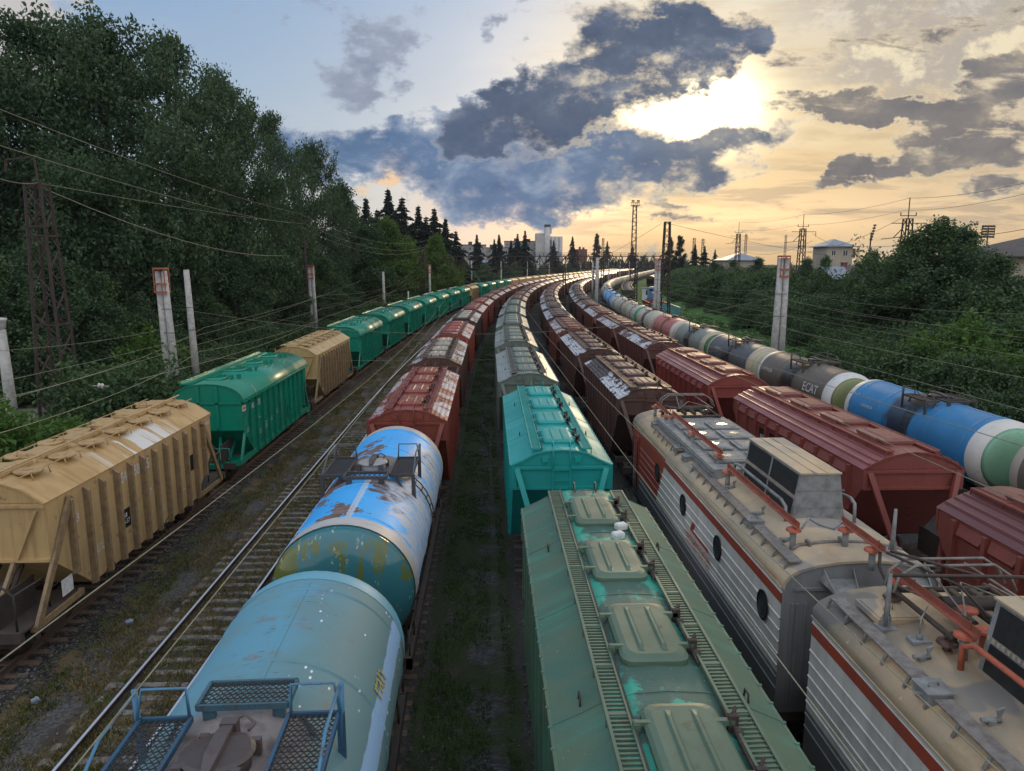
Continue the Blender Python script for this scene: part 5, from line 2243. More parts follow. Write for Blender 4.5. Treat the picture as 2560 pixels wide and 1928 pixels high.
# floodlight mast
p = at(1372, 430, 330)
root = empty('floodlight_mast', (p.x, 330, 0))
hz = p.z
b = MB()
for sx in (-1, 1):
    for sy in (-1, 1):
        b.beam((sx * 1.3, sy * 1.3, 0), (sx * .75, sy * .75, hz - 3.0), .2, .2)
z = 0
k = 0
while z < hz - 3.2:
    w0 = 1.3 - .55 * z / hz
    z2 = z + 1.7
    s = 1 if k % 2 else -1
    for sy in (-1, 1):
        b.beam((-s * w0, sy * w0, z), (s * w0, sy * w0, z2), .14, .14)
        b.beam((sy * w0, -s * w0, z), (sy * w0, s * w0, z2), .14, .14)
    z = z2
    k += 1
b.build('lattice_tower', RUSTM, root)
b = MB()
for zq in (hz - 3.0, hz - 1.7):
    for s in (-1, 1):
        b.box(-1.75, 1.75, s * 1.5 - .08, s * 1.5 + .08, zq - .08, zq + .08)
        b.box(s * 1.75 - .08, s * 1.75 + .08, -1.5, 1.5, zq - .08, zq + .08)
for x in (-1.75, -.9, 0, .9, 1.75):
    b.box(x - .06, x + .06, -1.55, -1.45, hz - 3, hz - 1.7)
b.box(-1.7, 1.7, -1.5, 1.5, hz - 3.05, hz - 2.95)
b.build('lamp_gallery', RUSTM, root)
for x in (-1.5, -.85, .85, 1.5):
    b = MB()
    b.cyl((x, -1.6, hz - 1.0), (x, -1.2, hz - 1.1), .42, 10, 0, .25)
    b.cyl((x, -1.3, hz - 1.7), (x, -1.3, hz - 1.1), .07, 6)
    b.build('floodlight', UNDER, root)
tag(root, 'tall lattice floodlight mast with a gallery of lamps against the sunset', 'light mast')

# steel portal across the yard
Yg = 168.0
pl, pr_ = at(800, 553, Yg), at(1440, 545, Yg)
pl = at(806, 553, Yg)
root = empty('catenary_portal', (0, Yg, 0))
ztop, zbot = pl.z - .1, at(1100, 580, Yg).z
b = MB()
for dy in (-.5, .5):
    for z in (zbot, ztop):
        b.box(pl.x, pr_.x, dy - .09, dy + .09, z - .09, z + .09)
    n = int((pr_.x - pl.x) / 1.45)
    for k in range(n + 1):
        x = pl.x + (pr_.x - pl.x) * k / n
        b.box(x - .055, x + .055, dy - .05, dy + .05, zbot, ztop)
        if k < n:
            x2 = pl.x + (pr_.x - pl.x) * (k + 1) / n
            b.beam((x, dy, zbot if k % 2 else ztop), (x2, dy, ztop if k % 2 else zbot), .08, .08)
for k in range(n + 1):
    x = pl.x + (pr_.x - pl.x) * k / n
    b.box(x - .04, x + .04, -.5, .5, zbot - .05, zbot + .05)
    b.box(x - .04, x + .04, -.5, .5, ztop - .05, ztop + .05)
b.build('truss_beam', RUSTM, root)
b = MB()
for dy in (-.5, .5):
    b.box(at(1100, 550, Yg).x, pr_.x, dy - .02, dy + .02, ztop + .75, ztop + .82)
    for k in range(26):
        x = at(1100, 550, Yg).x + k * 2.0
        if x < pr_.x:
            b.box(x - .03, x + .03, dy - .03, dy + .03, ztop, ztop + .8)
b.build('guard_rail', RUSTM, root)
for xx in (at(828, 600, Yg).x, at(1219, 600, Yg).x, at(1374, 600, Yg).x):
    b = MB()
    for dx in (-.28, .28):
        for dy in (-.4, .4):
            b.box(xx + dx - .06, xx + dx + .06, dy - .06, dy + .06, 0, zbot)
    for k in range(12):
        z = k * zbot / 12
        b.beam((xx - .28, -.4, z), (xx + .28, -.4, z + zbot / 12), .06, .06)
        b.beam((xx + .28, .4, z), (xx - .28, .4, z + zbot / 12), .06, .06)
    b.build('portal_leg', RUSTM, root)
tag(root, 'long rusty lattice steel portal spanning all the tracks', 'portal')
Y2 = 330.0
a2, b2 = at(1380, 552, Y2), at(1432, 552, Y2)
root = empty('catenary_portal', (0, Y2, 0))
b = MB()
z0, z1 = at(1400, 572, Y2).z, at(1400, 551, Y2).z
xa, xb = at(1148, 560, Y2).x, at(1445, 560, Y2).x
for dy in (-.5, .5):
    for z in (z0, z1):
        b.box(xa, xb, dy - .12, dy + .12, z - .12, z + .12)
    n = 34
    for k in range(n):
        x, x2 = xa + (xb - xa) * k / n, xa + (xb - xa) * (k + 1) / n
        b.beam((x, dy, z0 if k % 2 else z1), (x2, dy, z1 if k % 2 else z0), .14, .14)
b.build('truss_beam', RUSTM, root)
for xx in (xa + 2, xb - 2):
    b = MB(); b.box(xx - .4, xx + .4, -.4, .4, 0, z0); b.build('portal_leg', RUSTM, root)
tag(root, 'farther lattice steel portal across the distant tank train', 'portal')

# ---- wires --------------------------------------------------------
PW = lambda *a: [at(*q) for q in a]
m2 = (648, 466, 99)
wire(PW((-60, 213, 30), (646, 461, 99)), .02, 'highest pale power wire sweeping down across the big trees', .5)
wire(PW((-60, 296, 30), (628, 482, 99)), .02, 'second pale power wire crossing the big trees below the highest one', .5)
wire(PW((-60, 362, 30), (80, 395, 43), (660, 484, 99)), .02, 'third power wire passing the top of the nearest lattice mast', .25)
wire(PW((95, 408, 43), (625, 552, 85)), .035, 'thick doubled feeder cable sagging from the nearest lattice mast', 1.2)
wire(PW((646, 461, 99), (920, 520, 152)), .02, 'power wire sagging from the second mast to the portal mast', 2.0)
wire(PW((662, 484, 99), (925, 532, 152)), .02, 'lower power wire sagging from the second mast to the portal mast', 2.0)
wire(PW((640, 486, 99), (918, 540, 152)), .02, 'lowest power wire sagging from the second mast to the portal mast', 2.2)
# contact and carrier wires along the tracks
for k, z1, z2, nm in ((1, 6.6, 7.7, 'the tan and green train'), (3, 6.66, 7.75, 'the blue tank wagons'), (4, 6.6, 7.7, 'the olive and teal wagons'), (5, 6.7, 7.8, 'the brown wagons'), (6, 6.6, 7.8, 'the red hopper wagons'), (8, 6.6, 7.8, 'the tank train')):
    po = 55.0
    A = [path(l, T_OFF[k] + zz)[0] + Vector((0, 0, z1)) for l, zz in ((2, .25), (po, -.1), (107, .25), (168, -.2), (240, .2), (330, 0), (430, 0))]
    B = [path(l, T_OFF[k] + (.12 if k != 3 else .0))[0] + Vector((0, 0, z2 + (.5 if l in (107, 168, 240, 330) else 0))) for l in (2, po, 107, 168, 240, 330)]
    wire(A, .0075 if k != 3 else .0085, 'straight contact wire above %s' % nm, 0)
    wire(B, .007, 'sagging carrier wire above %s' % nm, .7 if k in (1, 3) else .5)
# dropper visible over the grass strip
d0 = path(19.0, T_OFF[3])[0]
# cross spans between the tall poles
CS = [(wire(PW((395, 772, 50.5), (1678, 750, 58)), .011, 'lower cross-span cable between the nearest red-capped poles', .6)),
      (wire(PW((0, 758, 30), (395, 700, 50.5)), .011, 'cable rising from the left to the nearest red-capped pole', .25)),
      (wire(PW((388, 668, 50.5), (1684, 640, 58)), .011, 'upper cross-span cable between the nearest red-capped poles', 2.4)),
      (wire(PW((675, 640, 97), (1420, 628, 106)), .012, 'upper cross-span cable between the second pair of red-capped poles', 1.8)),
      (wire(PW((675, 680, 97), (1420, 668, 106)), .012, 'lower cross-span cable between the second pair of red-capped poles', .5))]
wire(PW((-20, 868, 26), (440, 708, 60), (780, 606, 130)), .018, 'long pale feeder wire rising from the left edge to the far poles', .5)
wire(PW((-20, 942, 22), (430, 760, 50), (690, 690, 92)), .018, 'second pale feeder wire crossing in front of the concrete poles', .4)
wire(PW((300, 820, 32), (700, 686, 85), (905, 600, 150)), .018, 'pale wire above the green wagon roofs', .5)
wire(PW((690, 620, 97), (800, 655, 118), (905, 560, 150)), .014, 'slack wire hanging in a loop before the trees', 1.6)
wire(PW((560, 696, 80), (700, 660, 105), (910, 574, 150)), .014, 'slack wire rising to the portal mast', 1.3)
wire(PW((820, 640, 130), (1000, 585, 180), (1130, 560, 240)), .016, 'pale wire along the far green wagons', 1.3)
wire(PW((600, 690, 80), (830, 655, 125), (1010, 600, 180)), .014, 'pale wire dipping above the green train', 1.5)
# right hand side
for k, (ya, yb, sg) in enumerate(((608, 660, .6), (620, 690, .7), (632, 712, .6), (648, 740, .7), (668, 778, .6), (690, 800, .5), (705, 888, .4))):
    wire(PW((1440, ya, 108), (1695, ya + (yb - ya) * .35, 75), (2300, yb + 20 + k * 8, 40)), .012, '%s of the thin wires fanning out in front of the right-hand bushes' % ordinal(k + 1), sg)
wire(PW((2300, 374, 55), (1966, 428, 92), (1737, 464, 135), (1597, 481, 190)), .022, 'topmost power line along the right-hand masts', .5)
wire(PW((2300, 398, 55), (1952, 455, 92), (1728, 486, 135), (1592, 497, 190)), .02, 'second power line along the right-hand masts', .5)
wire(PW((2300, 480, 55), (1800, 530, 130), (1592, 520, 190)), .028, 'dark feeder cable crossing in front of the bushes and the house', .9)
wire(PW((1440, 482, 108), (1860, 560, 150)), .03, 'dark stay wire running from the bare mast down to the right', .6)
wire(PW((1430, 482, 108), (1290, 560, 200)), .03, 'dark stay wire running from the bare mast down to the left', .4)
wire(PW((1755, 505, 135), (1900, 565, 110)), .03, 'dark wire dropping from the mast to the house roof', .6)
wire(PW((1950, 470, 92), (1740, 545, 120)), .028, 'dark wire falling from the tall mast to the left', .8)
wire(PW((1755, 520, 135), (1600, 540, 190), (1480, 560, 300)), .03, 'sagging dark cable between the rusty masts', 1.8)
# insulators that show
for px, py, Y, n, lab in ((218, 834, 38, 2, 'pair of white disc insulators on a wire before the nearest lattice mast'), (570, 838, 44, 2, 'dark insulator pair on a wire above the green wagon'),
                          (862, 858, 47, 2, 'white insulator pair beside the second tan wagon roof'), (1172, 858, 48, 2, 'insulator pair above the brown hopper behind the red wagon'),
                          (1778, 857, 60, 2, 'dark insulator pair beside the right-hand red-capped pole'), (2245, 790, 52, 2, 'white insulators on the wires before the dark bushes'),
                          (2100, 858, 52, 1, 'single white insulator on a wire before the green bush'), (745, 722, 85, 3, 'hanging insulator string above the second tan wagon'), (1022, 812, 66, 3, 'hanging insulator string above the green wagons')):
    if px in (2245, 2100, 1778):
        px = {2245: 2252 * .985 - 0, 2100: 2100, 1778: 1778}[px]
    p = at(px, py, Y)
    dv = Vector((0, 0, 1)) if n == 3 else Vector((1, .1, -.05)).normalized()
    insul_string(p - dv * .16, p + dv * .16, n, .15, CERAM, lab)
# ------------------------------------------------------------------ vegetation
def leaf_fn(c1, c2, c3, trans=.25):
    def fn(t):
        g = t.n('NewGeometry')
        oi = t.n('ObjectInfo')
        tc = t.n('TexCoord').outputs['Object']
        r = g.outputs['Random Per Island']
        n = t.noise(tc, .35, 3)
        col = t.mix(r, C(*c1), C(*c2))
        col = t.mix(t.sm(n, .45, .7), col, C(*c3))
        col = t.mix(t.math('MULTIPLY', oi.outputs['Random'], .5), col, t.mix(1.0, col, C(.75, .85, .7), 'MULTIPLY'))
        d = bsdf(t, col, .6, spec=.25)
        tr = t.n('BsdfTranslucent', {'Color': t.mix(1.0, col, C(1.2, 1.35, .7), 'MULTIPLY')}).outputs[0]
        return t.n('MixShader', {0: trans, 1: d, 2: tr}).outputs[0]
    return fn


LEAF_D = material('dark_broad_leaves', leaf_fn((.028, .056, .032), (.085, .135, .068), (.055, .095, .045)))
LEAF_G = material('mid_green_leaves', leaf_fn((.055, .10, .022), (.12, .17, .04), (.08, .125, .03), .35))
LEAF_B = material('bush_leaves', leaf_fn((.034, .068, .030), (.10, .15, .066), (.06, .095, .055), .25))
LEAF_Y = material('bright_bush_leaves', leaf_fn((.045, .10, .018), (.095, .165, .035), (.06, .11, .03), .3))
NEEDLE = material('cedar_needles', leaf_fn((.010, .021, .017), (.022, .036, .028), (.014, .026, .018), .08))
LEAF_F = material('haze_lightened_leaves', leaf_fn((.05, .085, .045), (.11, .15, .08), (.08, .11, .065), .3))  # far belt: distance haze put into a lighter leaf colour
BARK = plain('tree_bark', (.05, .042, .036), .9, scale=4., c2=(.025, .02, .018))
CYPR = material('dark_cypress_leaves', leaf_fn((.014, .028, .016), (.03, .05, .026), (.018, .034, .018), .1))
GRASSM = material('grass_blades', leaf_fn((.045, .065, .015), (.095, .11, .03), (.13, .105, .045), .2))
DRYM = material('dry_grass_blades', leaf_fn((.13, .095, .042), (.24, .18, .09), (.09, .09, .03), .2))
LUSH = material('lush_grass_blades', leaf_fn((.02, .05, .01), (.05, .10, .022), (.035, .07, .018), .2))


def quads_mesh(name, P, mat, extra=None):
    """P: (n,4,3) leaf corners"""
    n = len(P)
    me = bpy.data.meshes.new(name)
    me.vertices.add(n * 4)
    me.vertices.foreach_set('co', P.reshape(-1).astype(np.float32))
    me.loops.add(n * 4)
    me.polygons.add(n)
    me.loops.foreach_set('vertex_index', np.arange(n * 4, dtype=np.int32))
    me.polygons.foreach_set('loop_start', np.arange(0, n * 4, 4, dtype=np.int32))
    me.polygons.foreach_set('loop_total', np.full(n, 4, dtype=np.int32))
    me.update(calc_edges=True)
    me.validate()
    me.materials.append(mat)
    return me


def leaves(centers, size, rng, flat=.0, up=None, aspect=.55):
    n = len(centers)
    d = rng.normal(size=(n, 3))
    d[:, 2] -= .35
    if up is not None:
        d = d * .55 + up
    d /= np.linalg.norm(d, axis=1, keepdims=True)
    q = rng.normal(size=(n, 3))
    s = np.cross(d, q)
    s /= np.linalg.norm(s, axis=1, keepdims=True) + 1e-9
    sz = size * rng.uniform(.6, 1.35, size=(n, 1))
    c = centers
    bend = np.cross(d, s) * sz * .12
    P = np.stack([c - d * sz * .5, c + s * sz * aspect * .5 + bend, c + d * sz * .5, c - s * sz * aspect * .5 + bend], axis=1)
    return P


def blob_points(rng, lobes, n, sprays=9, spread=.32):
    """points clustered in sprays over the outer part of the lobes (x,y,z,rx,rz)"""
    L = np.array(lobes)
    vol = L[:, 3] ** 2 * L[:, 4]
    vol = vol ** .8
    idx = rng.choice(len(L), size=max(1, n // sprays), p=vol / vol.sum())
    m = len(idx)
    d = rng.normal(size=(m, 3))
    d /= np.linalg.norm(d, axis=1, keepdims=True)
    rr = rng.uniform(.15, 1.0, size=(m, 1)) ** .42
    # ragged outline
    rr *= 1 + .16 * np.sin(d[:, :1] * 7 + idx[:, None]) + rng.normal(size=(m, 1)) * .07
    c = L[idx, :3] + d * rr * np.stack([L[idx, 3], L[idx, 3], L[idx, 4]], axis=1)
    c = np.repeat(c, sprays, axis=0)
    c += rng.normal(size=c.shape) * spread * np.array([1, 1, .75])
    return c


def limb(b, p, q, r0, r1, rng, k=4):
    p, q = np.array(p, float), np.array(q, float)
    pts = []
    for i in range(k + 1):
        f = i / k
        w = p + (q - p) * f
        if 0 < i < k:
            w = w + rng.normal(size=3) * np.linalg.norm(q - p) * .04
        w[2] += math.sin(f * PI) * np.linalg.norm((q - p)[:2]) * .08
        pts.append(tuple(w))
    b.tube(pts, [r0 + (r1 - r0) * i / k for i in range(k + 1)], 6, 0, False)


def make_broadleaf(seed, H, R, n, leaf, mat, name='broadleaf_tree', low=.25, nl=26, spread=.34, column=False, wild=0):
    rng = np.random.default_rng(seed)
    root = empty(name)
    b = MB()
    th = H * .42
    top = (rng.normal() * .4, rng.normal() * .4, H * .82)
    limb(b, (0, 0, -.5), (top[0] * .5, top[1] * .5, th), H * .019, H * .013, rng, 4)
    limb(b, (top[0] * .5, top[1] * .5, th), top, H * .013, .06, rng, 5)
    lobes = []
    for i in range(nl):
        f = (i + .5) / nl
        z = H * (low + (1 - low) * f ** .9)
        # crown half width profile
        q = (z / H - low) / (1 - low)
        w = R * (math.sin(min(1, q * (.9 if wild else 1.05) + .16) * PI) ** .55) * (.75 if column else 1)
        a = i * 2.4 + rng.uniform(-.5, .5)
        d = w * rng.uniform(.35, .88)
        r = R * (rng.uniform(.15, .30) if wild else rng.uniform(.24, .42)) * (1.1 - .45 * q)
        if wild:
            d = w * rng.uniform(.3, 1.05)
            z *= rng.uniform(.93, 1.07)
        x, y = d * math.cos(a), d * math.sin(a)
        lobes.append((x, y, min(z, H - r * .7), r, r * rng.uniform(.62, .95)))
        zz = max(H * .2, z - d * .55)
        base = (top[0] * min(1, zz / top[2]), top[1] * min(1, zz / top[2]), min(zz, H * .78))
        limb(b, base, (x * .85, y * .85, min(z, H - r * .7)), H * .0062 * (1.2 - q * .6), .035, rng, 3)
        # leading shoots
        if wild:
            for _ in range(3):
                aa = a + rng.normal() * .6
                lobes.append((x + r * 1.0 * math.cos(aa), y + r * 1.0 * math.sin(aa), min(z, H - r) + r * rng.uniform(-.2, 1.1), r * rng.uniform(.25, .45), r * rng.uniform(.3, .6)))
        if rng.random() < .75:
            lobes.append((x * 1.12 + rng.normal() * .5, y * 1.12 + rng.normal() * .5, min(z, H - r) + r * rng.uniform(.75, 1.15), r * .33, r * .6))
    b.build('trunk', BARK, root, fix=False)
    c = blob_points(rng, lobes, n, 20 if wild else 9, spread * (1.25 if wild else 1))
    me = quads_mesh('crown', leaves(c, leaf, rng), mat)
    o = bpy.data.objects.new('crown', me)
    COL.objects.link(o)
    o.parent = root
    return root


def make_conifer(seed, H, R, mat, name='cedar_tree', droop=.18, dens=2.0, spire=.95):
    rng = np.random.default_rng(seed)
    root = empty(name)
    b = MB()
    b.tube([(0, 0, -.5), (.1, 0, H * .5), (0, .1, H)], [H * .016, H * .009, .03], 7)
    P = []
    lv = int(H * 1.5)
    for i in range(lv):
        f = i / lv
        z = H * (.10 + .89 * f)
        L = R * ((1 - f) ** spire) * rng.uniform(.5, 1.3) * (.55 if f > .8 else 1) + .22
        nb = int(5 + 3 * (1 - f))
        for k in range(nb):
            a = 2 * PI * (k + rng.random() * .8) / nb + i
            l = L * rng.uniform(.5, 1.2)
            tip = np.array([math.cos(a) * l, math.sin(a) * l, -droop * l * .5 + l * .10])
            m = int(10 + 18 * l * dens)
            t_ = rng.uniform(.12, 1.0, size=(m, 1)) ** .8
            c = tip * t_
            c[:, 2:3] += .18 * l * np.sin(t_ * PI)
            wv = rng.normal(size=(m, 3)) * np.array([.42, .42, .26]) * (.5 + .5 * l / R) * (1.15 - .6 * t_)
            c = c + wv + np.array([0, 0, z])
            dirv = np.tile(tip / (np.linalg.norm(tip) + 1e-9), (m, 1))
            P.append(leaves(c, .55, rng, up=dirv * .9, aspect=.45))
            if l > 1.2:
                b.tube([(0, 0, z), tuple(tip * .5 + np.array([0, 0, z + .12 * l])), tuple(tip * .9 + np.array([0, 0, z + .05 * l]))], [.05, .03, .015], 4, 0, False)
    b.build('trunk', BARK, root, fix=False)
    me = quads_mesh('crown', np.concatenate(P), mat)
    o = bpy.data.objects.new('crown', me)
    COL.objects.link(o)
    o.parent = root
    return root


def make_bush(seed, H, R, n, leaf, mat, name='bush', up=False, nl=14):
    rng = np.random.default_rng(seed)
    root = empty(name)
    lobes = []
    b = MB()
    for i in range(nl):
        a = i * 2.4
        d = R * math.sqrt((i + .3) / nl) * .8
        r = R * rng.uniform(.2, .42)
        z = H * (1 - .55 * (d / R) ** 2) * rng.uniform(.55, .92)
        lobes.append((d * math.cos(a), d * math.sin(a), max(r * .5, z - r * .6), r, r * rng.uniform(.7, 1.1)))
        lobes.append((d * math.cos(a) * 1.05, d * math.sin(a) * 1.05, max(r * .3, z * .45 - r * .3), r, r * .9))
        if up and rng.random() < .9:
            for _ in range(2):
                lobes.append((d * math.cos(a) + rng.normal() * r * .5, d * math.sin(a) + rng.normal() * r * .5, z + r * rng.uniform(.1, .5), r * .22, r * .75))
        limb(b, (rng.normal() * .3, rng.normal() * .3, -.3), (d * math.cos(a), d * math.sin(a), z * .8), .06, .02, rng, 3)
    b.build('stem', BARK, root, fix=False)
    c = blob_points(rng, lobes, n, 12, .30)
    c = c[c[:, 2] > -.2]
    me = quads_mesh('crown', leaves(c, leaf, rng), mat)
    o = bpy.data.objects.new('crown', me)
    COL.objects.link(o)
    o.parent = root
    return root


PROTO = {}


def plant(key, x, y, z, s, rz, label, cat, group, sz=None):
    mk, = (PROTO_DEF[key],)
    if key not in PROTO:
        PROTO[key] = mk()
        r = PROTO[key]
    else:
        r = copy_tree(PROTO[key])
    r.location = (x, y, z)
    r.rotation_euler = (0, 0, rz)
    r.scale = (s, s, sz or s)
    tag(r, label, cat, group)
    return r


PROTO_DEF = {
    'big1': lambda: make_broadleaf(11, 30, 13.5, 58000, .42, LEAF_D, low=.12, nl=58, spread=.40, wild=1),
    'big2': lambda: make_broadleaf(29, 30, 13.0, 58000, .42, LEAF_D, low=.10, nl=56, spread=.40, wild=1),
    'mid1': lambda: make_broadleaf(31, 15, 5.5, 24000, .30, LEAF_D, low=.05, nl=24, spread=.3),
    'mid2': lambda: make_broadleaf(37, 14, 5.2, 24000, .30, LEAF_B, low=.04, nl=22, spread=.3),
    'grn1': lambda: make_broadleaf(41, 17, 6.0, 26000, .42, LEAF_G, low=.08, nl=26, spread=.36),
    'grn2': lambda: make_broadleaf(43, 15, 5.5, 22000, .42, LEAF_G, low=.06, nl=22, spread=.36),
    'con1': lambda: make_conifer(51, 24, 7.5, NEEDLE),
    'con2': lambda: make_conifer(53, 22, 9.0, NEEDLE, droop=.3, dens=1.8, spire=1.05),
    'cyp': lambda: make_broadleaf(57, 18, 3.4, 9000, .5, CYPR, name='poplar_tree', low=.05, nl=20, spread=.3, column=True),
    'bush1': lambda: make_bush(61, 6.5, 4.6, 13000, .33, LEAF_B, nl=20),
    'bush2': lambda: make_bush(67, 6.0, 4.2, 14000, .31, LEAF_B, up=True, nl=18),
    'bush3': lambda: make_bush(71, 4.2, 3.2, 11000, .27, LEAF_Y, up=True),
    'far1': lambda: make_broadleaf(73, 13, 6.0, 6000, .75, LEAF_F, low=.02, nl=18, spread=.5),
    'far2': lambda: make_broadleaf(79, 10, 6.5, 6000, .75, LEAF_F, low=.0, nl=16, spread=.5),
}
GT = 'tall trees along the left side of the yard'
# (view px of the top, ytop, depth, key, label)
for (px, py, Y, key, wide, lab) in (
        (45, 62, 66, 'big1', .85, 'huge dark broadleaf tree at the left edge behind the nearest lattice mast'),
        (205, 60, 72, 'big2', .85, 'huge dark broadleaf tree with the highest crown left of the tree gap'),
        (345, 95, 82, 'big1', .8, 'huge dark broadleaf tree whose trunk shows sky through its branches'),
        (470, 175, 96, 'big2', .72, 'tall dark broadleaf tree stepping down towards the conifers, fourth from the left'),
        (575, 255, 114, 'big1', .62, 'dark broadleaf tree with spreading side twigs, fifth from the left edge'),
        (672, 320, 130, 'big2', .6, 'dark broadleaf tree whose crown ends just left of the conifers'),
        (735, 400, 142, 'mid1', 1.2, 'lower dark broadleaf tree at the right end of the tall tree row'),
        (-70, 120, 60, 'big2', .9, 'huge dark tree cut by the left edge of the picture')):
    p = at(px, py, Y)
    H = {'big1': 30, 'big2': 30, 'mid1': 15}[key]
    plant(key, p.x, Y, 0, wide * p.z / H * (1.0 if key != 'mid1' else .8), rnd.uniform(0, 6), lab, 'tree', GT, p.z / H)
# second storey and undergrowth beside the track
GU = 'smaller trees and bushes along the left fence line'
k = 0
for (px, py, Y) in ((120, 560, 52), (215, 600, 56), (300, 640, 60), (180, 500, 62), (330, 560, 66), (430, 600, 70), (500, 560, 78), (540, 640, 84), (590, 560, 95), (620, 640, 100), (40, 600, 50), (700, 560, 112), (745, 600, 125), (690, 640, 108), (455, 690, 68), (-30, 560, 48), (270, 520, 72), (410, 520, 84)):
    p = at(px, py, Y)
    key = ('mid1', 'mid2')[k % 2]
    H = (15, 14)[k % 2]
    s = max(.3, p.z / H)
    plant(key, p.x, Y, 0, s * .95 + .12, rnd.uniform(0, 6), 'leafy tree of the lower storey, %s from the bridge, in front of the huge trees' % ordinal(k + 1), 'tree', GU, s)
    k += 1
k = 0
for (px, py, Y, key) in ((240, 730, 42, 'bush2'), (330, 800, 46, 'bush1'), (300, 705, 54, 'bush3'), (450, 720, 60, 'bush2'), (520, 720, 66, 'bush1'), (560, 690, 74, 'bush1'), (600, 690, 84, 'bush2'), (170, 850, 40, 'bush1'), (720, 680, 92, 'bush1'), (770, 655, 104, 'bush2'), (430, 790, 52, 'bush1'), (640, 690, 88, 'bush1'), (810, 640, 122, 'bush1'), (860, 625, 140, 'bush2'), (380, 740, 56, 'bush1')):
    p = at(px, py, Y)
    H = {'bush1': 6.5, 'bush2': 6.0, 'bush3': 4.2}[key]
    s = max(.35, p.z / H)
    plant(key, p.x, Y, -.2, max(s, .6), rnd.uniform(0, 6), '%s shrub at the foot of the left-hand trees, %s from the bridge' % ('bright green' if key == 'bush3' else 'dark leafy', ordinal(k + 1)), 'bush', GU, s)
    k += 1
for q, (px, py, Y, key, s, lab) in enumerate(((15, 865, 31, 'bush3', 1.0, 'bright leafy bush in the lower left beyond the nearest tan wagon'), (60, 935, 34, 'bush3', .9, 'low bright bush beneath the nearest lattice mast'),
                                              (-40, 900, 28, 'bush3', 1.1, 'bright bush cut by the left picture edge'), (120, 905, 37, 'bush3', .8, 'small green bush between lattice mast and tan wagon'))):
    p = at(px, py, Y)
    plant(key, p.x, Y, 0, s, q * 1.7, lab, 'bush', GU, max(.3, p.z / 4.2))
# green round trees and cedars farther along
for k, (px, py, Y, key, lab) in enumerate(((838, 478, 150, 'grn1', 'rounded light green tree in front of the cedars'), (790, 500, 146, 'grn2', 'rounded light green tree close to the tall dark trees'), (880, 520, 158, 'grn2', 'light green tree low between the cedars and the portal'),
                                        (940, 512, 170, 'grn1', 'light green tree at the right end below the cedars'), (905, 545, 162, 'grn2', 'small light green tree directly behind the portal mast'), (970, 555, 182, 'grn2', 'light green tree farthest right beside the portal'))):
    p = at(px, py, Y)
    H = 17 if key == 'grn1' else 15
    plant(key, p.x, Y, 0, p.z / H * 1.05, k * 1.3, lab, 'tree', 'light green trees below the cedars', p.z / H)
for k, (px, py, Y, key) in enumerate(((790, 425, 185, 'con1'), (838, 405, 190, 'con1'), (868, 423, 194, 'con2'), (903, 442, 198, 'con1'), (937, 447, 202, 'con2'), (962, 470, 206, 'con1'), (985, 497, 210, 'con2'), (815, 450, 180, 'con2'), (920, 465, 192, 'con2'), (765, 470, 178, 'con2'), (853, 450, 184, 'con2'), (950, 490, 190, 'con2'))):
    p = at(px, py, Y)
    H = 24 if key == 'con1' else 22
    plant(key, p.x, Y, 0, p.z / H * (.95 if key == 'con1' else 1.05), k * 1.1, 'dark cedar with a pointed top, %s planted in the left-hand cedar clump' % ordinal(k + 1), 'tree', 'cedars behind the light green trees', p.z / H)
for k, (px, py, Y, key) in enumerate(((1030, 505, 290, 'con1'), (1068, 515, 300, 'con2'), (1078, 505, 310, 'con1'), (1118, 503, 330, 'con2'), (1134, 496, 350, 'con2'), (1104, 518, 340, 'con1'), (1196, 518, 440, 'con2'), (1237, 509, 500, 'con1'), (1290, 508, 640, 'cyp'), (1312, 520, 740, 'con1'), (1367, 528, 800, 'con2'), (1448, 516, 330, 'cyp'), (1470, 512, 340, 'cyp'), (1502, 525, 330, 'con1'), (1523, 530, 340, 'con1'), (1545, 538, 350, 'con2'), (1600, 545, 360, 'con2'))):
    p = at(px, py, Y)
    H = {'con1': 24, 'con2': 22, 'cyp': 18}[key]
    plant(key, p.x, Y, 0, p.z / H * (.8 if key != 'cyp' else 1.0), k * 1.1, '%s on the skyline, %s from the left of the distant row' % ('dark cedar' if key != 'cyp' else 'dark poplar', ordinal(k + 1)), 'tree', 'distant trees on the skyline', p.z / H)
# far tree belt round the outside of the curve
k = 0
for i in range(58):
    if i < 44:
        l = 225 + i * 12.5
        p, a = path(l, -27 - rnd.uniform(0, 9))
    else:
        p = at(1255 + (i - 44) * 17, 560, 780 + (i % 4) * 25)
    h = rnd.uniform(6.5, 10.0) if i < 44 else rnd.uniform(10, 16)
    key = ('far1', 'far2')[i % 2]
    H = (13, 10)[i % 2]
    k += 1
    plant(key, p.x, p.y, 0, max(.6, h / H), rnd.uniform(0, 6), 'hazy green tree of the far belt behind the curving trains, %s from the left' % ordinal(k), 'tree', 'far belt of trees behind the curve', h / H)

# ---- right-hand bank of bushes
GB = 'bushes covering the right-hand bank'
k = 0
rb = random.Random(19)


def bank_z(u):
    for (u0, z0), (u1, z1) in zip(prof[:-1], prof[1:]):
        pass
    pr = [(22.5, 0), (26.5, .4), (31, 1.3), (36, 2.6), (44, 3.8), (60, 4.2), (160, 4.5)]
    for (u0, z0), (u1, z1) in zip(pr[:-1], pr[1:]):
        if u0 <= u <= u1:
            return z0 + (z1 - z0) * (u - u0) / (u1 - u0)
    return 4.5


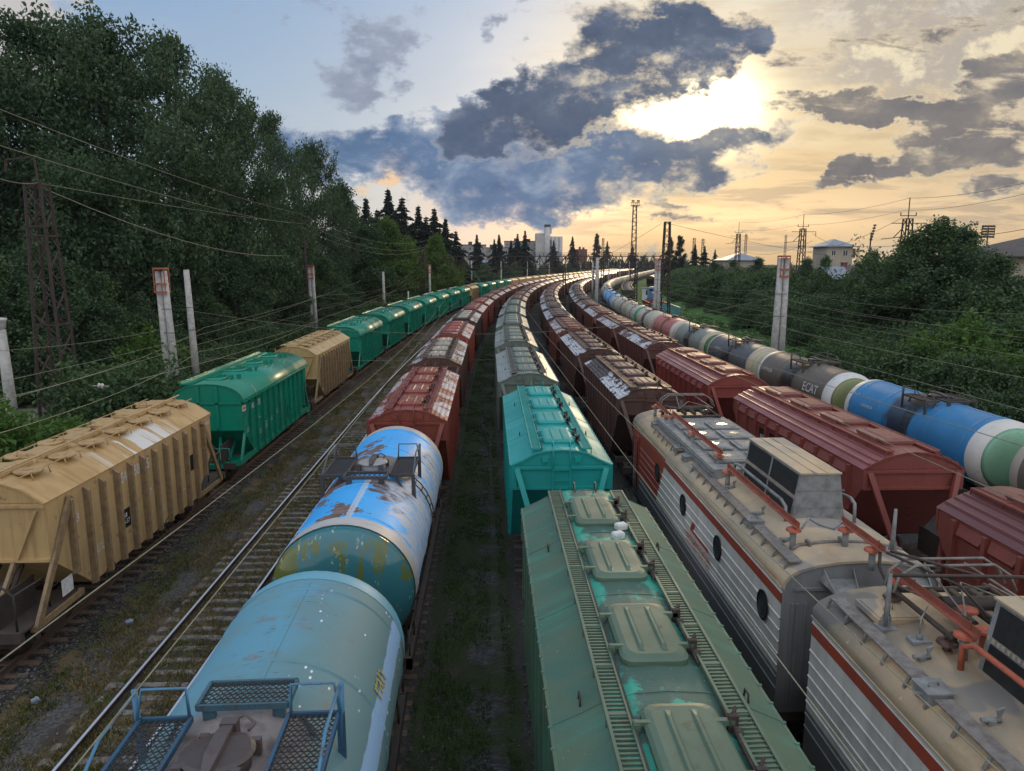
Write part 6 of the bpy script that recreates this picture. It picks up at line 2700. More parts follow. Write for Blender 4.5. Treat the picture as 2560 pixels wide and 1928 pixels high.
for row, (u0, hs) in enumerate(((28.5, .62), (33, .9), (39, 1.1), (47, 1.2))):
    l = 26 + row * 4
    while l < 330:
        u = u0 + rb.uniform(-1.5, 1.5) 
        p, a = path(l, u + bank_shift(l))
        key = rb.choice(['bush1', 'bush2', 'bush1', 'bush2', 'bush3'] if row < 2 else ['bush1', 'bush2'])
        s = hs * rb.uniform(.7, 1.3) * (1.25 if key == 'bush3' else 1.0)
        if row == 3:
            s *= .8
        k += 1
        kind = {'bush1': 'dense dark green', 'bush2': 'shaggy dark green', 'bush3': 'bright green'}[key]
        plant(key, p.x, p.y, bank_z(u) - .5, s * (1.0 if l < 150 else 1.2), rb.uniform(0, 6), '%s bush, %s along the %s row of the right-hand bank' % (kind, ordinal(k), ORD[row]), 'bush', GB, s * (.95 if row < 2 else .85))
        l += (5.6 if row < 2 else 7.5) * (1 if l < 150 else 1.5)
    k = 0
for q, (px, py, Y, key, s, lab) in enumerate(((2040, 478, 78, 'bush2', 1.35, 'tall feathery bush against the sunset in front of the cross-armed mast'), (1930, 500, 80, 'bush2', 1.1, 'dark feathery bush left of the tall mast top'), (2110, 545, 66, 'bush2', 1.3, 'big dark bush between the mast and the brown roof'),
                                               (2180, 590, 58, 'bush1', 1.2, 'dark bush by the right edge below the brown roof'), (1650, 570, 120, 'bush1', 1.2, 'round dark bush between the rusty masts'), (1800, 560, 100, 'bush2', 1.0, 'leafy bush right in front of the pale house'),
                                               (2000, 560, 72, 'bush1', 1.4, 'massive dark bush at the foot of the tall mast'), (1560, 575, 150, 'bush1', 1.2, 'dark bush left of the blue roof'),
                                               (1785, 552, 104, 'mid2', .5, 'leafy tree hiding the left corner of the pale house'), (1888, 540, 112, 'mid1', .6, 'dark tree right of the pale house'), (1700, 562, 128, 'mid2', .55, 'round tree between the masts left of the pale house'),
                                               (1975, 503, 70, 'mid2', 1.0, 'dark open tree around the foot of the tall mast'), (2085, 488, 68, 'mid1', 1.0, 'dark open tree against the sunset right of the tall mast'), (2160, 550, 60, 'mid2', .85, 'leafy tree in front of the brown roof at the right edge'), (1640, 556, 158, 'mid1', .7, 'tree beside the blue sheet roof'), (2030, 474, 66, 'mid2', 1.1, 'tallest dark tree standing against the sunset over the right-hand bank'), (1585, 562, 180, 'mid2', .7, 'tree hiding the wall of the blue-roofed house'), (1545, 566, 190, 'mid1', .6, 'tree left of the blue sheet roof'), (1745, 556, 120, 'mid1', .6, 'tree between the rusty mast and the pale house'), (1850, 580, 92, 'mid2', .6, 'tree in front of the half sheeted roof'))):
    p = at(px, py, Y)
    H = {'bush2': 6.0, 'bush1': 6.5, 'mid1': 15, 'mid2': 14}[key]
    base = 3.2
    plant(key, p.x, Y, base - .3, s, q * 1.9, lab, 'bush', GB, max(.4, (p.z - base) / H))

# ---- grass: nobody could count it
def grass_mesh(name, pts, h, rng, mat, w=.018):
    n = len(pts)
    c = np.array(pts)
    d = rng.normal(size=(n, 3)) * np.array([.5, .5, 0]) + np.array([0, 0, 1.0])
    d /= np.linalg.norm(d, axis=1, keepdims=True)
    a = rng.uniform(0, 2 * PI, size=n)
    s = np.stack([np.cos(a), np.sin(a), np.zeros(n)], axis=1) * w
    hh = h * rng.uniform(.5, 1.3, size=(n, 1))
    tip = c + d * hh
    P = np.stack([c - s, c + s, tip + s * .25, tip - s * .25], axis=1)
    me = quads_mesh(name, P, mat)
    o = bpy.data.objects.new(name, me)
    COL.objects.link(o)
    tag(o, kind='stuff')
    return o


def scatter(rng, n, u0, u1, l0, l1, zf, clump=.5, seedf=0.0):
    out = []
    while len(out) < n:
        # clumps of blades; denser near the camera
        l = l0 + (l1 - l0) * rng.random() ** 1.7
        u = rng.uniform(u0, u1)
        if math.sin(u * 2.3 + l * .9 + seedf) + math.sin(l * 1.7 - u * 1.1) * .8 < clump - .9 + rng.normal() * .3:
            continue
        for _ in range(8):
            uu, ll = u + rng.normal() * .07, l + rng.normal() * .07
            p, a = path(ll, uu)
            out.append((p.x, p.y, zf(uu, ll)))
    return out


rg = np.random.default_rng(5)
grass_mesh('grass', scatter(rg, 9000, -11.3, -10.3, 10, 95, yard_z, .9), .10, rg, GRASSM)
grass_mesh('grass', scatter(rg, 38000, -11.1, -9.1, 10, 95, yard_z, .5, 2.0), .09, rg, DRYM)
grass_mesh('grass', scatter(rg, 42000, -9.2, -6.7, 10, 90, lambda u, l: .02, .15, 4.0), .08, rg, DRYM)
grass_mesh('grass', scatter(rg, 7000, -9.4, -6.7, 10, 60, yard_z, .9, 1.0), .09, rg, GRASSM)
grass_mesh('grass', scatter(rg, 52000, -1.75, .35, 8, 90, yard_z, .25, 3.0), .06, rg, LUSH, .014)
grass_mesh('grass', scatter(rg, 60000, 22.8, 36.0, 22, 160, yard_z, .0, 1.0), .22, rg, LUSH, .03)
# loose stones of the ballast
b = MB()
rs = random.Random(2)
for k in range(6500):
    if k < 4600:
        u, l = rs.uniform(-11.9, -10.2), 10 + 40 * rs.random() ** 1.8
    else:
        u, l = rs.choice([rs.gauss(-1.6, .35), rs.gauss(-10.0, .35), rs.gauss(.45, .2)]), 9 + 35 * rs.random() ** 1.6
    p, a = path(l, u)
    r = rs.uniform(.018, .05)
    c = (p.x, p.y, yard_z(u, l) + r * .2)
    q = [(c[0] + r * rs.uniform(.6, 1.2) * math.cos(j * 1.26 + k), c[1] + r * rs.uniform(.6, 1.2) * math.sin(j * 1.26 + k), c[2] + rs.uniform(-.3, .3) * r) for j in range(5)]
    b.add(q + [(c[0] + rs.uniform(-.3, .3) * r, c[1], c[2] + r * rs.uniform(.5, .9))], [(j, (j + 1) % 5, 5) for j in range(5)])
STONE = material('loose_ballast_stone', lambda t: bsdf(t, t.mix(t.n('NewGeometry').outputs['Random Per Island'], C(.02, .019, .019), C(.12, .115, .11)), .85))
tag(b.build('gravel', STONE, fix=False), kind='stuff')
# ------------------------------------------------------------------ buildings and small things
def wallmat(name, c, c2):
    def fn(t):
        tc, v, oi = obj_vec(t)
        a = t.noise(tc, .25, 5, .6)
        st = t.noise(t.vscale(tc, (1.2, 1.2, .12)), 1.0, 5, .6)
        col = t.mix(t.sm(a, .35, .65), C(*c), C(*c2))
        col = t.mix(t.math('MULTIPLY', t.sm(st, .5, .75), .45), col, t.mix(1.0, col, C(.55, .52, .5), 'MULTIPLY'))
        return bsdf(t, col, .85, 0, t.bump(a, .1, .02), .2)
    return material(name, fn)


WALLW = wallmat('whitewashed_wall', (.50, .49, .47), (.40, .39, .37))
WALLG = wallmat('grey_concrete_wall', (.34, .32, .30), (.24, .22, .21))
WALLC = wallmat('cream_plaster', (.46, .39, .30), (.36, .31, .25))
ROOFB = plain('blue_grey_sheet_roof', (.24, .28, .34), .45, .1, scale=1.5, c2=(.18, .21, .26))
ROOFD = plain('old_dark_slate_roof', (.09, .075, .07), .8, scale=1.5, c2=(.05, .045, .045))
WIN = plain('dark_window_glass', (.03, .035, .04), .12)
BRICK = plain('red_brick', (.25, .09, .06), .8)


def window_on(parent, x, y, z, w, h, axis='y', s=-1, frame_m=None):
    b = MB()
    t = .08
    if axis == 'y':
        yy = sorted((y, y + s * .06))
        b.box(x - w / 2, x + w / 2, *yy, z - h / 2, z - h / 2 + t)
        b.box(x - w / 2, x + w / 2, *yy, z + h / 2 - t, z + h / 2)
        b.box(x - w / 2, x - w / 2 + t, *yy, z - h / 2 + t, z + h / 2 - t)
        b.box(x + w / 2 - t, x + w / 2, *yy, z - h / 2 + t, z + h / 2 - t)
        b.box(x - t / 2, x + t / 2, *yy, z - h / 2 + t, z + h / 2 - t)
        f = b.build('window', frame_m or WHITE, parent)
        b = MB(); b.box(x - w / 2 + t * .5, x + w / 2 - t * .5, *sorted((y + s * .01, y + s * .03)), z - h / 2 + t * .5, z + h / 2 - t * .5)
        b.build('pane', WIN, f)


# white tower block
Yb = 520.0
p = at(1160, 580, Yb)
bx0, bx1 = at(1158, 560, Yb).x, at(1213, 560, Yb).x
zt, zt2 = at(1180, 504, Yb).z, at(1210, 511, Yb).z
root = empty('apartment_block', ((bx0 + bx1) / 2, Yb, 0))
w = (bx1 - bx0) / 2
b = MB()
b.box(-w, w * -.1, 0, 14, 0, zt)
b.box(-w * .1, w, .0, 14, 0, zt2)
for x in (-w * .05, w * .3, w * .62, w * .93):
    b.cyl((x, 0, 0), (x, 0, zt2), 1.25, 12)
b.build('wall', WALLW, root)
b = MB(); b.cyl((w * -.12, -.8, 0), (w * -.12, -.8, zt + 4.5), 2.0, 14); b.box(w * -.12 - 2, w * .2, -.5, 6, zt, zt + 3.4); b.build('stair_tower', WALLW, root)
b = MB(); b.box(w * -.12 - 2.2, w * .1, -2.9, 3, zt + 4.5, zt + 6.0); b.build('roof', ROOFD, root)
for k in range(6):
    window_on(root, w * .12, -.05, 6 + k * 3.6, 1.2, 1.6)
tag(root, 'white tower block with rounded bays and a dark roof box beyond the cedars', 'apartment block')
# grey wing and distant blocks
for (x0, x1, yt, Y, lab, nm) in ((1090, 1160, 522, 530, 'grey lower block joined to the left of the white tower', 'wing'), (995, 1050, 530, 480, 'grey ragged apartment block just right of the cedar clump', 'a'), (1040, 1100, 536, 500, 'long low grey block between the distant cedars', 'b'),
                             (1245, 1268, 540, 560, 'small brown block right of the white tower', 'c')):
    xa, xb = at(x0, 560, Y).x, at(x1, 560, Y).x
    zt = at(x0, yt, Y).z
    root = empty('apartment_block', ((xa + xb) / 2, Y, 0))
    w = (xb - xa) / 2
    b = MB(); b.box(-w, w, 0, 12, 0, zt); b.build('wall', WALLG if nm != 'c' else BRICK, root)
    b = MB(); b.box(-w - .2, w + .2, -.2, 12.2, zt, zt + .5); b.box(-w * .4, -w * .1, 3, 7, zt + .5, zt + 2.4); b.box(w * .3, w * .6, 3, 7, zt + .5, zt + 2.0); b.build('roof', ROOFD, root)
    nx = max(2, int(w / 1.9))
    for i in range(nx):
        for j in range(5):
            z = zt - 2.2 - j * 3.0
            if z > 8:
                window_on(root, -w + (i + .5) * 2 * w / nx, -.01, z, 1.2, 1.4, frame_m=WALLW)
    tag(root, lab, 'apartment block')


def house(cx, Y, w, d, z0, ze, zr, wall, roof, label, windows, over=.6, hip=True, rot=0.0):
    root = empty('house', (cx, Y, 0), rot)
    b = MB(); b.box(-w / 2, w / 2, 0, d, z0, ze); b.build('wall', wall, root)
    b = MB()
    o = over
    if hip:
        A = [(-w / 2 - o, -o, ze), (w / 2 + o, -o, ze), (w / 2 + o, d + o, ze), (-w / 2 - o, d + o, ze)]
        q = min(w, d) / 2
        if w >= d:
            R_ = [(-w / 2 + q, d / 2, zr), (w / 2 - q, d / 2, zr)]
            f = [(0, 1, 5, 4), (1, 2, 5), (2, 3, 4, 5), (3, 0, 4), (3, 2, 1, 0)]
        else:
            R_ = [(0, q, zr), (0, d - q, zr)]
            f = [(0, 1, 4), (1, 2, 5, 4), (2, 3, 5), (3, 0, 4, 5), (3, 2, 1, 0)]
        b.add(A + R_, f)
        b.box(-w / 2 - o, w / 2 + o, -o, d + o, ze - .12, ze - .01)
    else:
        b.plate([(-w / 2 - o, -o, ze), (w / 2 + o, -o, ze), (w / 2 + o, d / 2, zr), (-w / 2 - o, d / 2, zr)], (0, .02, .12))
        b.plate([(-w / 2 - o, d + o, ze), (w / 2 + o, d + o, ze), (w / 2 + o, d / 2 + .03, zr), (-w / 2 - o, d / 2 + .03, zr)], (0, -.02, .12))
        b.poly([(-w / 2, 0, ze - .05), (-w / 2, d, ze - .05), (-w / 2, d / 2, zr - .1)])
        b.poly([(w / 2, 0, ze - .05), (w / 2, d, ze - .05), (w / 2, d / 2, zr - .1)])
    b.build('roof', roof, root)
    for (x, z, ww, hh) in windows:
        window_on(root, x, -.0, z, ww, hh)
    return tag(root, label, 'house')


p0, p1 = at(1786, 545, 138), at(1842, 545, 138)
zr = at(1800, 517, 142).z
ze = at(1800, 532, 138).z
h = house((p0.x + p1.x) / 2, 138, p1.x - p0.x, 6, 3.5, ze, zr, WALLC, ROOFB, 'pale two-storey house with a blue-grey hipped roof on the bank', [(-1.2, ze - 1.3, .9, 1.1), (1.1, ze - 1.3, 1.0, 1.2)])
b = MB(); b.box((p1.x - p0.x) / 2 - .0, (p1.x - p0.x) / 2 + 1.6, 2, 6, ze - 2.2, ze - .4); b.build('red_porch', BRICK, h)
p0, p1 = at(1575, 564, 205), at(1645, 564, 205)
house((p0.x + p1.x) / 2, 205, p1.x - p0.x, 12, 2.0, at(1600, 562, 205).z, at(1600, 547, 211).z, WALLC, ROOFB, 'long low house with a blue sheet roof between the masts', [], .8)
p0, p1 = at(1805, 610, 100), at(1905, 610, 100)
h = house((p0.x + p1.x) / 2, 100, p1.x - p0.x, 8, 3.0, at(1850, 606, 100).z, at(1850, 578, 104).z, WALLC, ROOFD, 'old house with a half sheeted dark roof and brick chimney behind bushes', [], .5, False)
b = MB(); b.box(-.5, .2, 4.0, 4.6, at(1850, 585, 104).z, at(1830, 570, 104).z + .1); b.box(-.58, .28, 3.92, 4.68, at(1830, 570, 104).z + .1, at(1830, 570, 104).z + .2); b.build('chimney', BRICK, h)
b = MB()
za, zb_ = at(1850, 606, 100).z, at(1850, 578, 104).z
ww = (p1.x - p0.x) / 2
b.plate([(-ww - .5, -.5, za + .14), (-ww * .35, -.5, za + .14), (-ww * .1, 3.95, zb_ + .13), (-ww - .5, 3.95, zb_ + .13)], (0, 0, .03))
b.build('sheet_roof', ROOFB, h)
p0 = at(2172, 560, 66)
house(p0.x + 6.0, 66, 11, 9, 3.0, at(2180, 553, 66).z, at(2200, 512, 70).z, WALLC, ROOFD, 'large house with a brown roof at the right edge above the bushes', [(-3, at(2180, 590, 66).z, 1.2, 1.3)], .9, True)
p0, p1 = at(1015, 575, 300), at(1075, 575, 300)
house((p0.x + p1.x) / 2, 300, p1.x - p0.x, 10, 0, at(1040, 572, 300).z, at(1040, 562, 305).z, WALLW, ROOFB, 'low white shed under the portal beyond the left trees', [], .6)

# stadium floodlights
for (px, py, Y, lab) in ((1883, 492, 230, 'slim stadium floodlight mast leaning left of the dark bush'), (2136, 488, 260, 'stadium floodlight mast with a square lamp panel above the bush')):
    p = at(px, py, Y)
    root = empty('floodlight_mast', (p.x, Y, 0))
    b = MB(); b.tube([(0, 0, 2), (0, 0, p.z - 1.5)], [.35, .22], 8); b.build('mast_pole', RUSTM, root)
    b = MB()
    if px < 2000:
        for k in range(6):
            b.box(-.3 + k * .18, .5 + k * .18, -.2, .2, p.z - 4 + k * .9, p.z - 3.5 + k * .9)
        b.tube([(0, 0, p.z - 5), (1.0, 0, p.z + .8)], .12, 6)
    else:
        for k in range(5):
            for j in range(5):
                b.box(-2.4 + j * 1.0, -1.7 + j * 1.0, -.2, .2, p.z - 4.2 + k * .95, p.z - 3.6 + k * .95)
        for k in range(5):
            b.box(-2.5, 2.6, -.08, .08, p.z - 4.3 + k * .95, p.z - 4.2 + k * .95)
        for j in (-2.4, 0, 2.4):
            b.box(j - .06, j + .06, -.1, .1, p.z - 4.4, p.z)
    b.build('lamp_panel', RUSTM, root)
    tag(root, lab, 'light mast')


# open wagons and small things right of the tank train
def gondola(l, off, col, load, label, length=11.0):
    root = empty('gondola_wagon')
    b = MB()
    L, W, h0, h1 = length / 2, 1.5, 1.2, 2.9
    for s in (-1, 1):
        b.box(*sorted((s * W, s * (W - .06))), -L, L, h0, h1)
        b.box(-W, W, *sorted((s * L, s * (L - .06))), h0, h1)
        for k in range(9):
            y = -L + .3 + k * (2 * L - .6) / 8
            b.box(*sorted((s * W, s * (W + .1))), y - .06, y + .06, h0, h1)
        b.box(*sorted((s * (W - .04), s * (W + .12))), -L, L, h1 - .1, h1 + .02)
    b.box(-W, W, -L, L, h0 - .1, h0)
    b.build('body', PAINT, root, (*col, .7))
    if load:
        m = MB()
        n = 10
        m.loft([[(x * (W - .08), y, h1 - .3 + .55 * (1 - abs(x) ** 1.5) * (.7 + .3 * math.sin(y * 1.3))) for x in np.linspace(-1, 1, n)] for y in np.linspace(-L + .1, L - .1, 14)], 0, False, False, True)
        m.build('coal_load', COALM, root)
    g = MB(); g.box(-.25, .25, -L - .1, L + .1, .9, 1.1); coupler(g, L + .1); g.build('underframe', UNDER, root)
    add_bogies(root, (-L + 1.6, L - 1.6), False)
    place(root, l, off)
    return tag(root, label, 'open wagon', 'open wagons right of the tank train')


COALM = plain('black_coal', (.012, .012, .013), .7, scale=9., c2=(.03, .03, .03))
gondola(121, 27.0, (.08, .24, .24), False, 'small teal open wagon in front of the grass behind the lattice mast')
gondola(135, 27.0, (.22, .05, .035), False, 'red open wagon behind the teal open wagon')
for k, l in enumerate((196, 210, 224, 238, 252, 266)):
    gondola(l, 26.2, (.035, .03, .03), True, 'black coal wagon on the siding inside the curve, %s in the row' % ordinal(k + 1), 13.0)
for k, l in enumerate((300, 314, 328)):
    hop('ribbed', l, 33.0, (.06, .03, .025), .9, 'dark brown covered wagon on the inner siding by the bushes, %s in its row' % ordinal(k + 1), 'covered wagons on the inner siding')
# shunter cab
p = at(1475, 655, 165)
root = empty('shunting_locomotive')
b = MB()
b.box(-1.45, 1.45, -6.5, 6.5, 1.0, 1.4); b.build('underframe', UNDER, root)
b = MB(); b.box(-1.0, 1.0, -6.2, 2.0, 1.4, 3.1); b.loft([[(-1.4, 2.0, 1.4), (1.4, 2.0, 1.4), (1.4, 2.0, 3.9), (.9, 2.0, 4.2), (-.9, 2.0, 4.2), (-1.4, 2.0, 3.9)], [(-1.4, 5.5, 1.4), (1.4, 5.5, 1.4), (1.4, 5.5, 3.9), (.9, 5.5, 4.2), (-.9, 5.5, 4.2), (-1.4, 5.5, 3.9)]]); b.build('body', PAINT, root, (.13, .28, .48, .4))
for x in (-.75, .75):
    b = MB(); b.box(x - .45, x + .45, 1.95, 1.99, 3.15, 3.75); b.build('windscreen', GLASS, root)
add_bogies(root, (-4.2, 4.2), False)
place(root, 172, 31.5)
tag(root, 'small light blue shunting locomotive beside the bare lattice mast', 'locomotive')
# white guard booth
p = atz(1215 + 0, 640, 0) if False else None
q, a = path(188, 30.5)
root = empty('guard_booth', q, -a)
b = MB(); b.box(-1.0, 1.0, -1.0, 1.0, 0.6, 3.4); b.build('wall', WHITE, root)
b = MB(); b.box(-1.25, 1.25, -1.25, 1.25, 3.4, 3.6); b.build('roof', WALLG, root)
b = MB(); b.box(-.1, .7, -1.04, -1.0, 1.7, 2.9); b.build('window', GLASS, root)
tag(root, 'tiny white guard booth on the grass inside the curve', 'booth')

# parked car, lamp post and wall at the far left
p = at(50, 835, 47)
root = empty('parked_car', (p.x - .2, 47, .9), .25)
b = MB()
sec = [(-2.1, .35, .75, .70), (-1.9, .3, .9, .82), (-1.0, .3, .98, .86), (-.35, .3, 1.0, .86), (.9, .3, 1.02, .86), (1.7, .3, 1.0, .84), (2.1, .4, .85, .74)]
b.loft([[(x, -w_, z0), (x, w_, z0), (x, w_ + .03, (z0 + z1) / 2), (x, w_ - .08, z1), (x, -w_ + .08, z1), (x, -w_ - .03, (z0 + z1) / 2)] for x, z0, z1, w_ in sec], 0, True, True, True)
b.build('body', PAINT, root, (.035, .02, .028, .1))
b = MB()
b.loft([[(x, -w_, .98), (x, w_, .98), (x2, w_ * .8, z1), (x2, -w_ * .8, z1)] for x, x2, z1, w_ in ((-1.0, -.3, 1.0, .78), (-.9, -.3, 1.42, .78), (.9, .7, 1.45, .78), (1.5, 1.0, 1.38, .76), (1.75, 1.5, 1.0, .74))], 0)
b.build('cabin', GLASS, root)
b = MB(); b.box(-.28, .95, -.6, .6, 1.425, 1.47); b.build('roof', PAINT, root, (.035, .02, .028, .1))
for x in (-1.3, 1.3):
    for y in (-.78, .78):
        b = MB(); b.cyl((x, y - .1, .32), (x, y + .1, .32), .32, 14); b.build('wheel', UNDER, root)
tag(root, 'dark maroon parked car glimpsed between the trees and the lattice mast', 'car')
b = MB()
p = at(40, 850, 52)
b.box(p.x - 9, p.x + 5, 46, 50, -.3, .85)
tag(b.build('pavement', WALLG), kind='structure')
p = at(-2, 700, 40)
root = empty('street_lamp', (p.x, 40, 0))
zb = at(0, 712, 40).z
b = MB(); b.tube([(.15, 0, 0), (.05, 0, zb)], [.32, .24], 14); b.build('pole_shaft', CONC, root)
b = MB(); b.loft([[(.06 + r * math.cos(2 * PI * k / 14), r * math.sin(2 * PI * k / 14), z) for k in range(14)] for r, z in ((.15, zb), (.24, zb + .1), (.3, zb + .45), (.34, zb + .5), (.34, zb + .62), (.1, zb + .66))], 0, True, True, True); b.build('lamp_shade', CERAM, root)
tag(root, 'pale concrete lamp post with a white lamp cut by the left edge', 'street lamp')
# litter beside the track
LITTER = plain('pale_blue_plastic', (.20, .24, .30), .7)
for (px, py, c, lab) in ((90, 1745 * .8641, (.5, .6, .75), 'crumpled pale blue bag on the grass left of the bright rail'), (322, 1549 * .8641, (.6, .65, .7), 'white scrap of paper on the gravel path'), (540, 1186 * .8641, (.6, .6, .58), 'scrap of white litter beside the tan train track')):
    p = atz(px * .8641, py, .06)
    b = MB()
    rr = random.Random(int(px))
    ring = lambda z, s: [(p.x + s * (.07 + .05 * rr.random()) * math.cos(k), p.y + s * (.04 + .05 * rr.random()) * math.sin(k), z + .03 * rr.random()) for k in np.linspace(0, 2 * PI, 9)[:-1]]
    b.loft([ring(-.08, 1), ring(.0, 1.2), ring(.05, .6)], 0)
    o = b.build('litter', LITTER)
    tag(o, lab, 'litter', 'litter by the tracks')
# ------------------------------------------------------------------ sky and light
SUNPX = (1500, 232)
sd = ray(*SUNPX).normalized()
SUN_EL = math.asin(sd.z)
SUN_AZ = math.atan2(sd.x, sd.y)
wd = bpy.data.worlds.new('World')
sc.world = wd
wd.use_nodes = True
t = NT(wd.node_tree)
out = t.n('OutputWorld')
g = t.n('TexCoord').outputs['Generated']
dx, dy, dz = t.xyz(g)
yy = t.math('MAXIMUM', dy, .12)
u = t.math('DIVIDE', dx, yy)
v = t.math('DIVIDE', t.math('MAXIMUM', dz, -.02), yy)
front = t.sm(dy, .10, .40)


def uvpx(x, y):
    d = ray(x, y)
    return d.x / d.y, d.z / d.y


us, vs_ = uvpx(*SUNPX)
du, dv = t.math('SUBTRACT', u, us), t.math('SUBTRACT', v, vs_)
dur = t.math('MULTIPLY', du, t.fmix(t.math('GREATER_THAN', du, 0.0), 3.4, .62))
rw = t.math('SQRT', t.math('ADD', t.math('POWER', dur, 2.0), t.math('POWER', t.math('MULTIPLY', dv, 3.3), 2.0)))
hz = t.sm(v, .16, .0)
hzw = t.math('MULTIPLY', hz, t.sm(u, -.06, .24))
warm = t.math('MAXIMUM', t.sm(rw, 1.05, .12), t.math('MULTIPLY', hzw, .92))
warm = t.math('MAXIMUM', warm, t.math('MULTIPLY', t.sm(u, .24, .52), .72))
r2 = t.math('ADD', t.math('POWER', du, 2.0), t.math('POWER', t.math('MULTIPLY', dv, 1.5), 2.0))
glow1 = t.math('EXPONENT', t.math('MULTIPLY', r2, -1 / .0048))
glow2 = t.math('EXPONENT', t.math('MULTIPLY', r2, -1 / .035))

sky = t.n('TexSky')
sky.sky_type = 'NISHITA'
sky.sun_disc = False
sky.sun_elevation = SUN_EL
sky.sun_rotation = SUN_AZ
sky.air_density = 1.2
sky.dust_density = 2.0
nish = t.n('VectorMath', {0: sky.outputs[0], 'Scale': .11}, operation='SCALE').outputs[0]

vec = t.comb(u, t.math('MULTIPLY', v, 1.5), 0.0)
w1 = t.n('TexNoise', {'Vector': vec, 'Scale': 7.0, 'Detail': 3.0}).outputs['Color']
wv = t.n('VectorMath', {0: t.vadd(w1, t.comb(-.5, -.5, -.5)), 1: t.comb(.16, .10, 0.)}, operation='MULTIPLY').outputs[0]
w2 = t.n('TexNoise', {'Vector': vec, 'Scale': 24.0, 'Detail': 6.0, 'Roughness': .65}).outputs['Color']
wv = t.vadd(wv, t.n('VectorMath', {0: t.vadd(w2, t.comb(-.5, -.5, -.5)), 1: t.comb(.075, .06, 0.)}, operation='MULTIPLY').outputs[0])
wuv = t.vadd(t.comb(u, v, 0.0), wv)
GRP = {
    'A': [(1120, 235, 70, 40, 30, 1.0), (1165, 215, 95, 50, 22, 1.1), (1250, 190, 120, 60, 24, 1.1), (1340, 150, 140, 62, 24, 1.1), (1440, 110, 150, 55, 22, 1.1), (1530, 85, 90, 50, 8, 1.0), (1545, 145, 85, 22, 14, .8), (1600, 95, 50, 22, 0, .6),
          (1080, 285, 80, 45, 10, 1.0), (1020, 290, 60, 36, 0, .95), (960, 310, 50, 32, 0, .9), (1150, 285, 80, 40, 0, .8), (1310, 25, 90, 34, 25, .85), (1390, 60, 90, 40, 20, .9)],
    'B': [(930, 318, 85, 40, 8, 1.0), (1000, 345, 120, 50, 0, 1.0), (1150, 350, 140, 50, 0, 1.0), (1280, 320, 130, 48, 0, 1.1), (1400, 335, 150, 46, 0, 1.1), (1500, 335, 110, 36, 0, 1.0), (1590, 300, 110, 20, 3, .95),
          (1330, 395, 190, 46, 0, 1.0), (1500, 378, 120, 24, -4, .9), (1080, 415, 150, 42, 0, .8), (1000, 430, 100, 34, 0, .7), (1250, 445, 120, 20, 0, .6), (1130, 470, 80, 18, 0, .5),
          (715, 330, 105, 40, -5, 1.0), (820, 296, 62, 26, 18, .9), (640, 345, 90, 45, 0, .8), (780, 375, 90, 40, 0, .6), (850, 260, 22, 9, 0, .5)],
    'C': [(800, 95, 75, 42, 35, .85), (868, 60, 50, 36, 60, .8), (740, 165, 70, 38, 28, .85), (845, 185, 50, 28, -20, .75), (790, 200, 80, 26, 20, .6), (1112, 32, 58, 16, 18, .85), (1060, 52, 30, 10, 0, .6), (722, 2, 36, 14, 0, .7), (920, 240, 16, 7, 0, .7), (1125, 118, 20, 9, 0, .6)],
    'D': [(1790, 248, 130, 18, -3, 1.05), (1900, 238, 150, 28, 6, 1.1), (2030, 212, 180, 32, 12, 1.1), (2180, 172, 140, 46, 14, 1.1), (2010, 325, 160, 34, 16, 1.1), (2150, 325, 150, 56, 0, 1.15), (1890, 378, 120, 14, 12, .85), (1800, 402, 66, 24, 20, .95),
          (2110, 410, 66, 24, 12, 1.0), (1440, 464, 66, 11, 5, .9), (1425, 438, 55, 11, 0, .85), (1640, 475, 130, 9, 0, .6), (1900, 105, 230, 30, 10, .5), (2080, 45, 220, 36, 5, .6), (1720, 120, 100, 26, 14, .45), (1560, 398, 60, 9, 4, .8)],
}


def blobs(L):
    D = None
    for (x, y, rx, ry, rot, wt) in L:
        cu_, cv_ = uvpx(x, y)
        mp = t.n('Mapping', {'Vector': wuv, 'Location': (cu_, cv_, 0), 'Rotation': (0, 0, math.radians(rot)), 'Scale': (rx * 1.6 / 1540, ry * 1.8 / 1540, 1)}, vector_type='TEXTURE').outputs[0]
        gr = t.math('MULTIPLY', t.n('TexGradient', {'Vector': mp}, gradient_type='SPHERICAL').outputs[0], wt)
        D = gr if D is None else t.math('ADD', D, gr)
    return t.math('MINIMUM', D, 1.1)


n1 = t.noise(t.vadd(vec, t.comb(3.3, 1.7, 0)), 9.0, 12, .64, .15)
n2 = t.noise(t.vadd(t.vscale(vec, (.7, 1.6, 1)), t.comb(8.3, 4.7, 0)), 4.5, 7, .6, .5)
n3 = t.noise(t.vadd(vec, t.comb(1.3, 9.7, 0)), 22.0, 10, .66, .1)
ns = t.noise(t.vadd(t.vscale(vec, (1.0, 3.4, 1.0)), t.comb(5.3, .7, 0)), 8.0, 9, .64, .5)
nl = t.noise(t.vadd(vec, t.comb(6.1, 2.2, .0)), 12.0, 9, .62, .3)


def nz(x, k):
    return t.math('MULTIPLY', t.math('SUBTRACT', x, .5), k)


dA = t.math('ADD', t.math('MULTIPLY', blobs(GRP['A']), 1.25), t.math('ADD', nz(n1, 2.6), nz(n3, 2.0)))
dB = t.math('ADD', t.math('MULTIPLY', blobs(GRP['B']), 1.2), t.math('ADD', nz(n1, 2.6), t.math('ADD', nz(n3, 1.7), nz(nl, 1.2))))
dC = t.math('ADD', t.math('MULTIPLY', blobs(GRP['C']), 1.0), t.math('ADD', nz(n1, 2.6), nz(n3, 2.8)))
dD = t.math('ADD', t.math('MULTIPLY', blobs(GRP['D']), 1.2), t.math('ADD', nz(ns, 2.8), nz(n3, 1.4)))

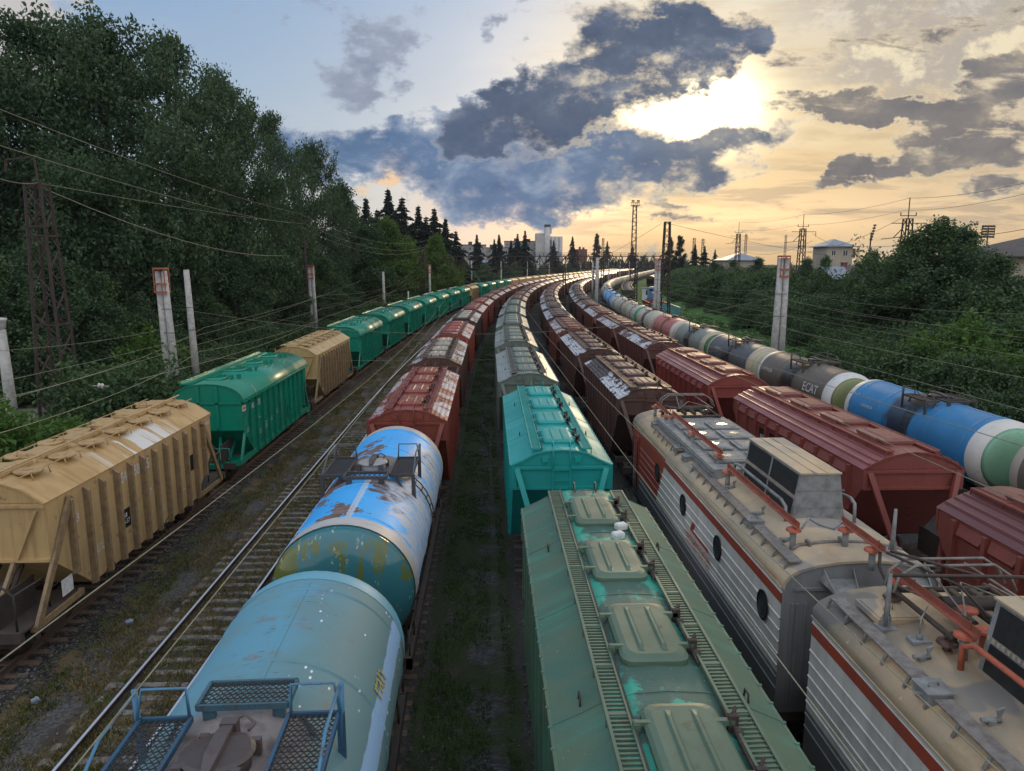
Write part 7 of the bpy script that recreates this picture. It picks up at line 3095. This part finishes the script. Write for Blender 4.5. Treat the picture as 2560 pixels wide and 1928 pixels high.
# clear air
blue = t.mix(t.sm(v, .0, .55), C(*s2l(160, 184, 210)), C(*s2l(124, 166, 216)))
blue = t.mix(.25, blue, nish)
warmc = t.mix(t.sm(v, .0, .42), C(*s2l(230, 190, 128)), C(*s2l(214, 207, 188)))
air = t.mix(warm, blue, warmc)
pink = t.math('MULTIPLY', t.math('MULTIPLY', t.sm(v, .02, .08), t.sm(v, .20, .10)), t.math('MULTIPLY', t.sm(u, -.14, -.02), t.sm(u, .14, .02)))
air = t.mix(t.math('MULTIPLY', pink, .35), air, C(*s2l(235, 178, 150)))
# thin high cloud
ci = t.sm(n2, .46, .74)
air = t.mix(t.math('MULTIPLY', ci, t.fmix(warm, .45, .55)), air, t.mix(warm, C(*s2l(190, 200, 214)), C(*s2l(250, 234, 196))))
air = t.mix(t.math('MULTIPLY', t.sm(t.noise(t.vscale(vec, (1., 4., 1.)), 6.0, 6, .6, .4), .48, .66), t.math('MULTIPLY', warm, .55)), air, C(*s2l(196, 172, 138)))
tr_ = t.math('MULTIPLY', t.sm(u, .34, .50), t.sm(v, .16, .26))
tn = t.noise(t.vadd(vec, t.comb(2.2, 4.4, 0)), 7.0, 10, .66, .2)
air = t.mix(t.math('MULTIPLY', tr_, t.sm(tn, .40, .50)), air, C(*s2l(188, 178, 166)))
air = t.mix(t.math('MULTIPLY', tr_, t.sm(tn, .52, .62)), air, C(*s2l(240, 226, 194)))
hg = t.math('MULTIPLY', t.sm(t.noise(t.vadd(t.vscale(vec, (.9, 5., 1.)), t.comb(.3, 6.4, 0)), 5.0, 8, .62, .3), .50, .62), t.math('MULTIPLY', t.sm(v, .17, .10), t.sm(u, .02, .2)))
air = t.mix(t.math('MULTIPLY', hg, .55), air, C(*s2l(170, 152, 132)))
# pale cumulus in the upper left corner
cu_, cv_ = uvpx(30, 20)
mp = t.n('Mapping', {'Vector': wuv, 'Location': (cu_, cv_, 0), 'Scale': (190 / 1540, 230 / 1540, 1)}, vector_type='TEXTURE').outputs[0]
lc = t.sm(t.math('ADD', t.n('TexGradient', {'Vector': mp}, gradient_type='SPHERICAL').outputs[0], nz(n1, .8)), .22, .42)
air = t.mix(t.math('MULTIPLY', lc, .85), air, C(*s2l(206, 198, 192)))
# sunlit little cloud left of the bank
cu_, cv_ = uvpx(818, 372)
mp = t.n('Mapping', {'Vector': wuv, 'Location': (cu_, cv_, 0), 'Rotation': (0, 0, .5), 'Scale': (62 / 1540, 66 / 1540, 1)}, vector_type='TEXTURE').outputs[0]
lc2 = t.sm(t.math('ADD', t.n('TexGradient', {'Vector': mp}, gradient_type='SPHERICAL').outputs[0], nz(n1, .8)), .25, .5)
# cloud colours
def shade(c0, c1, c2):
    return t.mix(t.sm(nl, .30, .52), C(*s2l(*c0)), t.mix(t.sm(nl, .50, .68), C(*s2l(*c1)), C(*s2l(*c2))))


near = t.sm(rw, .75, .1)
edge = t.mix(warm, C(*s2l(178, 186, 204)), C(*s2l(250, 228, 176)))
edge = t.mix(near, edge, C(1.6, 1.3, .85))


def cloud(base, dens, e0, e1, c0, c1, col, rim, op):
    d = t.sm(dens, e0, e1)
    core = t.sm(dens, c0, c1)
    return t.mix(t.math('MULTIPLY', d, t.fmix(core, op * .8, op)), base, t.mix(core, t.mix(rim, col, edge), col))


colA = shade((74, 88, 112), (88, 102, 126), (122, 132, 150))
colB = t.mix(t.sm(u, .1, .33), shade((74, 102, 140), (90, 119, 156), (138, 157, 182)), shade((76, 93, 119), (92, 107, 130), (140, 142, 146)))
colC = shade((112, 122, 150), (136, 144, 166), (168, 172, 186))
colD = shade((104, 104, 112), (122, 120, 122), (160, 150, 138))
glow = t.vadd(t.n('VectorMath', {0: (1.0, .86, .55), 'Scale': t.math('MULTIPLY', glow1, 5.0)}, operation='SCALE').outputs[0], t.n('VectorMath', {0: (1.0, .80, .46), 'Scale': t.math('MULTIPLY', glow2, .30)}, operation='SCALE').outputs[0])
air = t.vadd(air, glow)
air = t.mix(t.math('MULTIPLY', lc2, .9), air, C(*s2l(248, 208, 160)))
gold = t.math('MULTIPLY', t.sm(v, .75, .05), t.sm(u, .74, 1.5))
air = t.vadd(air, t.n('VectorMath', {0: (1.0, .66, .25), 'Scale': t.math('MULTIPLY', gold, 1.5)}, operation='SCALE').outputs[0])
frontc = cloud(air, dC, .35, 1.0, .5, 1.3, colC, .45, .72)
frontc = cloud(frontc, dD, .42, .85, .5, 1.2, colD, .5, .92)
frontc = cloud(frontc, dB, .36, .86, .5, 1.4, colB, .6, .96)
frontc = cloud(frontc, dA, .40, .78, .5, 1.3, colA, .65, .98)
# the rest of the dome: unseen sky and cloud behind the viewer, brightened to fill the wagon sides
up = t.sm(dz, -.05, .9)
back = t.mix(up, C(.68, .69, .74), C(1.0, 1.2, 1.5))
bn = t.noise(g, 2.4, 6, .6)
back = t.mix(t.sm(bn, .42, .66), back, C(1.25, 1.22, 1.2))
final = t.mix(front, t.n('VectorMath', {0: back, 'Scale': 1.0}, operation='SCALE').outputs[0], frontc)
bg = t.n('Background', {'Color': final, 'Strength': 1.0})
t.t.links.new(bg.outputs[0], out.inputs[0])
wd.cycles.sampling_method = 'MANUAL'
wd.cycles.sample_map_resolution = 1024

sun_d = bpy.data.lights.new('sun', 'SUN')
sun_d.energy = .5
sun_d.angle = math.radians(7)
sun_d.color = (1.0, .72, .42)
sun = bpy.data.objects.new('sun', sun_d)
COL.objects.link(sun)
sun.rotation_euler = (-sd).to_track_quat('-Z', 'Y').to_euler()
sun.location = (30, 100, 60)

sc.view_settings.view_transform = 'Standard'
sc.view_settings.look = 'None'
sc.view_settings.gamma = 1.0
sc.view_settings.exposure = 0.0
sc.view_settings.use_curve_mapping = False
sc.cycles.max_bounces = 5
sc.cycles.diffuse_bounces = 3
sc.cycles.glossy_bounces = 2
sc.cycles.transmission_bounces = 2
sc.cycles.transparent_max_bounces = 4
sc.cycles.use_adaptive_sampling = True
sc.cycles.adaptive_threshold = 0.02
sc.cycles.sample_clamp_indirect = 6.0

# ------------------------------------------------------------------ evening air
b = MB()
b.box(-1600, 1600, -300, 2700, -2.0, 62.0)
HAZE = bpy.data.materials.new('evening_haze')
HAZE.use_nodes = True
ht = NT(HAZE.node_tree)
ho = ht.n('OutputMaterial')
hv = ht.n('VolumePrincipled', {'Color': C(.72, .78, .88), 'Density': 0.00009, 'Anisotropy': .2})
ht.t.links.new(hv.outputs[0], ho.inputs['Volume'])
tag(b.build('haze', HAZE), kind='stuff')
sc.cycles.volume_bounces = 0
